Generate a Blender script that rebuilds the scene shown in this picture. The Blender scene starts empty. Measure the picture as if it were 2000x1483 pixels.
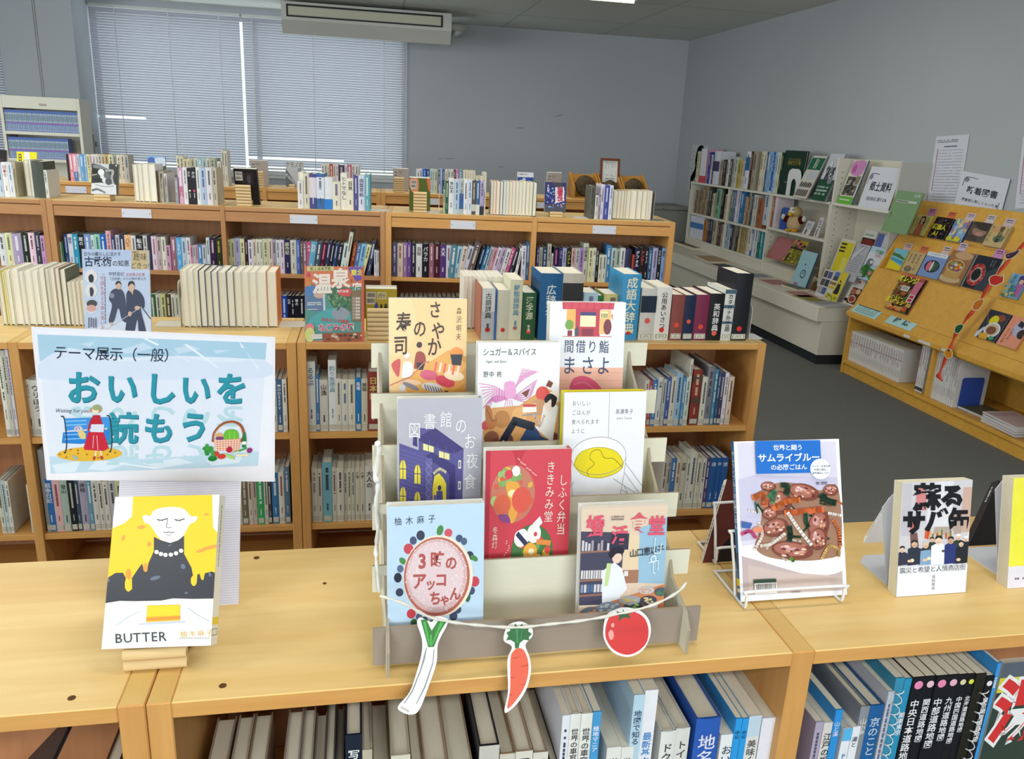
import bpy, math, random
from mathutils import Vector, Matrix
from mathutils.geometry import tessellate_polygon
random.seed(7)
SC = bpy.context.scene
COL = SC.collection

# ------------------------------------------------------------------ camera
F_PX, PITCH, ROLL, YAW, EYE = 1571.0, math.radians(16.65), math.radians(2.7), math.radians(11.45), 1.545
EYEP = Vector((0, 0, EYE))
FWD = Vector((math.sin(YAW)*math.cos(PITCH), math.cos(YAW)*math.cos(PITCH), -math.sin(PITCH)))
RGT0 = Vector((math.cos(YAW), -math.sin(YAW), 0))
UP0 = RGT0.cross(FWD)
RGT = RGT0*math.cos(ROLL) + UP0*math.sin(ROLL)
UPV = -RGT0*math.sin(ROLL) + UP0*math.cos(ROLL)
cam = bpy.data.cameras.new('camera'); cam.sensor_width = 36; cam.lens = 36*F_PX/2000
cam.clip_start = .05; cam.clip_end = 60
camo = bpy.data.objects.new('camera', cam); COL.objects.link(camo)
mw = Matrix((RGT, UPV, -FWD)).transposed().to_4x4(); mw.translation = EYEP
camo.matrix_world = mw
SC.camera = camo

# ------------------------------------------------------------------ light
SC.view_settings.view_transform = 'Standard'; SC.view_settings.look = 'None'
SC.view_settings.gamma = 1; SC.view_settings.use_curve_mapping = False
SC.view_settings.exposure = 0.0
world = bpy.data.worlds.new('daylight'); SC.world = world; world.use_nodes = True
wb = world.node_tree.nodes['Background']
wb.inputs[0].default_value = (.86, .93, 1, 1); wb.inputs[1].default_value = 1.6

def area(name, loc, size, power, col, rot=(0, 0, 0)):
    l = bpy.data.lights.new(name, 'AREA'); l.shape = 'RECTANGLE'; l.size, l.size_y = size
    l.energy = power; l.color = col
    o = bpy.data.objects.new(name, l); COL.objects.link(o); o.location = loc; o.rotation_euler = rot
    return o
CEIL = 2.775
LAMPS = [(-1.9, -1.3, 36), (.75, -1.3, 33), (3.0, -1.3, 7), (-1.9, 1.0, 14), (.75, 1.0, 12), (3.0, 1.0, 7), (-1.9, 3.2, 22), (.75, 3.2, 20), (-1.9, 5.4, 17), (.75, 5.4, 16), (2.4, 5.4, 6), (.9, 7.6, 9)]
for (x, y, p) in LAMPS:
    area('fluorescent_light', (x, y, CEIL-.075), (1.2, .22), p, (1, .97, .91))
# daylight: through the windows of the left wall, the wall behind the camera, and behind the blinds
area('side_window_daylight', (-5.85, 2.6, 1.75), (1.6, 7.0), 330, (.95, .975, 1), (0, math.radians(-90), 0))
area('rear_window_daylight', (-.6, -4.25, 1.75), (6.6, 1.6), 265, (.96, .98, 1), (math.radians(90), 0, 0))
area('window_daylight', (-1.06, 10.25, 1.85), (3.4, 1.7), 40, (.95, .97, 1), (math.radians(-90), 0, 0))

# ------------------------------------------------------------------ pixel / place helpers
def ray(px, py):
    return RGT*((px-1000)/F_PX) - UPV*((py-741.5)/F_PX) + FWD
def onz(px, py, z):
    d = ray(px, py); return EYEP + d*((z-EYE)/d.z)
def ony(px, py, y):
    d = ray(px, py); return EYEP + d*(y/d.y)
def onx(px, py, x):
    d = ray(px, py); return EYEP + d*(x/d.x)
def onplane(px, py, p, n):
    d = ray(px, py); return EYEP + d*((Vector(p)-EYEP).dot(n)/d.dot(n))
def bywidth(l, r, w):
    a, b = ray(*l), ray(*r); y = w/(b.x/b.y - a.x/a.y); return ony(l[0], l[1], y)

# ------------------------------------------------------------------ colour / materials
def lin(c):
    return c/12.92 if c <= .04045 else ((c+.055)/1.055)**2.4
def hx(s):
    if not isinstance(s, str): return s
    if len(s) == 3: s = s[0]*2+s[1]*2+s[2]*2
    return tuple(lin(int(s[i:i+2], 16)/255)*.9 for i in (0, 2, 4)) + (1,)
MATS = {}
def newmat(n, rough=.5, spec=.4):
    m = bpy.data.materials.new(n); m.use_nodes = True; MATS[n] = m
    b = m.node_tree.nodes['Principled BSDF']
    b.inputs['Roughness'].default_value = rough; b.inputs['Specular IOR Level'].default_value = spec
    return m, m.node_tree, b
def attr_mat(n, rough, spec, nscale=(60, 60, 60), amount=.06, bump=0):
    m, t, b = newmat(n, rough, spec)
    a = t.nodes.new('ShaderNodeAttribute'); a.attribute_name = 'Col'
    tc = t.nodes.new('ShaderNodeTexCoord'); mp = t.nodes.new('ShaderNodeMapping'); mp.inputs['Scale'].default_value = nscale
    no = t.nodes.new('ShaderNodeTexNoise'); no.inputs['Scale'].default_value = 1; no.inputs['Detail'].default_value = 3
    r = t.nodes.new('ShaderNodeMapRange'); r.inputs['To Min'].default_value = .93-amount*1.4; r.inputs['To Max'].default_value = .93+amount*.65
    mx = t.nodes.new('ShaderNodeVectorMath'); mx.operation = 'SCALE'
    L = t.links.new
    L(tc.outputs['Object'], mp.inputs[0]); L(mp.outputs[0], no.inputs['Vector']); L(no.outputs[0], r.inputs[0])
    L(a.outputs['Color'], mx.inputs[0]); L(r.outputs[0], mx.inputs['Scale']); L(mx.outputs[0], b.inputs['Base Color'])
    if bump:
        bm = t.nodes.new('ShaderNodeBump'); bm.inputs['Strength'].default_value = bump; bm.inputs['Distance'].default_value = .001
        L(no.outputs[0], bm.inputs['Height']); L(bm.outputs[0], b.inputs['Normal'])
    return m
attr_mat('print', .45, .25)
attr_mat('gloss', .3, .25, amount=.03)
attr_mat('matte', .8, .2, amount=.05)
attr_mat('pages', .85, .15, (900, 25, 25), .10)
attr_mat('board', .85, .15, (40, 40, 500), .05)
attr_mat('painted', .5, .3, (3, 3, 3), .05)
attr_mat('plush', 1, .1, (250, 250, 250), .25, .6)
attr_mat('rock', .9, .2, (45, 45, 45), .7, 1.0)
def wood(n, c1, c2, scale, rough=.45, spec=.35):
    m, t, b = newmat(n, rough, spec)
    L = t.links.new
    tc = t.nodes.new('ShaderNodeTexCoord'); mp = t.nodes.new('ShaderNodeMapping'); mp.inputs['Scale'].default_value = scale
    no = t.nodes.new('ShaderNodeTexNoise'); no.inputs['Scale'].default_value = 1; no.inputs['Detail'].default_value = 5; no.inputs['Roughness'].default_value = .62; no.inputs['Distortion'].default_value = .6
    n2 = t.nodes.new('ShaderNodeTexNoise'); n2.inputs['Scale'].default_value = .16; n2.inputs['Detail'].default_value = 2
    ad = t.nodes.new('ShaderNodeMath'); ad.operation = 'MULTIPLY_ADD'; ad.inputs[1].default_value = .6
    r = t.nodes.new('ShaderNodeValToRGB'); r.color_ramp.elements[0].position = .5; r.color_ramp.elements[1].position = 1.05
    r.color_ramp.elements[0].color = hx(c2); r.color_ramp.elements[1].color = hx(c1)
    L(tc.outputs['Object'], mp.inputs[0]); L(mp.outputs[0], no.inputs['Vector']); L(mp.outputs[0], n2.inputs['Vector'])
    L(n2.outputs[0], ad.inputs[0]); L(no.outputs[0], ad.inputs[2]); L(ad.outputs[0], r.inputs[0]); L(r.outputs[0], b.inputs['Base Color'])
    bm = t.nodes.new('ShaderNodeBump'); bm.inputs['Strength'].default_value = .08; bm.inputs['Distance'].default_value = .002
    L(no.outputs[0], bm.inputs['Height']); L(bm.outputs[0], b.inputs['Normal'])
    return m
wood('pine_top', 'e8ca8a', 'd6ae66', (2.2, 26, 26), .38, .4)
wood('panel_top', 'd9b46e', 'caa05a', (26, 2.2, 26), .4, .35)
wood('oak_x', 'd6a25c', 'c48c4c', (3, 40, 40))
wood('oak_z', 'd4a05c', 'c0884a', (40, 40, 3))
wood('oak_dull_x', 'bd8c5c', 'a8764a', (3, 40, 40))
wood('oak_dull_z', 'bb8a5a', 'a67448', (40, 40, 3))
wood('ply_back', 'bf8a60', 'a87450', (30, 30, 2.5), .6, .25)
wood('rack_wood_y', 'd8a748', 'c8943a', (30, 2.5, 30), .45, .35)
wood('tube_wood', 'dcc192', 'cfb07c', (4, 30, 30), .7, .2)
wood('tray_wood', 'b08038', '9a6c2c', (6, 30, 30), .6, .2)
def plain(n, c, rough, spec=.3, nscale=8, amount=.04, metal=0):
    m, t, b = newmat(n, rough, spec); L = t.links.new
    tc = t.nodes.new('ShaderNodeTexCoord'); no = t.nodes.new('ShaderNodeTexNoise'); no.inputs['Scale'].default_value = nscale; no.inputs['Detail'].default_value = 4
    r = t.nodes.new('ShaderNodeMapRange'); r.inputs['To Min'].default_value = 1-amount; r.inputs['To Max'].default_value = 1+amount
    mx = t.nodes.new('ShaderNodeVectorMath'); mx.operation = 'SCALE'; mx.inputs[0].default_value = hx(c)[:3]
    L(tc.outputs['Object'], no.inputs['Vector']); L(no.outputs[0], r.inputs[0]); L(r.outputs[0], mx.inputs['Scale']); L(mx.outputs[0], b.inputs['Base Color'])
    b.inputs['Metallic'].default_value = metal
    return m, t, b
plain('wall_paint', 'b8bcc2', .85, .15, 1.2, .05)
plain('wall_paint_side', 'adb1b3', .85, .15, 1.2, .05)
plain('ceiling_board', 'dcddd6', .9, .1, 1.0, .03)
m_, t_, b_ = plain('carpet', '6c6e6a', 1.0, .05, 170, .42)
plain('white_metal', 'd9dad8', .35, .45, 10, .02)
plain('cream_metal', 'dedac8', .45, .35, 4, .03)
plain('grey_metal', '8d8f88', .45, .35, 4, .03)
plain('dark_trim', '26282c', .6, .3)
plain('black_plastic', '17181a', .5, .3)
def emit(n, c, s):
    m, t, b = newmat(n, .5); b.inputs['Base Color'].default_value = hx(c); b.inputs['Emission Color'].default_value = hx(c); b.inputs['Emission Strength'].default_value = s
    return m
emit('lamp_glow', 'fff6c8', 4)
# translucent blind slats
m, t, b = newmat('blind_slat', .55, .2); b.inputs['Base Color'].default_value = hx('b0afb8')
tr = t.nodes.new('ShaderNodeBsdfTranslucent'); tr.inputs[0].default_value = hx('c8c8d0'); ms = t.nodes.new('ShaderNodeMixShader'); ms.inputs[0].default_value = .2
t.links.new(b.outputs[0], ms.inputs[1]); t.links.new(tr.outputs[0], ms.inputs[2]); t.links.new(ms.outputs[0], t.nodes['Material Output'].inputs[0])
m, t, b = newmat('clear_film', .12, .5); b.inputs['Base Color'].default_value = (1, 1, 1, 1)
tp = t.nodes.new('ShaderNodeBsdfTransparent'); ms = t.nodes.new('ShaderNodeMixShader'); ms.inputs[0].default_value = .85
t.links.new(b.outputs[0], ms.inputs[1]); t.links.new(tp.outputs[0], ms.inputs[2]); t.links.new(ms.outputs[0], t.nodes['Material Output'].inputs[0])
m, t, b = newmat('window_glass', .02, .5)
tp = t.nodes.new('ShaderNodeBsdfTransparent'); tp.inputs[0].default_value = (.9, .95, .95, 1); ms = t.nodes.new('ShaderNodeMixShader'); ms.inputs[0].default_value = .92
t.links.new(b.outputs[0], ms.inputs[1]); t.links.new(tp.outputs[0], ms.inputs[2]); t.links.new(ms.outputs[0], t.nodes['Material Output'].inputs[0])

# ------------------------------------------------------------------ mesh builder
WHITE = (.8, .8, .8, 1)
class MB:
    def __init__(s): s.v = []; s.f = []; s.c = []; s.m = []; s.sm = []
    def face(s, pts, col=WHITE, mi=0, sm=False):
        n = len(s.v); s.v.extend(tuple(p) for p in pts); s.f.append(tuple(range(n, n+len(pts)))); s.c.append(hx(col)); s.m.append(mi); s.sm.append(sm)
    def grid(s, pts, faces, col=WHITE, mi=0, sm=False):
        n = len(s.v); s.v.extend(tuple(p) for p in pts); col = hx(col)
        for f in faces: s.f.append(tuple(i+n for i in f)); s.c.append(col); s.m.append(mi); s.sm.append(sm)
    def box(s, a, b, col=WHITE, mi=0):
        x0, y0, z0 = a; x1, y1, z1 = b
        p = [(x0,y0,z0),(x1,y0,z0),(x1,y1,z0),(x0,y1,z0),(x0,y0,z1),(x1,y0,z1),(x1,y1,z1),(x0,y1,z1)]
        s.grid(p, [(0,3,2,1),(4,5,6,7),(0,1,5,4),(1,2,6,5),(2,3,7,6),(3,0,4,7)], col, mi)
    def bbox(s, a, b, col=WHITE, mi=0, r=.002):
        # box with chamfered edges
        x0, y0, z0 = a; x1, y1, z1 = b; r = min(r, (x1-x0)*.3, (y1-y0)*.3, (z1-z0)*.3)
        X, Y, Z = (x0, x1), (y0, y1), (z0, z1); pts = []; idx = {}
        def sg(i): return 1 if i == 0 else -1
        for i in (0,1):
            for j in (0,1):
                for k in (0,1):
                    c = (X[i], Y[j], Z[k]); d = (sg(i)*r, sg(j)*r, sg(k)*r)
                    for ax in range(3):
                        q = list(c)
                        for o in range(3):
                            if o != ax: q[o] += d[o]
                        idx[i,j,k,ax] = len(pts); pts.append(q)
        fs = []
        for ax in range(3):
            o1, o2 = [o for o in range(3) if o != ax]
            for e in (0,1):
                def g(a_, b_):
                    t = [0,0,0]; t[ax] = e; t[o1] = a_; t[o2] = b_; return idx[(*t, ax)]
                q = [g(0,0), g(1,0), g(1,1), g(0,1)]
                fs.append(q)
        for ax in range(3):           # edges along ax
            o1, o2 = [o for o in range(3) if o != ax]
            for a_ in (0,1):
                for b_ in (0,1):
                    def g(e, f):
                        t = [0,0,0]; t[ax] = e; t[o1] = a_; t[o2] = b_; return idx[(*t, f)]
                    fs.append([g(0,o1), g(1,o1), g(1,o2), g(0,o2)])
        for i in (0,1):
            for j in (0,1):
                for k in (0,1): fs.append([idx[i,j,k,a] for a in range(3)])
        cx = Vector(((x0+x1)/2, (y0+y1)/2, (z0+z1)/2))
        out = []
        for f in fs:
            P = [Vector(pts[i]) for i in f]; n = (P[1]-P[0]).cross(P[2]-P[0])
            out.append(f if n.dot(P[0]-cx) > 0 else f[::-1])
        s.grid(pts, out, col, mi)
    def prism(s, poly, O, eu, ev, en, th, col=WHITE, mi=0, side=None, smi=None):
        """flat outline (u,v) swept along en by th"""
        O, eu, ev, en = Vector(O), Vector(eu), Vector(ev), Vector(en)
        A = [O+eu*u+ev*v for u, v in poly]; B = [p+en*th for p in A]; n = len(A)
        tri = tessellate_polygon([[Vector((u, v, 0)) for u, v in poly]])
        s.grid(A, [t for t in tri], col, mi); s.grid(B, [t for t in tri], col, mi)
        s.grid(A+B, [(i, (i+1) % n, n+(i+1) % n, n+i) for i in range(n)], side or col, mi if smi is None else smi)
    def tube(s, path, r, col=WHITE, mi=0, n=8, closed=False, cap=True):
        P = [Vector(p) for p in path]; k = len(P); rings = []
        up = Vector((.3, .2, 1)).normalized(); prev = None
        for i, p in enumerate(P):
            if closed: d = P[(i+1) % k]-P[i-1]
            else: d = P[min(i+1, k-1)]-P[max(i-1, 0)]
            d.normalize()
            if prev is None:
                a = d.cross(up)
                if a.length < .1: a = d.cross(Vector((1, 0, 0)))
            else: a = prev - d*prev.dot(d)
            a.normalize(); prev = a; b = d.cross(a)
            rr = r[i] if isinstance(r, (list, tuple)) else r
            rings.append([p+a*(math.cos(2*math.pi*j/n)*rr)+b*(math.sin(2*math.pi*j/n)*rr) for j in range(n)])
        pts = [q for rg in rings for q in rg]; fs = []
        for i in range(k if closed else k-1):
            for j in range(n):
                fs.append((i*n+j, i*n+(j+1) % n, ((i+1) % k)*n+(j+1) % n, ((i+1) % k)*n+j))
        s.grid(pts, fs, col, mi, True)
        if cap and not closed:
            s.face(rings[0][::-1], col, mi); s.face(rings[-1], col, mi)
    def hollow(s, a, b, ro, ri, col=WHITE, mi=0, n=14):
        a, b = Vector(a), Vector(b); d = (b-a).normalized(); u = d.orthogonal().normalized(); w = d.cross(u)
        def ring(c, r): return [c+u*(math.cos(2*math.pi*j/n)*r)+w*(math.sin(2*math.pi*j/n)*r) for j in range(n)]
        pts = ring(a, ro)+ring(b, ro)+ring(a, ri)+ring(b, ri); J = [(j, (j+1) % n) for j in range(n)]
        s.grid(pts, [(i, j, n+j, n+i) for i, j in J], col, mi, True)
        s.grid(pts, [(2*n+j, 2*n+i, 3*n+i, 3*n+j) for i, j in J], col, mi, True)
        s.grid(pts, [(j, i, 2*n+i, 2*n+j) for i, j in J]+[(n+i, n+j, 3*n+j, 3*n+i) for i, j in J], col, mi)
    def ball(s, c, r, col=WHITE, mi=0, nu=12, nv=8, wob=0, seed=0):
        c = Vector(c); r = Vector(r if isinstance(r, (tuple, list)) else (r, r, r)); rnd = random.Random(seed); pts = []
        for i in range(nv+1):
            th = math.pi*i/nv
            for j in range(nu):
                ph = 2*math.pi*j/nu; k = 1+wob*(rnd.random()-.5)
                pts.append(c+Vector((r.x*math.sin(th)*math.cos(ph)*k, r.y*math.sin(th)*math.sin(ph)*k, r.z*math.cos(th)*k)))
        s.grid(pts, [(i*nu+j, (i+1)*nu+j, (i+1)*nu+(j+1) % nu, i*nu+(j+1) % nu) for i in range(nv) for j in range(nu)], col, mi, True)
    def build(s, name, mats, parent=None, loc=None):
        me = bpy.data.meshes.new(name); me.from_pydata(s.v, [], s.f); n = len(s.f)
        ca = me.color_attributes.new('Col', 'FLOAT_COLOR', 'CORNER'); buf = []
        for f, c in zip(s.f, s.c): buf.extend(c*len(f))
        ca.data.foreach_set('color', buf)
        for mt in (mats if isinstance(mats, (list, tuple)) else [mats]): me.materials.append(MATS[mt])
        me.polygons.foreach_set('material_index', s.m); me.polygons.foreach_set('use_smooth', s.sm)
        me.update(); o = bpy.data.objects.new(name, me); COL.objects.link(o)
        if parent is not None: o.parent = parent
        if loc is not None: o.location = loc
        return o
SEEN = {}
def tag(o, label, cat, group=None):
    n = SEEN.get(label, 0); SEEN[label] = n+1
    o['label'] = label; o['category'] = cat
    if group: o['group'] = group
    return o
def thing(name, label, cat, loc=(0, 0, 0), rz=0, group=None, M=None):
    o = bpy.data.objects.new(name, None); o.empty_display_size = .03; COL.objects.link(o)
    if M is not None: o.matrix_world = M
    else: o.location = loc; o.rotation_euler = (0, 0, rz)
    return tag(o, label, cat, group)
def struct(o):
    o['kind'] = 'structure'; return o

# ------------------------------------------------------------------ glyphs and flat artwork
GL = {}
def glyph(ch, bold):
    k = (ch, bold)
    if k not in GL:
        c = bpy.data.curves.new('g', 'FONT'); c.body = ch; c.size = 1; c.resolution_u = 2; c.offset = bold
        o = bpy.data.objects.new('g', c)
        me = bpy.data.meshes.new_from_object(o)
        vs = [(v.co.x, v.co.y) for v in me.vertices]; fs = [tuple(p.vertices) for p in me.polygons]
        bpy.data.objects.remove(o); bpy.data.curves.remove(c); bpy.data.meshes.remove(me)
        wide = ord(ch) > 0x2e00
        adv = 1.0 if wide else (max([x for x, y in vs], default=.25)+.06)
        GL[k] = (vs, fs, adv)
    return GL[k]
ROTV = 'ー―（）「」〜～()/…'
def clip_tri(P):
    for ax, sgn, lim in ((0, 1, 0), (0, -1, 1), (1, 1, 0), (1, -1, 1)):
        if not P: return P
        out = []
        for i in range(len(P)):
            a, b = P[i-1], P[i]; da, db = sgn*(a[ax]-lim), sgn*(b[ax]-lim)
            if (da >= 0) != (db >= 0):
                t = da/(da-db); out.append((a[0]+t*(b[0]-a[0]), a[1]+t*(b[1]-a[1])))
            if db >= 0: out.append(b)
        P = out
    return P
class Art:
    """printed artwork laid on a flat face; shapes are given in the units of src = (top-left, top-right, bottom-left)"""
    def __init__(s, mb, O, eu, ev, w, h, src=((0, 0), (1, 0), (0, 1)), eps=.00003, mi=0, base=None):
        s.mb, s.O, s.eu, s.ev = mb, Vector(O), Vector(eu), Vector(ev)   # O top-left, eu right, ev down
        s.en = s.ev.cross(s.eu).normalized(); s.w, s.h, s.eps, s.mi, s.n = w, h, eps, mi, 1
        s.src = [Vector(p) for p in src]; a = s.src[1]-s.src[0]; b = s.src[2]-s.src[0]; s.a, s.b = a, b
        s.det = a.x*b.y-a.y*b.x; s.sw, s.sh = a.length, b.length
        if base: s.rectu(0, 0, 1, 1, base)
    def uv(s, p):
        d = Vector(p)-s.src[0]; return ((d.x*s.b.y-d.y*s.b.x)/s.det, (s.a.x*d.y-s.a.y*d.x)/s.det)
    def P(s, uv): return s.O+s.eu*(uv[0]*s.w)+s.ev*(uv[1]*s.h)+s.en*(s.eps*s.n)
    def emit(s, polys, col):
        col = hx(col)
        for q in polys:
            if min(p[0] for p in q) < 0 or max(p[0] for p in q) > 1 or min(p[1] for p in q) < 0 or max(p[1] for p in q) > 1: q = clip_tri(q)
            if len(q) >= 3: s.mb.face([s.P(p) for p in q], col, s.mi)
        s.n += 1
    def rectu(s, u0, v0, u1, v1, col): s.emit([[(u0, v0), (u1, v0), (u1, v1), (u0, v1)]], col)
    def rect(s, x0, y0, x1, y1, col): s.emit([[s.uv((x0, y0)), s.uv((x1, y0)), s.uv((x1, y1)), s.uv((x0, y1))]], col)
    def poly(s, pts, col):
        uv = [s.uv(p) for p in pts]
        tri = tessellate_polygon([[Vector((u, v, 0)) for u, v in uv]])
        s.emit([[uv[i] for i in t] for t in tri], col)
    def blob(s, pts, col, k=5): s.poly(spline(pts, k, True), col)
    def ell(s, cx, cy, rx, ry=None, col='fff', n=18, rot=0):
        ry = rx if ry is None else ry; c, d = math.cos(rot), math.sin(rot)
        s.emit([[s.uv((cx+rx*math.cos(t)*c-ry*math.sin(t)*d, cy+rx*math.cos(t)*d+ry*math.sin(t)*c)) for t in [2*math.pi*i/n for i in range(n)]]], col)
    def ring(s, cx, cy, rx, ry, wd, col, n=28):
        s.line([(cx+rx*math.cos(2*math.pi*i/n), cy+ry*math.sin(2*math.pi*i/n)) for i in range(n+1)], wd, col)
    def line(s, pts, wd, col, smooth=False):
        if smooth: pts = spline(pts, 6, False)
        qs = []
        for a, b in zip(pts, pts[1:]):
            a, b = Vector(a), Vector(b); d = b-a
            if d.length < 1e-9: continue
            d.normalize(); n = Vector((-d.y, d.x))*(wd/2); e = d*(wd*.3)
            qs.append([s.uv(a-e+n), s.uv(b+e+n), s.uv(b+e-n), s.uv(a-e-n)])
        s.emit(qs, col)
    def text(s, st, x, y, size, col, vert=False, bold=0., align='c', sx=1., sp=1., rot=0., shear=0., only=None):
        """x,y: centre of the line (horizontal) or centre-top (vertical), in src units"""
        qs = []; c, d = math.cos(rot), math.sin(rot)
        if vert:
            for i, ch in enumerate(st):
                if ch == ' ': continue
                vs, fs, adv = glyph(ch, bold); cy = y+size*sp*(i+.5)
                off = .5 if adv == 1 else adv/2
                for f in fs:
                    q = []
                    for k in f:
                        gx, gy = vs[k][0]-off, vs[k][1]-.38
                        if ch in ROTV: gx, gy = gy, -gx
                        dx, dy = gx*size*sx, -gy*size
                        ox, oy = 0, cy-y
                        X, Y = dx+ox, dy+oy
                        q.append(s.uv((x+X*c-Y*d, y+X*d+Y*c)))
                    qs.append(q)
        else:
            advs = [(.35 if ch == ' ' else glyph(ch, bold)[2])*sp for ch in st]; tot = sum(advs)*size*sx
            cx = x-(tot/2 if align == 'c' else tot if align == 'r' else 0); X0 = cx-x
            for ch, ad in zip(st, advs):
                if ch != ' ':
                    vs, fs, a0 = glyph(ch, bold); ex = (ad-a0)*.5
                    for f in fs:
                        q = []
                        for k in f:
                            X = X0+(vs[k][0]+ex+shear*vs[k][1])*size*sx; Y = -(vs[k][1]-.38)*size
                            q.append(s.uv((x+X*c-Y*d, y+X*d+Y*c)))
                        qs.append(q)
                X0 += ad*size*sx
        s.emit(qs, col)
    def scribble(s, x0, y0, x1, y1, col, rows=3, seed=1, vert=False):
        """lines too small to read: short dashes"""
        r = random.Random(seed); qs = []
        L = (y1-y0) if vert else (x1-x0); Wd = (x1-x0) if vert else (y1-y0)
        for k in range(rows):
            t = 0; c0 = Wd*(k+.2)/rows; c1 = Wd*(k+.8)/rows
            while t < L*.97:
                l = min(L*r.uniform(.04, .09), L-t); a, b = t, t+l*.8; t += l
                if r.random() < .08: continue
                q = [(x0+c0, y0+a), (x0+c1, y0+a), (x0+c1, y0+b), (x0+c0, y0+b)] if vert else [(x0+a, y0+c0), (x0+b, y0+c0), (x0+b, y0+c1), (x0+a, y0+c1)]
                qs.append([s.uv(p) for p in q])
        s.emit(qs, col)
    def barcode(s, x0, y0, x1, y1, seed=3):
        s.rect(x0, y0, x1, y1, 'eee'); r = random.Random(seed); qs = []; x = x0+(x1-x0)*.06
        while x < x1-(x1-x0)*.06:
            w = (x1-x0)*r.choice((.012, .02, .03)); a = y0+(y1-y0)*.08; b = y0+(y1-y0)*.66
            qs.append([s.uv((x, a)), s.uv((x+w, a)), s.uv((x+w, b)), s.uv((x, b))]); x += w+(x1-x0)*r.choice((.012, .02))
        s.emit(qs, '333')
def spline(pts, k, closed):
    n = len(pts); out = []
    for i in range(n if closed else n-1):
        g = lambda j: Vector(pts[j % n] if closed else pts[max(0, min(n-1, j))])
        p0, p1, p2, p3 = g(i-1), g(i), g(i+1), g(i+2)
        for j in range(k):
            t = j/k
            out.append(tuple(.5*((2*p1)+(p2-p0)*t+(2*p0-5*p1+4*p2-p3)*t*t+(3*p1-p0-3*p2+p3)*t**3)))
    if not closed: out.append(tuple(pts[-1]))
    return out
# ================================================================== the room
XR, YB, XL, YF = 4.0, 9.93, -5.6, -4.0
def plane_obj(name, pts, mat):
    m = MB(); m.face(pts); return struct(m.build(name, mat))
plane_obj('floor', [(XL, YF, 0), (XR, YF, 0), (XR, YB, 0), (XL, YB, 0)], 'carpet')
m = MB(); m.box((XL, YF, CEIL), (XR, YB, CEIL+.05))
struct(m.build('ceiling', 'ceiling_board'))
m = MB()
for x in (-1.9, -.7, .5, 1.7, 2.9): m.box((x-.003, YF, CEIL-.0015), (x+.003, YB, CEIL+.0005))
for y in (8.9, 7.6): m.box((XL, y-.003, CEIL-.0015), (XR, y+.003, CEIL+.0005))
struct(m.build('trim_1', 'grey_metal'))
# back wall with its window opening
WX0, WX1, WZ0, WZ1 = -2.732, .609, 1.012, 2.69
m = MB()
m.box((WX1, YB, 0), (XR+.15, YB+.15, CEIL)); m.box((WX0-.9, YB, 0), (WX1, YB+.15, WZ0)); m.box((WX0, YB, WZ1), (WX1, YB+.15, CEIL)); m.box((WX0-.9, YB, WZ0), (WX0, YB+.15, CEIL))
m.box((XL, YB, 0), (WX0-.9, YB+.15, WZ0)); m.box((XL, YB, WZ1), (WX0-.9, YB+.15, CEIL))
struct(m.build('wall_back', 'wall_paint'))
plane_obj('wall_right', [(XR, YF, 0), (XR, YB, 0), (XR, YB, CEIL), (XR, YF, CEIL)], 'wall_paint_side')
def holed(name, mat, box, lo, hi, ax):
    # wall slab with a window opening; lo/hi run along axis ax, sill 1.0, head 2.5
    (x0, y0), (x1, y1) = box; m = MB()
    def seg(a_, b_, z0, z1): m.box((a_, y0, z0) if ax == 0 else (x0, a_, z0), (b_, y1, z1) if ax == 0 else (x1, b_, z1))
    A, B = (x0, x1) if ax == 0 else (y0, y1)
    seg(A, lo, 0, CEIL); seg(hi, B, 0, CEIL); seg(lo, hi, 0, 1.0); seg(lo, hi, 2.5, CEIL); return struct(m.build(name, mat))
holed('wall_front', 'wall_paint', ((XL, YF-.15), (XR, YF)), -3.9, 2.7, 0)
holed('wall_left', 'wall_paint', ((XL-.15, YF), (XL, YB)), -.9, 6.1, 1)
# pillar that stands out of the back wall, with a joint down its face
PY = 9.35; pl = ony(12, 184, PY).x
m = MB(); m.box((pl, PY, 0), (WX0, YB, CEIL)); o = struct(m.build('wall_pillar', 'wall_paint'))
m = MB(); gx = ony(85, 187, PY).x; m.box((gx-.012, PY-.004, 0), (gx-.006, PY, CEIL)); m.box((gx+.006, PY-.004, 0), (gx+.012, PY, CEIL)); struct(m.build('trim_2', 'grey_metal'))
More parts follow.
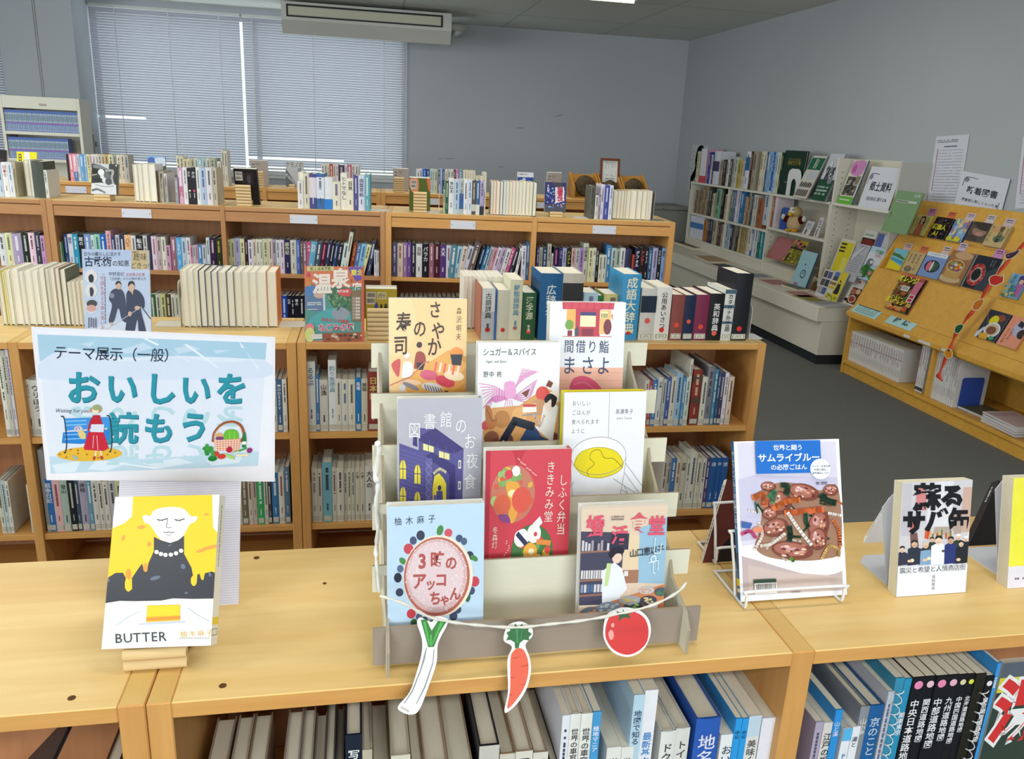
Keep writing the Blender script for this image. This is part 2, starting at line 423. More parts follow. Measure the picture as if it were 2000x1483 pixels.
# window frames and glass
def window(n, x0, x1, z0, z1):
    m = MB(); y0, y1 = YB+.07, YB+.12
    m.box((x0, y0, z0), (x0+.05, y1, z1)); m.box((x1-.05, y0, z0), (x1, y1, z1)); m.box((x0+.05, y0, z0), (x1-.05, y1, z0+.05)); m.box((x0+.05, y0, z1-.05), (x1-.05, y1, z1))
    xm = (x0+x1)/2; m.box((xm-.03, y0+.002, z0+.05), (xm+.03, y1-.002, z1-.05))
    o = struct(m.build('window_%d' % n, 'white_metal'))
    m = MB(); m.box((x0+.05, YB+.09, z0+.05), (x1-.05, YB+.094, z1-.05)); m.build('window_glass', 'window_glass', o)
    m = MB(); m.box((x0, YB-.03, z0-.03), (x1, YB+.15, z0)); m.build('window_sill', 'white_metal', o)
def far_window(n, pts):
    m = MB(); (x0, y0), (x1, y1) = pts; k = 6; q = .04
    for i in range(k+1):
        x, y = x0+(x1-x0)*i/k, y0+(y1-y0)*i/k; m.box((x-q/2, y-q/2, 1.0), (x+q/2, y+q/2, 2.5))
    for z_ in (1.0, 2.46): m.box((min(x0, x1)-.02, min(y0, y1)-.02, z_), (max(x0, x1)+.02, max(y0, y1)+.02, z_+.04))
    o = struct(m.build('window_%d' % n, 'white_metal'))
    m = MB(); m.face([(x0, y0, 1.0), (x1, y1, 1.0), (x1, y1, 2.5), (x0, y0, 2.5)]); m.build('window_glass', 'window_glass', o)
far_window(3, ((-3.9, YF-.08), (2.7, YF-.08)))
far_window(4, ((XL-.08, -.9), (XL-.08, 6.1)))
window(1, WX0, WX1, WZ0, WZ1)
window(2, WX0-2.9, pl, WZ0, WZ1)
def blind(x0, x1, z0, z1, label, cords, gaprow=None, group=None):
    y = YB-.045; t = thing('venetian_blind', label, 'blind', ((x0+x1)/2, y, z1), 0, group)
    W = (x1-x0)/2; H = z1-z0
    m = MB(); m.bbox((-W, -.018, -.03), (W, .018, 0)); m.build('head_rail', 'white_metal', t)
    m = MB(); p = .0265; n = int((H-.06)/p); ta = math.radians(56); hw = .0142
    for i in range(n):
        z = -.045-p*i; a, b = -W+.004, W-.004
        if gaprow and i == gaprow[0]: a = -W+(2*W)*gaprow[1]
        pr = []
        for k in (-1, 0, 1):
            c = k*hw; bow = .0018*(1-k*k)
            pr.append((c*math.cos(ta)+bow*math.sin(ta), -c*math.sin(ta)+bow*math.cos(ta)))
        # room-side edge is the lower one
        A = [(a, -q[0]*1, z+q[1]*-1) for q in pr]; B = [(b, -q[0], z-q[1]) for q in pr]
        m.grid(A+B, [(0, 3, 4, 1), (1, 4, 5, 2)], WHITE, 0, True)
    m.build('slats', 'blind_slat', t)
    m = MB(); m.bbox((-W, -.012, -H), (W, .012, -H+.018)); m.build('bottom_rail', 'white_metal', t)
    for c in cords:
        cx = -W+2*W*c
        m = MB(); m.box((cx-.004, -.021, -H+.01), (cx+.004, -.0195, -.02)); m.build('ladder_tape', 'white_metal', t)
blind(WX0+.005, -1.2015, WZ0+.07, WZ1+.02, 'wide pale grey venetian blind on the window half beside the pillar', (.17, .52, .86), (41, .32), 'venetian blinds')
blind(-1.179, WX1-.012, WZ0+.07, WZ1+.02, 'wide pale grey venetian blind behind the ceiling air conditioner', (.06, .42, .86), (55, .6), 'venetian blinds')
blind(pl-1.5, pl-.01, WZ0+.07, WZ1+.02, 'narrow sliver of grey venetian blind beyond the pillar and cream rack', (.2, .9), None, 'venetian blinds')
# scuffs on the back wall
m = MB()
for (px, py, w, h, r) in ((878, 310, .10, .006, 0), (1017, 250, .09, .007, .05), (1092, 226, .11, .007, .25), (978, 326, .06, .006, 0), (860, 310, .05, .006, .1)):
    p = ony(px, py, YB-.001); c, s = math.cos(r), math.sin(r); rr = random.Random(px)
    pts = [(math.cos(a)*w/2*(1+.4*rr.random()), math.sin(a)*h/2*(1+.8*rr.random())) for a in [i*math.pi/5 for i in range(10)]]
    m.face([(p.x+u*c-v*s, YB-.002, p.z+u*s+v*c) for u, v in pts], '98958e')
struct(m.build('trim_3', 'matte'))
# ceiling lamps: housing + glowing tube (the area lights above sit in these)
def lamp(x, y, w=1.25, lit=True, lab=''):
    t = thing('ceiling_light', lab, 'ceiling light', (x, y, CEIL))
    m = MB(); m.bbox((-w/2, -.13, -.05), (w/2, .13, 0)); m.build('housing', 'white_metal', t)
    m = MB(); m.tube([(-w/2+.03, 0, -.062), (w/2-.03, 0, -.062)], .014, 'fff'); m.build('fluorescent_tube', 'lamp_glow', t)
p = onz(1133, -1, CEIL-.06)
lamp(p.x-.05, p.y-.115, 1.05, True, 'lit fluorescent ceiling fixture peeking in above the back wall')

# air conditioner hung under the ceiling
t = thing('air_conditioner', 'wide cream air conditioner hung below the ceiling in front of the blinds', 'air conditioner', (0, 0, 0))
Ya = 8.9
L, Rr = ony(549, 25, Ya), ony(882, 45, Ya); ax0, ax1 = L.x, Rr.x
pr = [(Ya, 2.74), (Ya, 2.573), (Ya+.10, 2.454), (Ya+.52, 2.49), (Ya+.59, 2.74)]
m = MB(); n = len(pr); A = [(ax0, y, z) for y, z in pr]; B = [(ax1, y, z) for y, z in pr]
m.face(A, 'cfcfc6'); m.face(B[::-1], 'cfcfc6')
for i in range(n):
    j = (i+1) % n; m.face([A[i], A[j], B[j], B[i]], 'cfcfc6')
m.build('body', 'painted', t)
m = MB(); z0, z1 = 2.602, 2.716; fx0, fx1 = ax0+.05, ax1-.09
for a, b in (((fx0, Ya-.006, z1-.016), (fx1, Ya-.0005, z1)), ((fx0, Ya-.006, z0), (fx1, Ya-.0005, z0+.014)), ((fx0, Ya-.006, z0+.014), (fx0+.016, Ya-.0005, z1-.016)), ((fx1-.016, Ya-.006, z0+.014), (fx1, Ya-.0005, z1-.016))): m.box(a, b)
m.build('outlet_frame', 'black_plastic', t)
m = MB(); m.bbox((fx0+.02, Ya-.012, z0+.018), (fx1-.02, Ya-.001, z1-.02), 'cbc9b4'); m.build('louver', 'painted', t)
m = MB(); m.tube([(ax1, Ya+.25, 2.645), (ax1+.16, Ya+.27, 2.645), (ax1+.16, YB-.001, 2.655)], .035, 'cfcfc6'); m.build('pipe', 'painted', t)
# wall switch box on the pillar side
p = ony(181, 282, PY+.25)
t = thing('wall_switch', 'small grey switch box on the side of the pillar next to the blind', 'switch', (WX0, PY+.2, p.z-.02))
m = MB(); m.bbox((0, -.05, -.12), (.05, .05, .12), 'b5b6b4'); m.build('switch_box', 'painted', t)
m = MB(); m.bbox((.05, -.02, .0), (.058, .02, .05), '77797a'); m.build('switch_key', 'painted', t)

# ================================================================== low bookcases
class Row:
    def __init__(s, p0, p1, top, depth):
        d = Vector((p1[0]-p0[0], p1[1]-p0[1], 0)).normalized(); s.ex = d; s.ey = Vector((-d.y, d.x, 0)); s.o = Vector((p0[0], p0[1], 0))
        s.rz = math.atan2(d.y, d.x); s.top, s.depth = top, depth
    def hit(s, px, py, off=0):
        p = onplane(px, py, s.o+s.ey*off, s.ey)-s.o; return p.dot(s.ex), p.z
    def P(s, u, off, z): return s.o+s.ex*u+s.ey*off+Vector((0, 0, z))
    def at(s, px, py, z):
        p = onz(px, py, z)-s.o; return p.dot(s.ex), p.dot(s.ey)
RA = Row((-.395, .842), (.932, .839), .90, .355)
RB = Row((-.991, 2.552), (1.412, 2.513), .899, .36)
RC = Row((-1.441, 4.303), (1.639, 4.038), 1.163, .38)
RD = Row((-1.914, 5.713), (1.521, 5.628), 1.157, .38)
def bookcase(row, label, u0, u1, lw, rw, shelves, apron=0, plate=None, wd='', group=None, holes=(), tt=.022):
    t = thing('bookcase', label, 'bookcase', row.P(u0, 0, 0), row.rz, group)
    W, D, T = u1-u0, row.depth, row.top
    for a, b in ((0, lw), (W-rw, W)):
        if b-a > .001:
            m = MB(); m.bbox((a, 0, 0), (b, D, T), r=.0015); sp_ = m.build('side_panel', ['oak%s_z' % wd, 'panel_top'], t)
            for q_ in sp_.data.polygons:
                if q_.normal.z > .9: q_.material_index = 1
    a, b = lw, W-rw
    m = MB(); m.bbox((a, .0, T-tt), (b, D, T), r=.0012); top = m.build('top_board', ['pine_top', 'oak%s_x' % wd], t)
    for p in top.data.polygons:
        if p.normal.z < .5: p.material_index = 1
    m = MB(); m.box((a, D-.02, .06), (b, D-.012, T-tt)); m.build('back_panel', 'ply_back', t)
    for z in shelves:
        m = MB(); m.bbox((a, .012 if apron else .006, z-.02), (b, D-.021, z), r=.0012); m.build('shelf', 'oak%s_x' % wd, t)
    if apron:
        m = MB(); m.bbox((a, .004, T-tt-apron), (b, .022, T-tt-.003), r=.001); m.build('apron', 'oak%s_x' % wd, t)
    m = MB(); m.box((a, .03, 0), (b, .05, shelves[-1]-.0205)); m.build('plinth', 'oak%s_x' % wd, t)
    if plate:
        pu, pw, ph = plate; z1 = T-tt-.008
        m = MB(); m.bbox((pu-u0-pw/2, .0015, z1-ph), (pu-u0+pw/2, .004, z1), 'd8dbe4', r=.0005)
        for q in (-.44, .44): m.tube([(pu-u0+pw*q, .0012, z1-ph/2), (pu-u0+pw*q, .0016, z1-ph/2)], .0025, '555', n=8)
        m.build('label_plate', 'painted', t)
    for hu, ho, r in holes:
        m = MB(); m.tube([(hu-u0, ho, T+.00005), (hu-u0, ho, T+.0004)], r, '5c3d1c', n=14); m.build('screw_hole', 'matte', t)
    return t
def hole(px, py): u, o = RA.at(px, py, RA.top); return (u, o, .0045)
GA = 'low pine bookcases'
bookcase(RA, 'low pine bookcase under the theme sign, at the front corner', RA.at(280, 1384, .9)[0]-.86, RA.at(280, 1384, .9)[0], .03, .030, (.54, .2), holes=[hole(140, 1364)], group=GA)
uA0, uA1, uA2 = RA.at(280, 1384, .9)[0]+.001, RA.at(1548, 1273, .9)[0], RA.at(1593, 1272, .9)[0]
bookcase(RA, 'low pine bookcase that carries the cardboard stand', uA0, uA2, .028, uA2-uA1, (.54, .2), holes=[hole(435, 1340), hole(501, 1090), (RA.at(634, 1140, .9)[0], RA.at(634, 1140, .9)[1], .003)], group=GA)
bookcase(RA, 'low pine bookcase that carries the mackerel tin book', uA2, uA2+.86, 0, .03, (.54, .2), group=GA)
uB = [RB.hit(px, 670)[0] for px in (14, 34, 560, 579.5, 597, 1483, 1498)]; uBm = (uB[4]+uB[5])/2
SB = (.592, .262, .06)
bookcase(RB, 'low bookcase in the second row, cut off beyond the sign', uB[1]-.84, uB[1], .03, uB[1]-uB[0], SB)
bookcase(RB, 'low bookcase in the second row behind the theme sign', uB[1], uB[3]-.002, 0, .03, SB)
bookcase(RB, 'low bookcase in the second row under the hot spring magazine', uB[3], uBm+.015, .028, .03, SB)
bookcase(RB, 'low bookcase in the second row under the dictionaries', uBm+.015, uB[6], 0, uB[6]-uB[5], SB)
uC = [RC.hit(px, py)[0] for px, py in ((76.9, 391), (88, 391), (100, 391.7), (429, 401), (438, 401), (742.6, 412), (752.5, 412), (764, 413), (1040, 424), (1050, 424), (1310, 436), (1320, 436))]
SC_ = (.832, .50, .10)
def plate(row, px0, px1, py): a, b = row.hit(px0, py)[0], row.hit(px1, py)[0]; return ((a+b)/2, b-a, .042)
ap = .052
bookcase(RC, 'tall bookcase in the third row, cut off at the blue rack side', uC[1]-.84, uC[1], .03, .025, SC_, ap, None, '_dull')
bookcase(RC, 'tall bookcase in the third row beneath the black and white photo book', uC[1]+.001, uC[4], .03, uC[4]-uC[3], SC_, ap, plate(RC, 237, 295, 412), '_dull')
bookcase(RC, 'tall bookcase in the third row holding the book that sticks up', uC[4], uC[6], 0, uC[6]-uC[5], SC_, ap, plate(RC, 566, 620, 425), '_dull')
bookcase(RC, 'tall bookcase in the third row holding the slumped books', uC[6]+.001, uC[9], uC[7]-uC[6], uC[9]-uC[8], SC_, ap, plate(RC, 880, 929, 436), '')
bookcase(RC, 'tall bookcase at the window-far end of the third row', uC[9], uC[11], 0, uC[11]-uC[10], SC_, ap, plate(RC, 1158, 1204, 443), '')
uD = [RD.hit(px, py)[0] for px, py in ((512, 368), (521, 368), (738, 377), (744, 377), (750, 377))]
bookcase(RD, 'back row bookcase in front of the cream rack', uD[0]-1.62, uD[0]-.80, .03, .0, SC_, ap, plate(RD, 127, 168, 362), '')
bookcase(RD, 'back row bookcase behind the black book on a tube stand', uD[0]-.80, uD[1], .03, .03, SC_, ap, None, '')
bookcase(RD, 'back row bookcase under the grey cover with a cat title', uD[1]+.001, uD[3], .0, .03, SC_, ap, None, '')
bookcase(RD, 'back row bookcase behind the olive green book', uD[3]+.001, uD[3]+.80, .03, .03, SC_, ap, plate(RD, 838, 858, 392), '')
bookcase(RD, 'back row bookcase under the wooden trays', uD[3]+.802, uD[3]+1.62, .03, .03, SC_, ap, plate(RD, 1049, 1064, 399), '')
# ================================================================== books
ORD = ['', 'first', 'second', 'third', 'fourth', 'fifth', 'sixth', 'seventh', 'eighth', 'ninth', 'tenth', 'eleventh', 'twelfth']
def ordn(i):
    if i <= 12: return ORD[i]
    return '%d%s' % (i, {1: 'st', 2: 'nd', 3: 'rd'}.get(i % 10, 'th') if i not in (11, 12, 13) else 'th')
CN = {'white': 'eee', 'cream': 'ddc', 'pale grey': 'ccc', 'grey': '888', 'black': '111', 'navy': '225', 'blue': '247', 'bright blue': '28c', 'pale blue': '9bd', 'teal': '398', 'green': '253',
      'pale green': 'aca', 'olive': '663', 'yellow': 'dc4', 'tan': 'ba8', 'brown': '643', 'red': 'c33', 'maroon': '622', 'pink': 'd9b', 'rose': 'b57', 'purple': '646', 'lilac': 'b9c', 'orange': 'd84', 'pale yellow': 'dd9', 'dark grey': '444', 'slate': '568'}
def cname(h):
    a = [int(c*2, 16) for c in h] if len(h) == 3 else [int(h[i:i+2], 16) for i in (0, 2, 4)]
    return min(CN, key=lambda k: sum((int(c*2, 16)-v)**2 for c, v in zip(CN[k], a)))
def shade(h, k):
    a = [int(c*2, 16) for c in h] if len(h) == 3 else [int(h[i:i+2], 16) for i in (0, 2, 4)]
    return '%02x%02x%02x' % tuple(max(0, min(255, int(v*k))) for v in a)
def book_shell(t, d, h, col, hard=True, pages='f4eedb', spine=None, bul=.06):
    """standing book, spine at y=0 facing -y; returns (cover MB, pages MB)"""
    b = .0022 if hard else .0006; k = bul*t if hard else .0; ins = .003 if hard else .0002
    m = MB(); sp = spine or col; n = 5
    m.box((0, .0008, 0), (b, d, h), col); m.box((t-b, .0008, 0), (t, d, h), col)
    arc = [(t*i/n, -k*math.sin(math.pi*i/n)) for i in range(n+1)]
    pts = [(x, y, 0) for x, y in arc]+[(x, y, h) for x, y in arc]+[(x, .002, 0) for x, y in arc]+[(x, .002, h) for x, y in arc]; N = n+1
    m.grid(pts, [(i, i+1, N+i+1, N+i) for i in range(n)], sp, 0, True)
    m.grid(pts, [(N+i, N+i+1, 3*N+i+1, 3*N+i) for i in range(n)]+[(i+1, i, 2*N+i, 2*N+i+1) for i in range(n)]+[(2*N+i+1, 2*N+i, 3*N+i, 3*N+i+1) for i in range(n)], sp)
    g = MB(); g.box((b+.0001, .0022, ins), (t-b-.0001, d-ins, h-ins), pages)
    return m, g, k
def std_book(name, label, cat, group, M, t, d, h, col, tcol='333', title='-', opts=(), pages='f4eedb', hard=True, flip=False, eps=.0002, simple=False):
    o = thing(name, label, cat, group=group, M=M @ (Matrix.Translation((t, d, 0)) @ Matrix.Rotation(math.pi, 4, 'Z') if flip else Matrix()))
    m, g, k = book_shell(t, d, h, col, hard, pages)
    T, H = t*1000, h*1000
    a = Art(m, (0, -k-.00015, h), (1, 0, 0), (0, 0, -1), t, h, ((0, 0), (T, 0), (0, H)), eps)
    lab = None
    if not flip:
        y0 = .08; fs_ = .74
        for op in opts:
            if op[0] == 'B': c, v0, v1 = op[1:].split(':'); a.rectu(.001, float(v0), .999, float(v1), c)
            elif op[0] == 'E': c, v, r = op[1:].split(':'); a.ell(T/2, H*float(v), T*float(r), T*float(r), c, 14)
            elif op[0] == 'Y': y0 = float(op[1:])
            elif op[0] == 'S': fs_ = float(op[1:])
            elif op[0] == 'K': lab = op[1:] or 'e9e6d2'
        if title not in '-.':
            n = len(title); mx = .82-y0 if lab else .90-y0
            s = min(T*fs_, H*mx/n)
            a.text(title, T/2, H*y0, s, tcol, vert=True, bold=.012)
            if y0+n*s/H < .62: a.scribble(T*.36, H*.68, T*.64, H*.82, tcol, 1, len(title)*7, True)
        elif title == '-':
            r = random.Random(int(T*1000+H*10)); y1 = r.uniform(.42, .6)
            a.scribble(T*.26, H*y0, T*.74, H*y1, tcol, 1, int(T*997), True)
            a.scribble(T*.38, H*.68, T*.62, H*(.80 if lab else .86), tcol, 1, int(H*97), True)
    c = m.build('cover', 'print', o); g.build('page_block', 'pages', o)
    if lab:
        q = MB(); q.box((t*.1, -k-.0009, .006), (t*.9, -k-.0006, .024), lab)
        b2 = Art(q, (t*.1, -k-.00095, .024), (1, 0, 0), (0, 0, -1), t*.8, .018, eps=.00008); b2.rectu(.06, .1, .94, .9, '667'); b2.rectu(.12, .18, .88, .82, lab); b2.scribble(.25, .3, .75, .7, '777', 2, 4)
        q.build('spine_label', 'print', o)
    return o
ROWDATA = []
def shelf(row, off, z0, xf, where, group, data, kind=None, depth=.13, lab=None, hard=True, flip=False, noun=None, jit=.004, eps=.0002, minh=.09, maxh=.32, lean=0, start=0, cat='book'):
    """data: 'x y cover text title opts; ...; xend' in zoomed pixels, xf = (ox, oy, scale)"""
    kind = kind or ('novel' if row is RC else 'paperback_book' if row is RD else 'book')
    if cat == 'book': cat = {'novel': 'novel', 'paperback_book': 'paperback'}.get(kind, 'book')
    noun = noun or cat
    ox, oy, sc = xf; ent = [e.split() for e in data.strip().split(';') if e.strip()]
    xs = [(float(e[0])*sc+ox, float(e[1])*sc+oy if len(e) > 1 else None) for e in ent]
    rnd = random.Random(len(data)); k = start
    for i, e in enumerate(ent[:-1]):
        if e[2] == '_': continue
        px, py = xs[i]; nx = xs[i+1][0]
        col, tcol, title = e[2], (e[3] if len(e) > 3 else '333'), (e[4] if len(e) > 4 else '-'); ops = e[5:]
        jo = off+rnd.uniform(0, jit)
        u0, zt = row.hit(px, py, jo); u1, _ = row.hit(nx, py, jo)
        th = lean; dp = depth*rnd.uniform(.97, 1.03); fl = flip; hd = hard
        for op in list(ops):
            if op[0] == 'A': th = float(op[1:]); ops.remove(op)
            elif op[0] == 'D': dp = float(op[1:]); ops.remove(op)
            elif op == 'F': fl = True; ops.remove(op)
            elif op == 'P': hd = False; ops.remove(op)
            elif op[0] == 'H': zt = z0+float(op[1:]); ops.remove(op)
        if lab and not any(o[0] == 'K' for o in ops): ops.append('K'+lab)
        k += 1; t = max((u1-u0)-.0006, .003)
        a = math.radians(th)
        if a > 0:
            t *= math.cos(a); h = (zt-z0-t*math.sin(a))/math.cos(a); h = min(max(h, minh), maxh)
            zt = z0+t*math.sin(a)+h*math.cos(a)
            ub, zb = u0-h*math.sin(a), zt-h*math.cos(a)
        else: h = min(max(zt-z0, minh), maxh); ub, zb = u0, z0
        P = row.P(ub, jo, zb+.0004)
        M = Matrix.Translation(P) @ Matrix.Rotation(row.rz, 4, 'Z') @ Matrix.Rotation(a, 4, 'Y')
        sz = 'slim ' if t < .013 else 'thick ' if t > .036 else ''
        nn = noun
        if fl: lb = '%s%s pages outward, %s from left %s' % (sz, nn, ordn(k), where)
        elif title not in '-.': lb = '%s%s lettered %s, %s from left %s' % (sz, cname(col), nn, ordn(k), where)
        else: lb = '%s%s %s, %s from left %s' % (sz, cname(col), nn, ordn(k), where)
        std_book(kind, lb, cat, group, M, t, dp, h, col, tcol, title, ops, hard=hd, flip=fl, eps=eps)
    return k

# ---- a book (or card) shown cover first.  local frame: x right, y away from the viewer, z up
def face_M(O, eu, ev):
    X = Vector(eu).normalized(); Z = -Vector(ev).normalized(); X = (X-Z*X.dot(Z)).normalized(); Y = Z.cross(X)
    M = Matrix((X, Y, Z)).transposed().to_4x4(); M.translation = O; return M
def along(P, d, ax, val):
    """how far to go from P along d until the picture coordinate (0 = x, 1 = y) reaches val"""
    a = RGT if ax == 0 else -UPV; k = (val-(1000 if ax == 0 else 741.5))/F_PX; r0 = P-EYEP
    return (k*r0.dot(FWD)-r0.dot(a))/(d.dot(a)-k*d.dot(FWD))
def px_cover(TL, TR, BL, BR, yt=None, yb=None, w=None, h=None, lean=None, zb=None, skew=0):
    """top-left corner, directions and size of a leaning cover from its pixel corners; zb = height of its bottom edge"""
    if zb is not None:
        l = math.radians(lean); ev = Vector((skew, -math.sin(l), -math.cos(l))).normalized(); lo, hi = .08, .25
        for _ in range(40):
            w = (lo+hi)/2; P = bywidth(TL, TR, w); hh = along(P, ev, 1, BL[1])
            if (P+ev*hh).z > zb: lo = w
            else: hi = w
        return P, Vector((1, 0, 0)), ev, w, hh
    Pt, Pb = ony(TL[0], TL[1], yt), ony(BL[0], BL[1], yb); W = (ony(TR[0], TR[1], yt)-Pt).length
    ev = Pb-Pt; hh = ev.length; ev.normalize()
    return Pt, Vector((1, 0, 0)), ev, W, (h or hh)
def cover_book(name, label, cat, group, O, eu, ev, w, h, th, draw, src, spine='R', scol='eee', back='ddd', pages='e8e2cc', hard=False, eps=.000014, mat='print', sdraw=None, M0=None):
    ev = Vector(ev); M = face_M(Vector(O)+ev*h, eu, ev) if M0 is None else M0
    o = thing(name, label, cat, group=group, M=M)
    b = .002 if hard else .0007; ins = .003 if hard else .0003
    m = MB(); m.box((0, 0, 0), (w, b, h), 'ddd'); m.box((0, th-b, 0), (w, th, h), back)
    x0, x1 = (w-b, w) if spine == 'R' else (0, b)
    m.box((x0, b, 0), (x1, th-b, h), scol)
    a = Art(m, (0, -.00005, h), (1, 0, 0), (0, 0, -1), w, h, src, eps); draw(a)
    if sdraw:
        s = Art(m, (w+.00005, 0, h) if spine == 'R' else (-.00005, th, h), (0, 1, 0) if spine == 'R' else (0, -1, 0), (0, 0, -1), th, h, ((0, 0), (th*1000, 0), (0, h*1000)), eps); sdraw(s)
    m.build('cover', mat, o)
    g = MB()
    if spine == 'R': g.box((ins, b+.0001, ins), (w-b-.0002, th-b-.0001, h-ins), pages)
    else: g.box((b+.0002, b+.0001, ins), (w-ins, th-b-.0001, h-ins), pages)
    g.build('page_block', 'board', o)
    return o
def tube_stand(label, M, w, nfront, nback, r, group=None, front_gap=None):
    """book rest glued from short hollow tubes: a low step in front and a taller stack behind"""
    t = thing('tube_book_stand', label, 'book stand', group=group, M=M); g = front_gap or 2*r
    for k in range(nfront):
        m = MB(); m.hollow((0, r, r+2*r*k), (w, r, r+2*r*k), r*.995, r*.62); m.build('tube', 'tube_wood', t)
    for k in range(nback):
        y = r+g+k*r*.35; m = MB(); m.hollow((0, y, r+2*r*k), (w, y, r+2*r*k), r*.995, r*.62); m.build('tube', 'tube_wood', t)
    return t
def bookend(label, P, rz, side, w=.08, h=.15, mat='white_metal', base=.10, hole=True, group='metal bookends'):
    """bent plate: upright in the y-z plane at x=0, foot running to side*base; rounded top, arched cut-out"""
    t = thing('bookend', label, 'bookend', P, rz, group)
    m = MB(); th = .0016; r = w*.22
    pts = [(0, 0), (w, 0), (w, h-r)]+[(w-r+r*math.cos(a), h-r+r*math.sin(a)) for a in (.4, .8, 1.2, 1.57)]+[(r+r*math.cos(a), h-r+r*math.sin(a)) for a in (1.57, 2, 2.4, 2.8, 3.14)]
    if hole:
        hw = w*.2; c = w/2; hz = h*.62
        arch = [(c+hw, 0), (c+hw, hz-hw)]+[(c+hw*math.cos(a), hz-hw+hw*math.sin(a)) for a in (.5, 1, 1.57, 2.1, 2.6)]+[(c-hw, hz-hw), (c-hw, 0)]
        pts = [(0, 0)]+arch[::-1]+pts[1:]
    m.prism(pts, (0, 0, .001), (0, 1, 0), (0, 0, 1), (1, 0, 0), th); m.build('upright_plate', mat, t)
    m = MB(); q = [(0, 0), (base-.012, 0), (base, .012), (base, w-.012), (base-.012, w), (0, w)]
    m.prism([(side*u, v) for u, v in q], (0, 0, 0), (1, 0, 0), (0, 1, 0), (0, 0, 1), .001); m.build('foot_plate', mat, t)
    return t
# ================================================================== display on the front bookcase
T = .90
# ---- BUTTER
def d_butter(a):
    a.rectu(0, 0, 1, 1, 'f2f3ee')
    a.poly([(288, 90), (843, 80), (845, 345), (900, 415), (935, 800), (100, 820), (118, 690), (146, 352), (225, 318), (280, 265)], 'f3c815')
    for x, y, rx, ry, r in ((222, 425, 12, 24, .3), (345, 345, 30, 14, -.2), (255, 690, 16, 40, 0), (372, 640, 14, 30, 0), (830, 490, 75, 14, -.25), (760, 515, 40, 12, -.3), (400, 470, 14, 20, .5), (800, 245, 16, 9, 0)): a.ell(x, y, rx, ry, 'e89a3c', 14, r)
    a.blob([(540, 192), (640, 205), (690, 260), (735, 262), (720, 300), (680, 325), (625, 420), (545, 462), (470, 425), (408, 330), (368, 310), (355, 262), (385, 255), (410, 260), (440, 215)], 'f6f8f2')
    body = [(432, 415), (480, 440), (545, 460), (600, 440), (642, 405), (640, 540), (690, 640), (700, 700), (684, 752), (706, 774), (724, 752), (730, 690), (744, 684), (756, 726), (770, 730), (782, 680), (830, 668), (900, 700), (925, 760), (920, 850), (880, 862), (700, 866), (560, 862), (480, 878), (300, 882), (200, 880), (103, 896), (108, 800), (122, 712), (170, 680), (220, 678), (240, 716), (234, 790), (258, 816), (284, 796), (282, 716), (330, 640), (352, 612), (362, 664), (385, 670), (394, 610), (432, 520)]
    a.poly(body, '2c303b')
    for p in ((440, 716, 38, 14), (632, 632, 16, 20), (816, 690, 10, 16), (862, 776, 18, 10), (652, 822, 12, 8), (124, 735, 10, 8), (542, 478, 14, 5)): a.ell(p[0], p[1], p[2], p[3], '5d6a80', 10, -.3)
    a.ell(258, 762, 24, 52, 'f3c815'); a.ell(262, 690, 14, 40, 'e8902c'); a.ell(374, 640, 16, 32, 'ef9b35'); a.ell(705, 735, 21, 38, 'f3c815'); a.ell(765, 706, 11, 24, 'f3c815')
    for x, y in ((451, 527), (481, 541), (512, 548), (549, 546), (585, 536), (620, 517)): a.ell(x, y, 15, 15, 'f4f4ee')
    for x, s in ((490, 1), (612, -1)):
        a.line([(x-34, 286), (x-5, 292), (x+34, 280)], 7, '333a44', True); a.line([(x-22, 294), (x-24, 303)], 3, '333a44'); a.line([(x+4, 294), (x+4, 304)], 3, '333a44')
    a.line([(528, 275), (526, 310), (520, 340), (536, 347), (556, 345)], 4, '59606a', True)
    a.line([(498, 380), (520, 384), (536, 379), (555, 384), (574, 379)], 5, '444b55', True); a.line([(518, 400), (535, 404), (552, 400)], 4, '8d939a', True)
    a.line([(180, 1040), (250, 1000), (335, 953)], 7, 'c9ccd6'); a.line([(176, 1050), (215, 1030)], 16, 'd3d6de'); a.line([(660, 930), (720, 975), (805, 1026)], 9, 'c9ccd8')
    a.line([(335, 1045), (640, 1028)], 13, 'c4c9da'); a.poly([(388, 912), (610, 906), (608, 1018), (378, 1030)], 'e8b21c'); a.poly([(392, 916), (606, 910), (606, 980), (384, 992)], 'f4cf22'); a.line([(385, 1010), (604, 998)], 20, 'e09030')
    a.text('BUTTER', 345, 1133, 92, '3a3f49', bold=.008, sp=1.0, rot=-.045); a.text('柚木麻子', 718, 1110, 50, 'dcb45e', sp=1.16, rot=-.045)
    a.scribble(603, 1139, 808, 1146, '888', 1, 5)
O, eu, ev, w, h = px_cover((225, 971), (423, 966), (201.5, 1268.5), (412.5, 1256), lean=31, zb=.9305, skew=-.028)
w *= 1.06
eu = Vector((math.cos(.14), -math.sin(.14), 0))
def s_butter(s):
    s.rectu(0, 0, 1, 1, 'f0f0ea'); s.scribble(s.sw*.35, 12, s.sw*.6, 90, '9a9a8c', 1, 6, True); s.rectu(.0, .82, 1, .87, 'efd21f'); s.rectu(0, .895, .9, .94, '667a70'); s.rectu(.05, .90, .82, .935, 'e9ecdf')
cover_book('hardcover_book', 'white and yellow novel showing a blonde woman in a black turtleneck', 'book', 'display books', O, eu, ev, w, h, .026, d_butter, ((163, 120), (895, 96), (80, 1218)), 'R', 'eeeee6', 'eee', hard=True, mat='gloss', sdraw=s_butter)
B0 = O+ev*h
y0 = onz(242, 1317, T).y; tr = (B0.z-T-.0015)/4
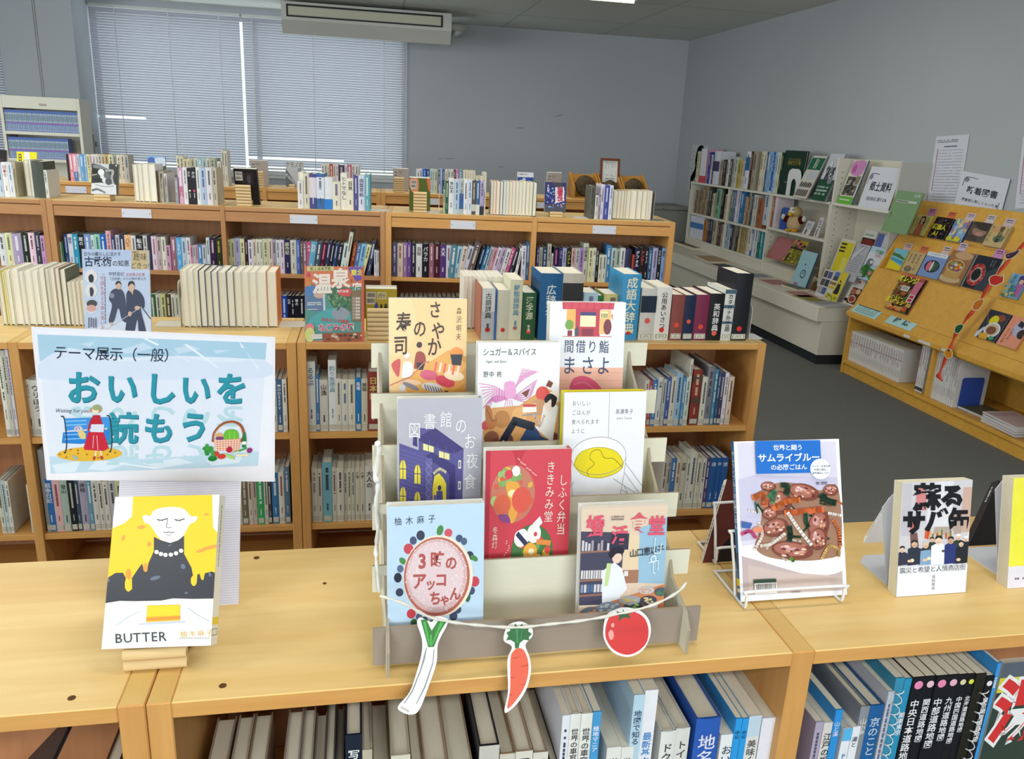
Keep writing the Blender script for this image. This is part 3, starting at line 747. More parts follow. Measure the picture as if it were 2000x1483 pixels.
tube_stand('pale tube book stand holding up the yellow and black novel', Matrix.Translation((onz(241, 1318, T).x, y0, T)), .073, 2, 4, tr, 'tube stands', B0.y-y0+.034)
# ---- sign and its corrugated board
sy = 1.115
BD_ = None
m = MB(); tb = thing('corrugated_sign_board', 'white corrugated plastic board propping up the theme sign', 'sign board')
pb = onz(466, 1180, T); pr = ony(463, 960, sy+.012); BD_ = Vector((0, sy+.024-pb.y, .168))
m.prism([(0, 0), (.165, 0), (.165, .30), (0, .30)], (pb.x-.165, pb.y, T), (1, 0, 0), BD_.normalized(), (0, 1, 0), .004, 'dcdae6')
a = Art(m, Vector((pb.x-.165, pb.y, T))+BD_.normalized()*.30-Vector((0, .0001, 0)), (1, 0, 0), -BD_.normalized(), .165, .30)
a.emit([[(.0, k/90), (1, k/90), (1, (k+.35)/90), (0, (k+.35)/90)] for k in range(90)], 'c9c7d6')
m.build('sheet', 'print', tb)
def d_sign(a):
    a.rectu(0, 0, 1, 1, 'e9ebf6')
    a.poly([(92, 92), (1846, 152), (1862, 1140), (188, 1160)], 'dce4f4')
    a.poly([(92, 92), (1846, 152), (1846, 280), (1500, 262), (1200, 250), (700, 262), (330, 190), (110, 290)], 'a9cbe2')
    a.blob([(110, 300), (330, 200), (700, 290), (1100, 262), (1500, 300), (1840, 290), (1840, 420), (800, 430), (130, 420)], 'd3def2')
    for q in ([(410, 160), (520, 140), (480, 185)], [(640, 230), (880, 150), (960, 190), (800, 230)], [(1120, 190), (1250, 170), (1330, 200), (1150, 235)], [(1420, 205), (1560, 205), (1450, 235)]): a.poly(q, 'c3d8ee')
    a.poly([(870, 118), (905, 120), (1005, 165), (985, 172)], 'e4eefa'); a.poly([(1000, 168), (1260, 300), (1250, 300)], 'e4eefa')
    a.poly([(1185, 160), (1225, 165), (1480, 340), (1470, 345)], 'e4eefa'); a.poly([(1625, 140), (1672, 190), (1650, 188)], 'f0f5fc'); a.poly([(1660, 190), (1800, 350), (1790, 352)], 'e4eefa')
    a.poly([(180, 1020), (900, 1060), (1858, 1020), (1862, 1140), (188, 1160)], 'bcd6ea')
    for q in ([(200, 1090), (420, 1060), (380, 1150), (230, 1158)], [(540, 1060), (800, 1090), (620, 1150), (480, 1130)], [(900, 1095), (1200, 1060), (1320, 1100), (1050, 1140)], [(1420, 1080), (1720, 1060), (1700, 1110), (1480, 1130)]): a.poly(q, 'd6e6f4')
    a.poly([(600, 1070), (1090, 1140), (1000, 1142)], 'eaf2fb')
    a.text('テーマ展示（一般）', 680, 235, 108, '2c3448', sp=.965, rot=.028, bold=.006)
    ln = (('おいしいを', ((432, 485), (728, 492), (1030, 497), (1305, 507), (1590, 503)), 262), ('読もう', ((740, 805), (1030, 810), (1310, 805)), 258))
    for st, ps, sz in ln:                       # mirrored lettering printed under each line
        for ch, (x, y) in zip(st, ps):
            vs, fs, ad = glyph(ch, .02); qs = []
            for f in fs:
                q = []
                for k in f:
                    gx, gy = vs[k][0]-.5, vs[k][1]-.38
                    q.append(a.uv((x+gx*sz+10, y+sz*.90+gy*sz*.8)))
                if min(vs[k][1] for k in f) < .62: qs.append(q)
            a.emit(qs, 'b4d6e2')
    for st, ps, sz in ln:
        for dx, dy, c, b in ((5, 7, '1d6f86', .030), (0, 0, '2f93a8', .026)):
            for ch, (x, y) in zip(st, ps): a.text(ch, x+dx, y+dy, sz, c, bold=b)
    # bench, reader and pigeon
    a.ell(490, 1008, 255, 58, 'e0b43a')
    for x, y in ((345, 968), (400, 975), (400, 1000), (470, 1010), (630, 1015), (310, 1030), (560, 1040), (690, 1000), (260, 1005)): a.ell(x, y, 9, 7, 'a8692c', 8)
    a.poly([(292, 722), (640, 716), (640, 800), (300, 818)], '3f93de'); a.poly([(285, 830), (640, 815), (640, 900), (420, 925), (275, 915)], '2d83d8')
    for y in (745, 775, 850, 885): a.line([(300, y), (460, y-5)], 8, '8cc4f0')
    for x in (305, 655): a.line([(x-35, 705), (x-15, 715), (x, 800), (x+8, 900), (x, 985), (x-12, 990)], 9, '39465c', True)
    a.blob([(505, 640), (560, 625), (580, 655), (560, 680), (500, 675), (485, 655)], 'b7946a'); a.ell(530, 660, 26, 32, 'e9dcc8'); a.ell(540, 640, 34, 22, '9aa678')
    a.poly([(515, 700), (565, 700), (605, 820), (590, 830), (560, 770), (500, 770), (480, 830), (470, 815), (490, 740)], 'b8283c'); a.poly([(500, 770), (600, 772), (596, 835), (495, 832)], 'd7dcee')
    a.poly([(478, 830), (598, 835), (640, 965), (600, 985), (450, 972), (445, 950)], 'c42a40'); a.line([(520, 860), (515, 960)], 4, 'e9cbd0'); a.line([(545, 860), (555, 975)], 4, 'e9cbd0')
    a.line([(540, 985), (535, 1030)], 12, 'ecdccc'); a.line([(575, 985), (585, 1030)], 12, 'ecdccc'); a.ell(528, 1040, 12, 18, 'b5483c', 10, .4); a.ell(586, 1038, 12, 18, 'b5483c', 10, -.4)
    a.ell(402, 805, 34, 26, 'c4bcd6'); a.ell(430, 850, 26, 40, 'dcc886', 14, -.5)
    for i in range(8): a.ell(385+rnd_(i)*36, 790+rnd_(i+20)*26, 6, 6, ('8c6f9a', 'e7e2ee')[i % 2], 7)
    a.poly([(355, 1010), (390, 1025), (405, 1048), (372, 1046)], '8fb4c4')
    a.text('Waiting for you...', 365, 660, 42, '4c4660', rot=.02, shear=.25, sx=.86)
    # basket of vegetables
    a.line([(1470, 925), (1480, 850), (1540, 785), (1620, 768), (1690, 800), (1722, 870), (1705, 930)], 20, 'b86a48', True); a.line([(1476, 915), (1486, 850), (1545, 792), (1620, 776), (1682, 806), (1712, 870)], 5, 'd99a78', True)
    a.ell(1520, 880, 30, 24, 'd8a868'); a.ell(1525, 900, 36, 14, '7a3a78'); a.blob([(1555, 880), (1570, 840), (1625, 828), (1670, 850), (1680, 900), (1640, 920), (1570, 918)], '6ab63c'); a.line([(1600, 845), (1610, 910)], 4, '9ad46a'); a.line([(1640, 850), (1650, 910)], 4, '9ad46a')
    a.poly([(1478, 915), (1700, 905), (1690, 1012), (1500, 1000)], 'd88a6c')
    for k in range(5): a.line([(1482, 922+k*18), (1696, 915+k*19)], 5, 'f1ddd4')
    for k in range(9): a.line([(1492+k*24, 915), (1505+k*22, 1004)], 5, 'f1ddd4')
    a.poly([(1718, 855), (1735, 855), (1748, 920), (1746, 980), (1714, 980), (1712, 920)], '2c7a44'); a.rect(1714, 930, 1746, 955, 'eee')
    for x, y, rx, ry, c in ((1612, 995, 26, 26, 'b3243a'), (1502, 1027, 28, 20, 'cf3a2e'), (1552, 1050, 34, 22, 'cf3a2e'), (1478, 1065, 38, 24, '1f7a36'), (1780, 1005, 24, 22, '8b3a7c'), (1700, 1045, 30, 12, 'e8dcb8'), (1750, 1042, 30, 12, 'e8dcb8')): a.ell(x, y, rx, ry, c, 16)
    for i in range(14): a.ell(1400+rnd_(i)*80, 960+rnd_(i+9)*85, 20, 16, ('2f8a3c', '3c9c48')[i % 2], 8, i)
    a.line([(1640, 1028), (1750, 985)], 16, '4aa04c'); a.line([(1640, 1030), (1690, 1012)], 9, 'e6eee0'); a.poly([(1560, 1018), (1650, 1050), (1665, 1078), (1620, 1068)], 'a9cc6a')
    a.ell(1490, 1010, 8, 5, '2f8a3c', 7); a.ell(1548, 1032, 8, 5, '2f8a3c', 7)
def rnd_(i): return (math.sin(i*12.9898+4.1)*43758.5453) % 1.0
O = ony(66, 643, sy); eR = ony(533, 661, sy); eB = ony(95, 933, sy+.012)
eu = (eR-O); w = eu.length; ev = (eB-O); h = ev.length
t = thing('theme_sign', 'laminated theme sign with large turquoise lettering, bench and vegetable basket', 'sign', M=face_M(O+ev, eu.normalized(), ev.normalized()))
m = MB(); m.box((-.003, 0, -.004), (w+.003, .0008, h+.003), 'e9e8f2'); d_sign(Art(m, (0, -.0002, h), (1, 0, 0), (0, 0, -1), w, h, ((68, 55), (1892, 122), (172, 1192)), .000016)); m.build('sign_sheet', 'gloss', t)

# ---- cardboard display stand
YK = [.876+.0605*k for k in range(6)]
TABL = [(728, 1234), (727, 1104), (727, 981), (727, 869), (725, 767), (725, 669)]; TABR = [(1370, 1180), (1348, 1075), (1325, 967), (1303, 857), (1283, 764), (1265, 671)]
stand = thing('cardboard_book_stand', 'stepped cardboard display stand with tabs, full of food novels', 'display stand')
sL, sR = [], []
for k in range(6):
    a_, b_ = ony(*TABL[k], YK[k]), ony(*TABR[k], YK[k]); sL.append(a_); sR.append(b_)
xl = ony(757, 1200, YK[0]).x; xr = ony(1338, 1180, YK[0]).x
ZK = [(sL[k].z+sR[k].z)/2 for k in range(6)]
prof = [(.855, T), (.855, T+.035), (.870, ZK[0]-.002)]
for k in range(1, 6): prof += [(YK[k]-.012, ZK[k]-.035), (YK[k]+.004, ZK[k]-.008)]
prof += [(YK[5]+.03, ZK[5]-.01), (YK[5]+.05, T)]
for x in (xl, xr):
    m = MB(); m.prism(prof, (x-.002, 0, 0), (0, 1, 0), (0, 0, 1), (1, 0, 0), .004, 'dcd8c6', side='a69a86'); m.build('side_board', 'board', stand)
for k in range(6):
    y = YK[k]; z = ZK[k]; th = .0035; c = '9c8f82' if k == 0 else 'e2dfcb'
    hh = .06 if k == 0 else .115; tabh = .038
    x0, x1 = sL[k].x, sR[k].x
    zb = max(z-hh, T+(.004 if k == 0 else .012))
    pts = [(x0, z), (x0, z-tabh), (xl-.004, z-tabh), (xl-.004, zb), (xr+.004, zb), (xr+.004, z-tabh), (x1, z-tabh), (x1, z)]
    if k == 0: pts = [(x0, z), (x0, zb), (x1, zb), (x1, z)]
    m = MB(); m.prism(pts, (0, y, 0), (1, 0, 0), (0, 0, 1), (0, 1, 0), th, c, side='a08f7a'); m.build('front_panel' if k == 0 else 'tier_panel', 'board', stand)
# white tape wound down the stand's left tabs
m = MB(); tp_ = []
for px, py, k in ((737, 866, 3), (741, 880, 3), (733, 930, 2), (739, 945, 2), (735, 985, 2), (738, 1035, 2), (734, 1075, 1), (736, 1105, 1), (741, 1158, 1)):
    tp_.append(tuple(ony(px, py, YK[k]-.008)))
tp_ = spline(tp_, 4, False)
m.tube(tp_, [.0045-.0028*i/len(tp_)+.0008*math.sin(i*2.1) for i in range(len(tp_))], 'e8e8e4', n=6)
tag(m.build('plastic_tape', 'gloss'), 'white plastic tape knotted down the left tabs of the cardboard stand', 'tape')

# ---- the novels on the stand
def lead(a): a.rectu(0, 0, 1, 1, 'eee')
def d_sushi(a):          # zoom 700-1040 x 560-1000
    a.rectu(0, 0, 1, 1, 'f5cf96'); a.ell(660, 600, 120, 110, 'f8dba6', 20); a.ell(260, 200, 120, 160, 'f7d6a0', 20)
    a.poly([(350, 620), (620, 345), (730, 380), (730, 545), (420, 690)], 'd59a4e'); a.poly([(275, 480), (600, 340), (735, 420), (425, 650)], 'e6ac5c'); a.poly([(425, 650), (735, 500), (735, 560), (425, 700)], 'c98c42')
    for cx, cy, rx, ry, c, r in ((470, 460, 62, 26, 'd5627c', .15), (580, 495, 68, 28, 'cf4256', .25), (445, 568, 70, 24, 'a83a56', .1), (640, 470, 70, 24, 'f0d9b4', .15), (340, 490, 80, 14, 'f0c8a4', .1), (350, 510, 60, 12, '8e8a92', .35), (490, 520, 70, 22, 'd8d2d2', .15)): a.ell(cx, cy, rx, ry, c, 18, r)
    for k in range(6): a.line([(520+k*30, 400+k*5), (510+k*30, 440+k*5)], 14, ('e86a5c', 'f6d9cf')[k % 2])
    for k in range(7): a.line([(440+k*18, 505+k*4), (455+k*18, 535+k*3)], 5, '4c4456')
    a.blob([(610, 345), (650, 328), (695, 345), (690, 372), (615, 370)], 'ee9648'); a.poly([(612, 362), (695, 365), (685, 420), (625, 415)], '33343e')
    for x, y, hc, bc, s in ((405, 355, '3f2f2c', 'a04a40', 1), (322, 400, 'f4f0ea', 'e9e9ee', .95), (295, 570, 'd7d8d6', '6aa0a0', 1.15), (590, 610, '2d2a30', 'd89a6c', 1.1)):
        a.blob([(x-34*s, y+45*s), (x-20*s, y-10*s), (x+22*s, y-10*s), (x+42*s, y+20*s), (x+30*s, y+60*s), (x-30*s, y+70*s)], bc); a.ell(x, y-36*s, 17*s, 20*s, 'edc3a4'); a.ell(x-2, y-47*s, 19*s, 15*s, hc)
    a.poly([(385, 395), (440, 395), (430, 432), (392, 430)], '2f3442'); a.rect(565, 640, 615, 700, '35456c'); a.poly([(310, 600), (345, 600), (350, 700), (320, 690)], '2c3038')
    a.blob([(225, 390), (275, 372), (275, 430), (262, 460), (225, 415)], 'cf5a58'); a.line([(210, 500), (280, 480), (350, 460), (430, 400), (470, 395)], 6, 'd98a72', True); a.line([(640, 690), (690, 660), (730, 690)], 9, 'c8503c', True); a.ell(712, 655, 16, 24, 'cf5a4a')
    for ch, x, y, sz in (('寿', 298, 195, 104), ('司', 280, 305, 100), ('の', 405, 228, 92), ('さ', 505, 140, 88), ('や', 528, 243, 94), ('か', 503, 320, 98)): a.text(ch, x, y, sz, '40281e', bold=.014)
    a.text('森沢明夫', 665, 130, 36, '5c4632', True, sp=1.16)
def d_sugar(a):          # zoom 920-1360 x 560-1000
    a.rectu(0, 0, 1, 1, 'f0f0f2')
    for k in range(9): a.line([(60+k*8, 575+k*18), (160, 590+k*8), (250, 630+k*4)], 6, 'e8a8d4', True)
    for k in range(9): a.line([(265, 640), (300+k*4, 590-k*3), (345+k*12, 500+k*2)], 6, 'e8a8d4', True)
    for k in range(7): a.line([(90+k*9, 700-k*9), (170, 640+k*5), (250, 650)], 6, 'dd8cc4', True)
    for k in range(6): a.line([(280, 650), (350+k*4, 610+k*12), (440-k*5, 560+k*12)], 6, 'e09ccc', True)
    a.blob([(225, 575), (290, 570), (300, 640), (240, 650)], 'e6a4d0')
    for k in range(4): a.line([(240+k*12, 660), (225+k*20, 710), (215+k*26, 760)], 5, 'e8a8d4', True)
    a.poly([(90, 780), (150, 700), (330, 690), (420, 640), (500, 600), (600, 640), (605, 900), (500, 930), (300, 930), (140, 920), (95, 860)], 'd9a064')
    for x, y, r, c in ((480, 630, 45, 'd9544c'), (460, 700, 50, 'c79468'), (215, 760, 55, 'b98048'), (330, 740, 50, 'e6b070'), (150, 860, 50, '8a5a44'), (560, 650, 40, 'f2e6d6'), (250, 870, 45, '6a4a48'), (420, 900, 60, '5c4250'), (560, 870, 45, '7c3a3c'), (108, 790, 28, 'd0525a')): a.ell(x, y, r, r*.85, c, 14)
    for p in ([(340, 625), (395, 605), (375, 650)], [(500, 590), (520, 560), (550, 575), (535, 600)], [(130, 880), (200, 850), (180, 900)]): a.poly(p, '7c4636')
    a.poly([(350, 690), (440, 680), (445, 725), (352, 728)], 'f3efe9'); a.rect(352, 684, 440, 698, 'cf4a48'); a.line([(350, 742), (455, 735)], 7, '8c96a4')
    a.blob([(105, 690), (140, 700), (160, 760), (185, 745), (170, 800), (130, 810), (110, 770)], 'b9743f'); a.line([(110, 700), (150, 770), (180, 760)], 3, '59382a')
    a.poly([(490, 690), (545, 665), (590, 700), (580, 760), (560, 890), (430, 800), (470, 800)], 'eceae6'); a.poly([(340, 870), (410, 770), (480, 850), (560, 890), (500, 950), (330, 945)], '2f4a76')
    a.line([(420, 800), (300, 770), (220, 880)], 44, '23283a'); a.line([(230, 880), (130, 915)], 20, 'efeae6'); a.poly([(88, 900), (140, 920), (160, 950), (130, 958)], '2a3044')
    a.ell(525, 690, 30, 34, 'f4ddd0'); a.blob([(495, 655), (530, 630), (575, 650), (570, 690), (545, 700), (540, 660), (505, 680)], '241f2a'); a.ell(560, 660, 20, 18, '2a2228'); a.line([(500, 740), (470, 800), (455, 770), (430, 745)], 14, 'f2dccf', True)
    for k in range(14): a.ell(100+k*38, 930+8*math.sin(k*2), 16, 11, ('eee4e4', '9c6a68', 'e6cfc4')[k % 3], 9)
    a.text('シュガー＆スパイス', 255, 415, 42, '44444c', sp=.93); a.text('Sugar and Spice', 165, 462, 20, '77777c', shear=.25); a.text('野中 柊', 145, 528, 34, '44444c', sp=1.1)
def d_magari(a):
    a.rectu(0, 0, 1, 1, 'eceff5'); a.rect(500, 415, 1060, 760, 'f0b9a4')
    for y in (440, 480, 520, 560, 600, 640): a.line([(520, y), (1045, y)], 3, 'eaa995')
    a.poly([(600, 98), (945, 98), (940, 130), (604, 134)], 'cf4458'); a.poly([(690, 130), (855, 130), (855, 262), (692, 262)], 'c23a50'); a.rect(632, 134, 690, 230, 'ecb45c'); a.rect(722, 152, 825, 216, 'f0e6bc'); a.rect(722, 145, 825, 162, '3f3c70'); a.rect(735, 226, 812, 262, '8a2c40'); a.rect(850, 134, 925, 250, 'eebd78'); a.rect(853, 140, 905, 172, 'f4e3ac')
    for k in range(5): a.rect(860+k*9, 150, 865+k*9, 170, '6a7a3c')
    a.ell(905, 215, 27, 38, '7a3440'); a.ell(652, 208, 28, 24, '7aa048'); a.rect(642, 235, 672, 262, '8a2a38'); a.poly([(688, 230), (705, 212), (716, 230), (716, 264), (690, 264)], '4c5058'); a.poly([(925, 160), (936, 150), (940, 182)], 'd98c6c'); a.line([(610, 265), (935, 262)], 4, 'd88a7c')
    for k in range(7): a.line([(612+k*50, 100), (612+k*50, 130)], 3, 'a8283c')
    a.text('間借り鮨', 772, 312, 68, '3b4468', sp=1.14, bold=.004); 
    for ch, x in (('ま', 662), ('さ', 785), ('よ', 893)): a.text(ch, x, 405, 98, '3b4468', bold=.004)
    a.blob([(680, 545), (740, 530), (820, 565), (855, 590), (800, 592), (720, 575)], 'f4e6d6'); a.blob([(672, 508), (700, 468), (770, 458), (850, 490), (905, 550), (880, 582), (840, 562), (760, 535), (680, 525)], 'd8587c'); a.line([(700, 500), (770, 490), (850, 530)], 4, 'ea90a6', True)
    a.text('宏一', 655, 565, 42, '444'); a.line([(600, 594), (622, 594)], 3, '666')
def d_library(a):        # zoom 700-1040
    a.rectu(0, 0, 1, 1, 'b7b7c4')
    P = '5a5694'; Dk = '413d78'
    a.poly([(268, 955), (395, 990), (395, 880), (520, 890), (695, 985), (690, 1270), (640, 1350), (470, 1360), (268, 1300)], P)
    a.poly([(395, 945), (400, 925), (500, 880), (695, 985), (630, 1010)], Dk); a.poly([(440, 1020), (485, 1000), (640, 1070), (640, 1090), (600, 1110)], Dk); a.poly([(360, 925), (385, 925), (388, 975), (355, 965)], Dk)
    for k in range(16): a.line([(270, 985+k*20), (440, 1028+k*20)], 2, '7470ac')
    for k in range(5): a.line([(410+k*55, 925+k*16), (420+k*55, 985+k*12)], 2, '7470ac')
    for x, y in ((292, 1085), (388, 1110), (292, 1220), (388, 1245)):
        a.poly([(x-20, y+45), (x-20, y-20), (x-12, y-42), (x, y-50), (x+12, y-42), (x+20, y-18), (x+20, y+48)], 'eadb4a'); a.line([(x, y-48), (x, y+46)], 4, Dk); a.line([(x-20, y-4), (x+20, y-2)], 4, Dk)
    for x, y in ((455, 975), (560, 1012)): a.poly([(x-30, y-18), (x+40, y-2), (x+40, y+28), (x-30, y+14)], 'e9e2a0'); a.line([(x+4, y-10), (x+4, y+20)], 4, P)
    a.poly([(488, 1180), (500, 1120), (530, 1105), (560, 1130), (580, 1160), (580, 1310), (545, 1300), (490, 1285)], 'eadb4a'); a.ell(535, 1180, 12, 14, Dk); a.poly([(515, 1195), (555, 1195), (560, 1260), (515, 1262)], P); a.rect(495, 1215, 515, 1265, '7470ac'); a.line([(498, 1105), (535, 1085), (575, 1100)], 14, 'efe9c0', True)
    a.blob([(485, 1330), (530, 1310), (580, 1325), (582, 1355), (540, 1368), (490, 1358)], '3c3868'); a.line([(535, 1330), (535, 1380)], 6, '3c3868'); a.line([(490, 1340), (500, 1375)], 4, '3c3868'); a.line([(580, 1340), (572, 1375)], 4, '3c3868')
    for y in (1062, 1168): a.rect(660, y-20, 678, y+22, 'e4e4d0'); a.rect(665, y-12, 673, y+14, P)
    a.poly([(600, 1080), (640, 1070), (640, 1350), (605, 1340)], Dk); a.poly([(440, 1030), (485, 1030), (485, 1360), (440, 1350)], '6763a0')
    for k in range(8): a.line([(442, 1050+k*40), (484, 1085+k*40)], 3, '8f8cc0'); a.line([(484, 1050+k*40), (442, 1085+k*40)], 3, '8f8cc0')
    for ch, x, y in (('図', 368, 892), ('書', 468, 848), ('館', 575, 840), ('の', 675, 870), ('お', 736, 948), ('夜', 754, 1045), ('食', 740, 1150)): a.text(ch, x, y, 84, 'f2f2f4')
    a.line([(640, 1395), (660, 1390)], 5, 'e9e9ee')
def d_pot(a):            # zoom 920-1360
    a.rectu(0, 0, 1, 1, 'eeeff5')
    g = '8c8c90'
    a.line([(915, 698), (922, 930)], 3, g)
    for i, st in enumerate(('おいしい', 'ごはんが', '食べられます', 'ように')): a.text(st, 668, 752+i*46.5, 28, '4a4a50', sp=1.12, align='l')
    a.text('高瀬隼子', 1022, 795, 28, '44444a', sp=1.1); a.text('Junko Takase', 1024, 828, 17, '666', sp=1.05)
    a.ell(862, 1020, 188, 98, 'f4f5f9', 36); a.blob([(698, 1062), (740, 1000), (860, 976), (980, 1000), (1035, 1060), (1000, 1105), (880, 1134), (760, 1115)], 'ecd91c', 6)
    a.ring(862, 1020, 186, 97, 3, g); a.line([(698, 1062), (740, 1000), (860, 976), (980, 1000), (1035, 1062)], 3, 'a89c20', True); a.line([(698, 1062), (760, 1115), (880, 1134), (1000, 1105), (1035, 1062)], 3, 'a89c20', True)
    a.line([(800, 1122), (790, 1095), (835, 1060), (803, 1030), (820, 995), (870, 992), (900, 1030), (960, 1035), (1000, 1060), (1030, 1085)], 3, '6a6418', True)
    a.line([(676, 1030), (690, 1180), (720, 1245), (860, 1288), (1000, 1265), (1032, 1180), (1052, 1030)], 3, g, True)
    for q in ([(1048, 1060), (1180, 1190)], [(1045, 1110), (1175, 1240)], [(1030, 1200), (1075, 1218), (1048, 1180)], [(970, 1140), (1020, 1165), (1170, 1240)], [(800, 1275), (795, 1350)], [(830, 1285), (826, 1350)], [(950, 1280), (1025, 1340), (1170, 1265)], [(680, 1180), (700, 1150)], [(720, 1250), (690, 1350)], [(1000, 1270), (1080, 1350)]): a.line(q, 3, g)
def food_disc(a, cx, cy, rx, ry, cols, seed, n=40, base='7a8a48', s=.16):
    a.ell(cx, cy, rx, ry, base, 30); r = random.Random(seed)
    for i in range(n):
        t = r.uniform(0, 6.28); k = math.sqrt(r.random())*.86; q = s*r.uniform(.5, 1.3)
        a.ell(cx+rx*k*math.cos(t), cy+ry*k*math.sin(t), rx*q, ry*q*r.uniform(.6, 1), r.choice(cols), 10, r.uniform(0, 3))
def d_bento(a):          # zoom 1: (700-1060, 850-1320) scale 3.156 -> use photo px
    a.rectu(0, 0, 1, 1, 'd44a58'); a.poly([(949, 881), (958, 881), (964, 1085), (954, 1085)], 'b83648'); a.poly([(1026, 880), (1012, 905), (1000, 880)], 'c43a4a')
    food_disc(a, 1005, 946, 43, 44, ('e0755c', 'd9644e', '8aa860', 'a8c878', 'e8b050'), 5, 34, 'c8806a')
    for i in range(12): a.ell(975+rnd_(i)*34, 908+rnd_(i+5)*26, 5, 5, ('9ac07c', '86b068')[i % 2], 8)
    a.blob([(990, 930), (1012, 928), (1020, 945), (1012, 985), (1000, 988), (996, 955)], 'e9a84a'); a.ell(1004, 945, 9, 6, 'f6e2b0'); a.ell(1022, 955, 19, 20, 'de5f50'); a.ell(985, 962, 17, 15, 'd9684e'); a.ell(1009, 911, 8, 8, 'f4ecec'); a.ell(995, 916, 8, 7, 'de4a58'); a.blob([(978, 978), (996, 978), (1002, 990), (986, 988)], '8a4a86')
    food_disc(a, 1048, 1037, 42, 44, ('e0755c', '4a8a50', '7aa860', 'e8b050', 'd9544c'), 8, 34, '4c7a4a')
    a.blob([(1014, 1005), (1032, 1000), (1040, 1018), (1024, 1028), (1012, 1020)], 'f2f0f2'); a.line([(1018, 1008), (1036, 1024)], 8, '3a3c5c'); a.ell(1050, 1007, 14, 15, 'f4f0f0'); a.ell(1053, 1008, 3.5, 3.5, 'cf4a50'); a.ell(1044, 1036, 14, 15, 'eab04a'); a.ell(1046, 1035, 6, 5, 'f6e8c0'); a.ell(1064, 1060, 19, 13, 'e0644c'); a.ell(1028, 1060, 14, 12, 'd04a5c'); a.line([(1058, 1020), (1082, 1022)], 8, 'e8904a'); a.poly([(1046, 992), (1060, 980), (1066, 990), (1060, 996)], 'f4f0f0')
    a.text('ききみみ堂', 1077, 895, 19, 'f4e4d8', True); a.text('しふく弁当', 1103, 915, 19, 'f4e4d8', True); a.text('冬森灯', 973, 995, 11.5, 'f4e4d8', True)
    for i in range(16): a.ell(992+rnd_(i)*12, 1018+i*3.6, 1.6, 1.4, 'eaa8a0', 6); a.ell(1012+i*2.4, 891+i*1.7+rnd_(i)*3, 1.5, 1.4, 'eaa8a0', 6)
def d_3ji(a):            # zoom (700-1060, 850-1320) scale 3.1556
    a.rectu(0, 0, 1, 1, 'c1d9ee')
    for x, y, rx, ry, c, r in ((335, 618, 22, 22, '4e5878', 0), (380, 592, 26, 26, '3c4258', 0), (306, 660, 30, 28, 'c84a58', 0), (500, 568, 20, 28, '4f8a4c', .4), (552, 582, 25, 22, 'd45a64', 0), (620, 612, 22, 20, '4a5878', 0), (650, 628, 20, 20, '566484', 0), (686, 704, 26, 24, '3a3f58', 0), (715, 718, 26, 14, '4f8a4c', .5), (720, 842, 30, 28, 'c84a58', 0), (700, 890, 22, 22, '4a5470', 0), (678, 925, 16, 26, '3f6a44', .2), (612, 988, 24, 22, '46506c', 0), (586, 1022, 26, 24, '3f4a66', 0), (460, 1062, 26, 24, '4f8a4c', .5), (404, 1040, 22, 22, '49526c', 0), (370, 1018, 20, 20, '5a6480', 0), (322, 1000, 28, 26, 'c8424e', 0), (338, 1048, 20, 22, '3f6a44', .5), (250, 885, 24, 22, '3c4258', 0), (240, 808, 24, 26, '2c3040', 0), (255, 762, 20, 20, '5c6a8a', 0), (270, 722, 24, 16, '4f8a4c', .6)): a.ell(x, y, rx, ry, c, 14, r)
    a.ell(490, 808, 218, 216, 'f0e4d0', 36); a.ell(482, 810, 206, 208, 'b86a5c', 36); a.ell(480, 806, 192, 194, 'd8b4b4', 36); a.ell(476, 800, 172, 172, 'e3cbd0', 34)
    r = random.Random(4); 
    a.emit([[a.uv((x+d[0], y+d[1])) for d in ((-3, -3), (3, -3), (3, 3), (-3, 3))] for x, y in [(480+q*math.cos(t), 806+q*math.sin(t)) for q, t in [(r.uniform(100, 195), r.uniform(0, 6.28)) for _ in range(160)]]], 'f2e6e6')
    for ch, x, y, sz in (('3', 392, 722, 104), ('時', 484, 720, 90), ('の', 570, 738, 78), ('ア', 372, 828, 92), ('ッ', 442, 845, 70), ('コ', 508, 825, 80), ('ち', 472, 922, 78), ('ゃ', 532, 930, 66), ('ん', 596, 902, 74)): a.text(ch, x, y, sz, 'b25a54', bold=.035)
    a.text('柚木麻子', 345, 512, 46, '37444f', sp=1.5, rot=-.05)
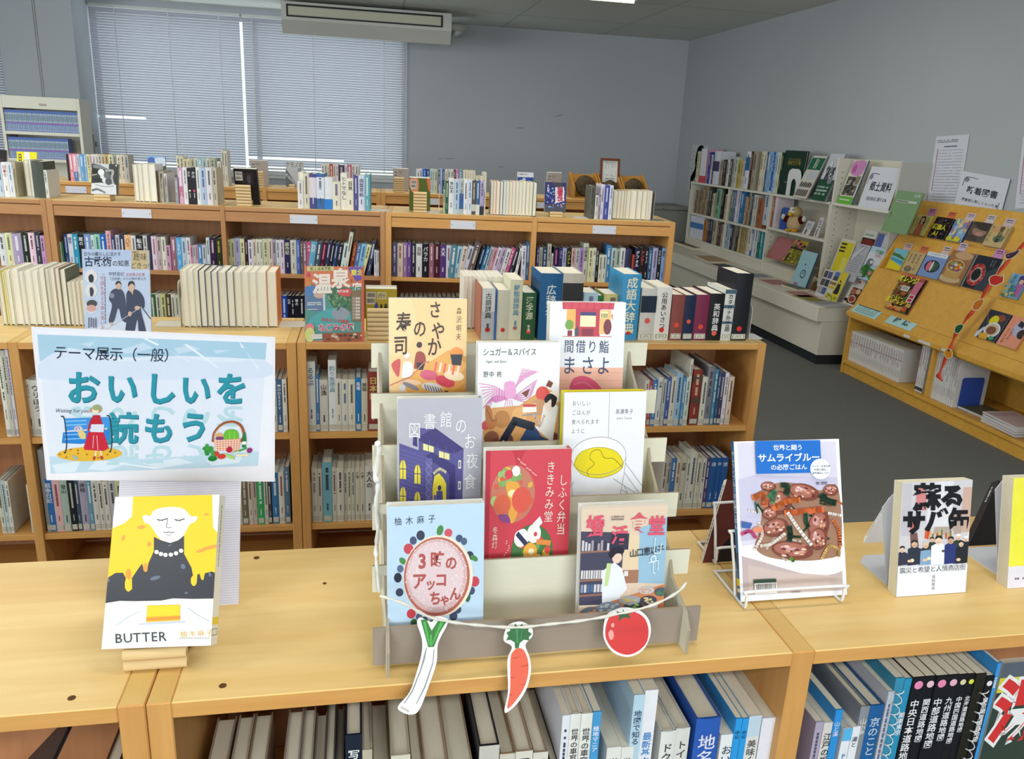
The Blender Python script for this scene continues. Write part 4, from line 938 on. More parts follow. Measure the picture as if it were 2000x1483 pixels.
def d_konkatsu(a):       # zoom (1020-1400, 850-1320) scale 3.155
    a.rectu(0, 0, 1, 1, 'd9c8b8'); a.poly([(375, 455), (905, 440), (920, 1110), (398, 1160)], 'e3cdb6')
    a.poly([(378, 570), (640, 580), (640, 960), (390, 960)], '4c4a60'); a.poly([(730, 560), (905, 500), (915, 860), (745, 850)], '9cc0d8'); a.poly([(640, 580), (735, 600), (740, 780), (645, 770)], 'ead2b0'); a.rect(640, 780, 745, 850, 'a87a62'); a.rect(655, 785, 680, 812, 'e9e4e0')
    for y in (680, 830, 910): a.line([(380, y), (640, y-8)], 10, '9c7260')
    r = random.Random(2)
    for i in range(14): x = 388+i*19; a.rect(x, 618+(i % 3)*8, x+13, 672, r.choice(('d8d4dc', '3a3c50', 'b0a4ac', '7a4a52'))); 
    for i in range(9): a.rect(392+i*15, 775, 403+i*15, 820, ('e6e2dc', 'cfcad0')[i % 2])
    for i in range(8): a.rect(395+i*20, 850, 410+i*20, 892, r.choice(('54709c', 'd0d0d8', '8a98b4')))
    a.poly([(560, 575), (670, 585), (670, 670), (570, 670)], '3a3c4c')
    a.poly([(520, 780), (590, 735), (640, 770), (680, 880), (640, 920), (640, 950), (530, 950)], 'eceef6'); a.poly([(545, 740), (575, 740), (560, 860), (535, 860)], 'c8dca0'); a.ell(605, 712, 30, 30, 'efd0bc'); a.blob([(552, 690), (580, 655), (640, 660), (640, 690), (600, 690), (570, 715)], '2d2c3a'); a.ell(690, 890, 16, 10, 'efcdb8')
    a.poly([(395, 990), (640, 930), (915, 860), (920, 1120), (398, 1165)], 'd98a5c')
    for x, y, rx, ry, c, f in ((465, 1000, 62, 32, '78808e', 'd8a488'), (575, 975, 78, 30, '8c98ac', 'c8d0dc'), (620, 1020, 62, 26, 'e6e0d8', 'd8b464'), (725, 980, 62, 34, '4a5060', '9ac060'), (700, 940, 70, 24, 'a8b0b8', 'd8c080'), (815, 945, 54, 26, '4c4a54', 'e0c890'), (800, 890, 48, 20, 'c8ced8', 'e8a880'), (890, 900, 40, 24, '5a6470', '4a8a5c')):
        a.ell(x, y, rx, ry, c, 18)
        for i in range(10): a.ell(x+rx*.62*(rnd_(i+x)*2-1), y+ry*.6*(rnd_(i*3+y)*2-1), rx*.18, ry*.2, f, 7)
    for x, y, c in ((440, 1060, 'd8d4d0'), (530, 1070, '4a3058'), (600, 1050, 'e4d4c4'), (790, 1085, 'e48a5c'), (845, 980, 'e8e0d8'), (870, 1060, 'e07a4c')): a.rect(x-26, y-20, x+30, y+28, c)
    a.rect(812, 1040, 836, 1105, '7a3c34')
    for ch, x, y, sz in (('婚', 458, 540, 112), ('活', 610, 590, 100), ('食', 722, 530, 112), ('堂', 835, 545, 108)): a.text(ch, x, y, sz, 'e05a72', bold=.03)
    a.text('山口恵以子', 785, 680, 46, '33343c', sp=.93, rot=-.1, bold=.01)
    a.line([(830, 610), (830, 690), (870, 690), (870, 640)], 6, 'dfeef6'); a.line([(800, 740), (860, 730), (860, 780)], 6, 'dfeef6'); a.line([(830, 700), (830, 790), (845, 800)], 6, 'dfeef6'); a.ell(828, 722, 20, 20, 'dfeef6'); a.ell(828, 722, 13, 13, '9cc0d8')
    a.scribble(552, 488, 630, 515, '8c7a74', 2, 3)
GD = 'food novels on the cardboard stand'
def tiered(tier, TL, TR, BL, BR, draw, src, label, th=.02, spine='R', scol='eee', h=.188, lean=7, back='eee'):
    yt = YK[tier]-.004-th; yb = yt-.016
    O, eu, ev, w, hh = px_cover(TL, TR, BL, BR, yt, yb)
    ev = Vector((0, -math.sin(math.radians(lean)), -math.cos(math.radians(lean))))
    O = O-ev*0; w_ = w
    cover_book('hardcover_book', label, 'book', GD, O, eu, ev, w_, h, th, draw, src, spine, scol, back, hard=True, mat='gloss')
S2 = 1146/340; S3 = 1483/440; S4 = 1136/360; S5 = 1199/380
def z(p, x0, y0, s): return ((p[0]-x0)*s, (p[1]-y0)*s)
tiered(5, (760, 583), (912, 590), (762, 763), (915, 765), d_sushi, [z(p, 700, 560, S2) for p in ((760, 583), (913, 588), (762, 763))], 'orange novel with sushi on a wooden board, rear tier of the cardboard stand', scol='eac', h=.183)
tiered(5, (1075, 590), (1223, 588), (1077, 760), (1226, 758), d_magari, [z(p, 920, 560, S3) for p in ((1075, 590), (1223, 588), (1077, 760))], 'white and salmon novel with a red sushi stall, rear tier of cardboard stand', h=.180)
tiered(4, (934, 669), (1095, 669), (934, 862), (1096, 858), d_sugar, [z(p, 920, 560, S3) for p in ((934, 669), (1095, 669), (936, 862))], 'white novel with a pink ribbon bow and a girl eating cake', h=.186)
tiered(3, (777, 780), (942, 779), (777, 976), (944, 971), d_library, [z(p, 700, 560, S2) for p in ((777, 780), (942, 778), (777, 976))], 'grey novel with a purple lit-up library building', scol='889', h=.188)
tiered(3, (1103, 767), (1263, 766), (1103, 962), (1268, 962), d_pot, [z(p, 920, 560, S3) for p in ((1103, 767), (1266, 766), (1105, 962))], 'white novel with a line drawing of a pot of yellow soup', scol='e4d62a', back='e4d62a')
tiered(2, (949, 881), (1117, 877), (954, 1085), (1122, 1078), d_bento, ((949, 881), (1117, 877), (955, 1085)), 'red novel with two round lunch boxes, middle of the cardboard stand', scol='b83648', h=.186)
tiered(1, (756, 990), (946, 986), (756, 1228), (947, 1222), d_3ji, [z(p, 700, 850, S4) for p in ((756, 990), (946, 986), (756, 1228))], 'pale blue novel with a powdered cake ringed by berries', h=.188, lean=9)
tiered(1, (1136, 990), (1304, 986), (1142, 1212), (1313, 1200), d_konkatsu, [z(p, 1020, 850, S5) for p in ((1138, 990), (1304, 986), (1146, 1212))], 'paperback with a cook behind a counter of dishes under pink lettering', h=.182, lean=9, th=.017)

# ---- ribbon and cut-out vegetables across the front of the stand
fy = YK[0]-.012
def fp(px, py, off=0): return ony(px, py, fy-off)
CP = Vector((0, .862, .960)); CN_ = Vector((0, -.058, .036)).normalized()
def cp(px, py, off=0): return onplane(px, py, CP+CN_*off, CN_)
pts = [(742, 1164), (790, 1180), (835, 1204), (880, 1215), (940, 1222), (1010, 1226), (1070, 1220), (1140, 1212), (1210, 1199), (1275, 1182), (1322, 1158), (1341, 1138)]
P = [fp(x, y, .012 if 760 < x < 1320 else .004) for x, y in pts]
m = MB(); sp = [Vector(q) for q in spline([tuple(p) for p in P], 5, False)]
m.tube(sp, [.0018+.0006*math.sin(i*1.7) for i in range(len(sp))], 'dcd9cf', n=7)
tag(m.build('ribbon', 'gloss'), 'white twisted ribbon strung across the front of the cardboard stand', 'ribbon')
def cutout(name, label, outline, sc, org, arts, off, grp='paper vegetables on the white ribbon'):
    """white card cut-out resting on the ribbon and the bookcase edge; outline in zoomed pixels"""
    ey_ = Vector((1, 0, 0)).cross(CN_)*-1; ey_ = CN_.cross(Vector((1, 0, 0)))
    o3 = [cp(x*sc+org[0], y*sc+org[1], off) for x, y in outline]; c = o3[0]
    M = Matrix((Vector((1, 0, 0)), ey_, CN_)).transposed().to_4x4(); M.translation = c
    t = thing(name, label, 'paper cut-out', group=grp, M=M)
    def loc(pts): return [((q-c).x, (q-c).dot(ey_)) for q in [cp(x*sc+org[0], y*sc+org[1], off) for x, y in pts]]
    m = MB(); m.prism(spline(loc(outline), 4, True), (0, 0, -.0012), (1, 0, 0), (0, 1, 0), (0, 0, 1), .0012, 'eeeeee'); m.build('white_card', 'print', t)
    n = 1
    for nm, shapes in arts:
        m = MB()
        for pts, col, smooth in shapes:
            q = loc(pts)
            if smooth: q = spline(q, 4, True)
            tri = tessellate_polygon([[Vector((u, v, 0)) for u, v in q]])
            for f in tri: m.face([(q[i][0], q[i][1], .00012*n) for i in f], col)
            n += 1
        m.build(nm, 'gloss', t)
Z1 = (640, 1200)
cutout('paper_leek', 'paper cut-out leek hanging from the white ribbon', [(720, 25), (760, 40), (815, 60), (850, 15), (940, 40), (925, 100), (862, 230), (850, 380), (790, 560), (720, 740), (660, 785), (580, 765), (550, 720), (640, 610), (700, 440), (735, 300), (735, 190), (698, 70)], .25, Z1,
       [('white_stalk', [([(765, 260), (830, 265), (820, 380), (760, 560), (690, 700), (640, 762), (570, 720), (660, 600), (720, 440), (755, 330)], 'e6e8ec', True), ([(828, 270), (834, 280), (824, 390), (764, 570), (694, 705), (690, 700), (756, 560), (818, 380)], '8a9096', False), ([(768, 262), (774, 262), (760, 350), (726, 450), (664, 606), (600, 700), (594, 696), (656, 600), (720, 440)], '8a9096', False), ([(570, 716), (640, 755), (630, 768), (566, 730)], 'c8b8b0', False)]),
        ('green_leaves', [([(726, 45), (770, 40), (812, 130), (862, 52), (928, 55), (872, 150), (830, 255), (785, 258), (765, 180)], '2f7a34', False), ([(745, 60), (765, 60), (800, 230), (790, 250)], '4aa84c', False), ([(880, 60), (905, 60), (820, 240), (812, 230)], '4aa84c', False), ([(800, 160), (812, 160), (812, 250), (802, 250)], '57b658', False)])], .004)
cutout('paper_carrot', 'paper cut-out carrot hanging in the middle of the ribbon', [(1400, 100), (1455, 65), (1520, 60), (1590, 100), (1600, 170), (1545, 240), (1575, 330), (1588, 440), (1555, 580), (1480, 700), (1400, 768), (1382, 745), (1410, 600), (1405, 360), (1440, 255), (1375, 205)], .25, Z1,
       [('orange_root', [([(1428, 350), (1450, 290), (1490, 265), (1535, 285), (1568, 380), (1560, 500), (1510, 620), (1405, 740), (1425, 590)], 'dd5f45', True), ([(1428, 345), (1500, 330), (1470, 348)], 'c04c38', False), ([(1500, 412), (1566, 388), (1566, 405)], 'c04c38', False), ([(1428, 490), (1470, 494), (1430, 500)], 'c04c38', False), ([(1500, 550), (1548, 545), (1540, 556)], 'c04c38', False), ([(1420, 625), (1450, 630), (1420, 636)], 'c04c38', False)]),
        ('green_top', [([(1395, 205), (1412, 170), (1395, 145), (1425, 130), (1425, 95), (1452, 105), (1465, 72), (1485, 105), (1520, 75), (1530, 115), (1570, 110), (1565, 135), (1594, 155), (1570, 180), (1575, 205), (1530, 200), (1500, 225), (1490, 265), (1464, 268), (1460, 220), (1425, 200)], '256a38', False), ([(1470, 110), (1485, 110), (1488, 225), (1474, 225)], '3f8a50', False), ([(1515, 120), (1522, 120), (1510, 200), (1505, 200)], '3f8a50', False)])], .004)
cutout('paper_tomato', 'paper cut-out tomato hanging at the end of the ribbon', [(500, 1200), (520, 1110), (575, 1075), (640, 1062), (730, 1085), (785, 1150), (788, 1240), (740, 1330), (650, 1368), (560, 1340), (510, 1270)], 380/1199, (1020, 850),
       [('red_skin', [([(512, 1200), (535, 1125), (590, 1095), (680, 1088), (750, 1125), (778, 1200), (765, 1280), (710, 1335), (640, 1355), (565, 1325), (520, 1265)], 'cc3434', True), ([(530, 1225), (545, 1200), (562, 1215), (562, 1250), (542, 1262)], 'e89a96', True), ([(548, 1165), (565, 1160), (566, 1182), (550, 1185)], 'e89a96', True)]),
        ('green_calyx', [([(578, 1085), (615, 1098), (620, 1075), (635, 1100), (672, 1078), (655, 1110), (668, 1130), (630, 1122), (590, 1148), (600, 1118)], '1f5a38', False)])], .004)

# ---- samurai-blue cook book on its wire stand
def d_sam(a):            # zoom (1340-1700, 830-1210) scale 3.903
    a.rectu(0, 0, 1, 1, 'eceef6'); a.rect(380, 135, 1140, 1310, 'd9d6ea'); a.poly([(375, 420), (520, 380), (700, 400), (1140, 420), (1140, 800), (375, 900)], 'c9c6e0'); a.poly([(375, 990), (1140, 1060), (1140, 1310), (375, 1310)], 'bfae b0'.replace(' ', ''))
    a.blob([(370, 1000), (500, 1050), (900, 1180), (1150, 1150), (1150, 980), (700, 940), (400, 930)], 'ecebf2'); a.poly([(420, 1080), (700, 1150), (1140, 1200), (1140, 1310), (420, 1310)], 'cbb9b4')
    r = random.Random(11)
    a.blob([(470, 560), (620, 470), (720, 450), (860, 470), (1000, 520), (1140, 500), (1140, 980), (1000, 1060), (760, 1060), (560, 1020), (480, 940), (520, 800), (540, 640)], 'a27a64')
    for i in range(22): x, y = 500+rnd_(i)*620, 520+rnd_(i+40)*480; L = r.uniform(60, 130); t = r.uniform(-1, 1); a.line([(x, y), (x+L*math.cos(t)*.5, y+L*math.sin(t)*.6), (x+L*math.cos(t), y+L*math.sin(t))], r.uniform(12, 24), r.choice(('f0e6d8', 'e6d8c8', 'd97a4a', '3f5a40', 'e07a48', '35503c')), True)
    for x, y, rx, ry, t in ((600, 480, 60, 40, .1), (680, 610, 90, 100, .9), (870, 530, 120, 66, .25), (1080, 520, 60, 46, .1), (640, 800, 100, 70, -.3), (760, 980, 160, 70, .15), (970, 800, 80, 130, .3), (960, 900, 70, 90, .2), (600, 690, 60, 50, 0)):
        a.ell(x, y, rx, ry, '7c4436', 20, t); a.ell(x-rx*.1, y-ry*.12, rx*.8, ry*.74, 'a8685a', 18, t); a.ell(x-rx*.2, y-ry*.3, rx*.4, ry*.26, 'd0a0a0', 12, t)
        for i in range(16): q = rnd_(i*7+x)*2-1; p = rnd_(i*3+y)*2-1; a.ell(x+q*rx*.62, y+p*ry*.6, rx*.13, ry*.12, ('b87860', 'd8a890', '6a3028', 'e9d0c4')[i % 4], 7, t)
    for q, wd, c in (([(630, 650), (720, 600), (820, 590)], 44, 'e0793f'), ([(720, 690), (850, 680), (1000, 670)], 48, 'de7040'), ([(480, 560), (560, 545), (560, 620)], 46, 'de7a48'), ([(735, 690), (800, 800), (900, 940)], 26, 'f0e8e4'), ([(520, 935), (600, 920), (700, 850)], 24, 'efe6dc'), ([(470, 960), (530, 850), (510, 760)], 22, 'f0e0d8'), ([(1080, 760), (1120, 840), (1130, 960)], 22, 'de7a48'), ([(870, 700), (870, 760), (885, 800)], 30, '2f5a44'), ([(740, 800), (745, 850), (735, 900)], 40, '2c4a3a'), ([(590, 560), (640, 520), (620, 600)], 34, '5a8a62'), ([(1000, 560), (1040, 600), (1100, 620)], 50, '2f4a3c'), ([(700, 470), (740, 480), (730, 540)], 40, '35503c'), ([(1050, 700), (1140, 720)], 22, 'f0e8e4'), ([(980, 1050), (1040, 960), (1110, 990), (1110, 1040)], 22, 'dcb46c'), ([(740, 1040), (760, 1060)], 26, '7ab04c'), ([(440, 660), (520, 680), (500, 640)], 16, 'f0e8e4'), ([(490, 600), (500, 680)], 14, '2f5a44')): a.line(q, wd, c, True)
    a.poly([(378, 740), (460, 760), (440, 800), (378, 790)], '3f62a8'); a.line([(378, 840), (440, 820), (480, 870)], 26, 'd8508c', True); a.ell(500, 810, 40, 24, 'e08a6c')
    a.rect(508, 122, 1010, 378, '2370cc'); a.ell(1002, 350, 80, 82, 'eceef8', 28)
    a.text('世界と闘う', 757, 176, 48, 'f4f6fa', sp=.95, bold=.012); a.text('サムライブルー', 762, 255, 70, 'f4f6fa', sp=.98, bold=.022); a.text('の必勝ごはん', 757, 330, 48, 'f4f6fa', sp=.98, bold=.012)
    a.text('サッカー日本代表', 1007, 328, 18, '444', bold=.01); a.text('料理人直伝、', 1007, 355, 18, '444', bold=.01); a.text('栄養満点レシピ！', 1007, 382, 18, '444', bold=.01); a.text('西 芳照', 1007, 464, 27, '33363c', bold=.01)
    a.rect(450, 1192, 620, 1225, '2a4434'); a.barcode(455, 1220, 622, 1302); a.text('2510157576', 535, 1284, 17, '444'); a.text('東京書籍版', 765, 1301, 14, '444')
def s_sam(s):
    s.rectu(0, 0, 1, 1, '3a78b4'); s.text('サムライブルーの必勝ごはん', s.sw/2, 14, 9, 'eef2f6', True, bold=.02); s.rectu(0, .86, 1, .905, 'ecd91c'); s.rectu(0, .915, 1, .95, '5a8a9a'); s.rectu(.1, .922, 1, .944, 'eee'); s.rectu(.1, .70, .9, .8, '1f4a70')
O, eu, ev, w, h = px_cover((1433, 863), (1638, 860), (1431, 1176), (1638, 1163), lean=21, zb=.9035)
cover_book('paperback_book', 'large cook book with glazed meat and a blue title box on a wire stand', 'book', 'display books', O, eu, ev, w, h, .009, d_sam, ((353, 125), (1168, 113), (353, 1358)), 'L', '3a78b4', 'eee', mat='gloss', sdraw=s_sam)
def wire(name, label, M, w, lip, depth, back, r=.0023, lean=20, fwd=.03):
    """bent wire easel: front lip frame, two runners, sloping back legs"""
    t = thing(name, label, 'book stand', M=M, group='wire book stands')
    c, s = math.cos(math.radians(lean)), math.sin(math.radians(lean)); rr = .006
    m = MB(); m.tube(spline([(0, 0, r), (0, -fwd+rr, r), (0, -fwd, r+rr), (0, -fwd, lip-rr), (rr, -fwd, lip), (w-rr, -fwd, lip), (w, -fwd, lip-rr), (w, -fwd, r+rr), (w, -fwd+rr, r), (w, 0, r)], 3, False), r, 'ecedee', n=8); m.build('front_lip', 'gloss', t)
    m = MB()
    for x in (0, w): m.tube([(x, 0, r), (x, depth, r)], r, 'ecedee', n=8)
    m.tube([(0, depth, r), (w, depth, r)], r, 'ecedee', n=8); m.build('base_runner', 'gloss', t)
    m = MB()
    m.tube(spline([(0, .002, r), (0, s*back*.5, c*back*.5), (0, s*back, c*back-rr), (rr, s*back, c*back), (w-rr, s*back, c*back), (w, s*back, c*back-rr), (w, s*back*.5, c*back*.5), (w, .002, r)], 3, False), r, 'ecedee', n=8); m.build('back_rest', 'gloss', t)
p0 = onz(1455, 1192, T); p1 = onz(1648, 1183, T); ww = (p1-p0).length
bb = O+ev*h
wire('wire_book_stand', 'white wire book stand under the glazed meat cook book', Matrix.Translation((p0.x, bb.y+.0155, T)), ww, .030, .075, .10, fwd=bb.y+.0155-p0.y, lean=21)
# book behind it, leaning the other way (we see its spine and inside cover)
def back_book(label, TL, BL, yt, yb, w, h, th, scol, sdraw, front, name='paperback_book', pages='e8e2cc', zb=None):
    """book turned away from the camera and leaning towards it: TL/BL are the pixel corners of its spine edge"""
    Pt, Pb = ony(TL[0], TL[1], yt), ony(BL[0], BL[1], yb); ev = (Pb-Pt).normalized()
    M = face_M(Pt+ev*h+Vector((0, 0, 0)), (1, 0, 0), ev)
    return cover_book(name, label, 'book', 'display books', Pt, (1, 0, 0), ev, w, h, th, front, ((0, 0), (1, 0), (0, 1)), 'L', scol, scol, pages, sdraw=sdraw)
def sd_bento(s): s.rectu(0, 0, 1, 1, 'f0efe9'); s.text('ごちそうの本', s.sw/2, 8, s.sw*.8, '333', True, bold=.01) if False else s.scribble(s.sw*.25, 10, s.sw*.75, 120, '444', 1, 9, True); s.rectu(0, .85, 1, .91, 'ecd91c'); s.rectu(.1, .92, .9, .97, 'ddd8b8')
def fd_bento(a): a.rectu(0, 0, 1, 1, '5c2a22'); a.ell(.55, .62, .4, .3, '1c1413', 26); a.ell(.45, .5, .12, .14, 'd9b84a'); a.ell(.6, .72, .14, .1, 'c88a4a'); a.rectu(.2, .88, .8, .96, '2c2a26')
back_book('dark red book with a lunch bowl, leaning away behind the blue titled cook book', (1420, 936), (1374, 1093), 1.155, 1.085, .15, .20, .012, 'eeeae2', sd_bento, fd_bento)
wire('wire_book_stand', 'white wire stand holding the dark red book behind the cook book', Matrix.Translation((onz(1410, 1118, T).x, 1.075, T)) , .12, .03, .07, .10, fwd=.0, lean=16)
# ---- mackerel-tin book with its white metal stands
def d_saba(a):           # zoom (1640-2000, 900-1200) scale 4.944
    a.rectu(0, 0, 1, 1, 'eceef6'); a.poly([(608, 205), (1288, 185), (1250, 990), (582, 1020)], 'd2cfd6')
    for p, c in (([(610, 215), (700, 215), (690, 720), (600, 720)], 'c4c0ca'), ([(740, 250), (800, 220), (840, 330), (840, 480), (740, 470)], 'd88a8a'), ([(690, 590), (760, 590), (760, 670), (690, 670)], 'e07a78'), ([(840, 640), (890, 660), (870, 760), (830, 750)], 'd8603c'), ([(1200, 260), (1290, 260), (1270, 700), (1180, 700)], 'cfaea0'), ([(1110, 480), (1200, 480), (1190, 720), (1100, 720)], 'b8a49c'), ([(690, 700), (760, 690), (780, 830), (700, 830)], '7a5a54'), ([(950, 560), (1100, 600), (1080, 760), (900, 760)], 'b4a89c'), ([(850, 210), (1100, 195), (1100, 640), (850, 640)], 'e3e1e8')): a.poly(p, c)
    for k in range(12): x = 860+k*22; a.rect(x, 660+rnd_(k)*60, x+14, 760, ('c8503c', 'e0b050', '6a7a50', 'd8d0c8')[k % 4])
    ppl = ((618, 850, 56, '34384a', 'eac8b0', 0, 0), (735, 800, 66, '2c3444', 'd8b498', 0, 0), (846, 810, 64, '3a3c44', 'e4c2a4', 1, 0), (905, 765, 46, '2e3a34', 'e0bc9c', 0, 1), (970, 770, 76, 'eef0f6', 'efcdb4', 0, 0), (1090, 775, 64, '2a3878', 'c89a7c', 0, 0), (1165, 750, 50, '2c4034', 'e6c4ac', 2, 1), (1193, 812, 54, '23262c', 'e6c4ac', 0, 0), (1240, 770, 44, '262a30', 'e0bca0', 2, 1))
    for x, y, s, c, sk, hat, bk in sorted(ppl, key=lambda q: -q[6]):
        a.poly([(x-s*.95, 1010), (x-s*.95, y+s*.75), (x-s*.4, y+s*.45), (x+s*.4, y+s*.45), (x+s*.95, y+s*.75), (x+s*.95, 1000)], c)
        a.ell(x, y, s*.44, s*.58, sk, 16); 
        if hat == 2: a.rect(x-s*.42, y-s*.75, x+s*.42, y-s*.25, 'f0f0f2')
        else: a.blob([(x-s*.46, y-s*.1), (x-s*.3, y-s*.55), (x+s*.3, y-s*.55), (x+s*.46, y-s*.1), (x, y-s*.32)], '2b2a2c' if hat == 0 else 'c9c9c9')
        a.line([(x-s*.18, y+s*.25), (x+s*.18, y+s*.25)], 4, '8a4a40')
    a.poly([(795, 870), (890, 860), (900, 1005), (790, 1010)], '84a8cc'); a.ell(716, 960, 18, 18, 'e6e2cc'); a.ell(878, 945, 20, 16, 'e8e6c8'); a.ell(690, 965, 22, 14, 'e4c2a4'); a.ell(840, 960, 26, 14, 'e4c2a4'); a.ell(1017, 878, 16, 12, '4a4c50'); a.ell(1170, 968, 22, 16, 'e6c4ac')
    a.rect(560, 1018, 1300, 1320, 'eceef6')
    a.text('蘇', 845, 345, 262, '14151c', bold=.05); a.text('る', 1090, 345, 240, '14151c', bold=.06)
    a.text('サ', 725, 590, 236, '14151c', bold=.06, sx=.92); a.text('バ', 940, 575, 236, '14151c', bold=.06, sx=.92); a.text('缶', 1160, 570, 226, '14151c', bold=.05, sx=.92)
    a.text('震災と希望と人情商店街', 920, 1050, 62, '3c3e46', sp=.955, rot=-.022, bold=.004); a.text('須田泰成', 928, 1108, 36, '3c3e46', True, sp=1.06)
O, eu, ev, w, h = px_cover((1763, 943), (1900, 937), (1756, 1166), (1890, 1158), lean=11, zb=.9005)
cover_book('paperback_book', 'white paperback with huge black lettering over a row of shopkeepers', 'book', 'display books', O, eu, ev, w, h, .019, d_saba, ((607, 207), (1289, 190), (570, 1312)), 'R', 'e4e6ee', 'eee', pages='e9e2c4')
sb = onz(1745, 1158, T)
b0 = O+ev*h
m = MB()
def bent_stand(label, PF, PB, x1, zt, yt):
    """sheet folded like an A: front face under the book, foot running back"""
    t = thing('metal_book_stand', label, 'book stand', (PF.x, PF.y, T), 0, 'white metal book stands')
    w = x1-PF.x; m = MB(); d = Vector((0, yt-PF.y, zt-T)); L = d.length; d.normalize()
    q = [(0, 0), (w, 0), (w, L-.02), (w-.02, L), (.02, L), (0, L-.02)]
    m.prism(q, (0, 0, .0015), (1, 0, 0), d, (0, 1, 0), .0014, 'd3d6de'); m.build('front_plate', 'gloss', t)
    m = MB(); f = PB.y-PF.y; q = [(0, 0), (w, 0), (w, f-.02), (w-.02, f), (.02, f), (0, f-.02)]
    m.prism(q, (0, 0, 0), (1, 0, 0), (0, 1, 0), (0, 0, 1), .0014, 'd3d6de'); m.build('foot_plate', 'gloss', t)
PF = onz(1740, 1145, T); PF.y = max(PF.y, b0.y+.0215+.012)
PF.x = onz(1719, 1133, T).x
bent_stand('white metal stand behind the book with huge black lettering', PF, PF+Vector((0, .09, 0)), PF.x+.11, 1.03, PF.y+.05)
def sd_w(s): s.rectu(0, 0, 1, 1, 'eceae6'); s.scribble(s.sw*.3, 20, s.sw*.7, 60, '555', 1, 3, True); s.scribble(s.sw*.3, 64, s.sw*.7, 100, '555', 1, 5, True); s.rectu(0, .84, 1, .92, 'ecd91c'); s.rectu(.1, .93, .9, .98, 'ddd8c8')
def fd_w(a): a.rectu(0, 0, 1, 1, 'e4e0e2'); a.rectu(.1, .86, .8, .92, '3a5040')
back_book('white book with a yellow spine sticker, leaning behind the paperback with black lettering', (1744, 968), (1669, 1090), 1.175, 1.10, .12, .185, .013, 'e9e6e2', sd_w, fd_w)
# ---- dark book and yellow book at the right end
def sd_k(s): s.rectu(0, 0, 1, 1, '2a2022'); s.scribble(s.sw*.3, 14, s.sw*.7, 50, 'ccc', 1, 3, True)
def fd_k(a): a.rectu(0, 0, 1, 1, '1f191b')
back_book('black book leaning away between the white paperback and the yellow book', (1950, 938), (1893, 1062), 1.16, 1.09, .12, .19, .018, '2a2022', sd_k, fd_k, 'hardcover_book')
def d_yel(a): a.rectu(0, 0, 1, 1, 'ece84a'); a.text('村林新吾', .22, .05, .10, '333', True, sp=.95); a.rectu(0, .8, 1, 1, 'e3e0ec'); a.blob([(.3, .6), (.6, .5), (.9, .6), (.9, .85), (.3, .85)], '2f3a5c'); a.scribble(.1, .9, .7, .93, '667', 1, 3)
O, eu, ev, w, h = px_cover((1980, 934), (2117, 929), (1998, 1150), (2134, 1143), lean=12, zb=.9005)
cover_book('paperback_book', 'bright yellow paperback at the right end of the front bookcase', 'book', 'display books', O, eu, ev, w, h, .022, d_yel, ((0, 0), (1, 0), (0, 1)), 'R', 'ecea9a', 'eee', pages='dcd3bb')
PF = onz(1927, 1110, T); PF.y = (O+ev*h).y+.026+.012
bent_stand('white metal stand behind the bright yellow paperback', PF, PF+Vector((0, .09, 0)), PF.x+.12, 1.05, PF.y+.05)
# ================================================================== books on the shelves
R1, R2, R3 = (0, 250, .26969), (450, 250, .26969), (900, 250, .26969)
Z2 = (400, 360, .22923); Q = .13
# ---- third row, shelf
C = 'bookcase in the third row'
GC = 'novels on the upper shelf of the third row'
shelf(RC, .03, .832, R1, 'on the far left third row shelf', GC, '-20 765 ddd;30 760 dda 664;80 765 a9b eee;150 760 121 ccc;200 760 ecd 533;245 760 334 bbb;285 780 c9c;318')
shelf(RC, .03, .832, R1, 'on shelf behind the martial arts magazine', GC, '''390 790 8a8;418 825 bca;440 835 486;455 770 247 ccd;485 770 dde 447 誰性;520 770 29b eee;560 770 112 ddd 蔵の;605 770 79c eee;650 775 cdd 366;680 770 9cb 255;
720 770 16b eee;762 745 dab 854;798 785 336 ccc;832 775 bbc;862 780 235 eee;898 775 eb8 833 八番;945 780 ddd;980 780 112 eee 転生;1032 780 ccc;1062 785 334;1092 785 dcd a45;1128 790 baa 644;1165 790 ddc 444;1195 850 c9b;1232 790 967 eee;1272 795 5ad eee こまれび;
1310 795 bcd 358;1345 795 ddd 444;1375 850 d8a;1395 850 acc;1412 850 d9a;1430 850 48b eee;1462 850 ccd;1490 795 cdd 444;1515 795 314 dcc;1558 800 231 ba5;1605''')
shelf(RC, .03, .832, Z2, 'on shelf left of the protruding book', GC, '''190 470 cc9;220 465 cca;250 460 aac 669;297 465 dda;335 465 312 caa;365 475 dde;405 470 dcb;435 470 ddc;465 470 ddc;490 465 cca 664;540 465 dcb;572 470 a9a;605 475 cdd;637 475 dcd 422;675 470 225 dda 誤作記;725 475 ccb 667;778 480 46b ccd;808 485 655 ccb;835 490 867 eee;865 490 b57 eee A4;910 485 6ac eee 仇討 A9;960 490 456 eee - A9;1005 490 413 e79 - A9;1050 490 335 ccd - A10;1085 500 112 dcc - A10;1115 505 247 ccd - A10;1145 510 223 ccc - A10;1185''')
n = shelf(RC, .03, .832, Z2, 'on shelf, from the leaning white volume', GC, '''1190 500 cdd 446 - A10;1238 405 ddc 444 - A10 D.15;1270 500 831 c96 - A10;1305 505 57a cce - A10;1340 505 8bd 358 - A10;1385 510 dda 553 - A15;1427 485 346 eee - A10;1462''')
shelf(RC, .03, .832, Z2, 'on shelf past the leaning slate book', GC, '1442 560 dde;1465 565 ccc;1487')
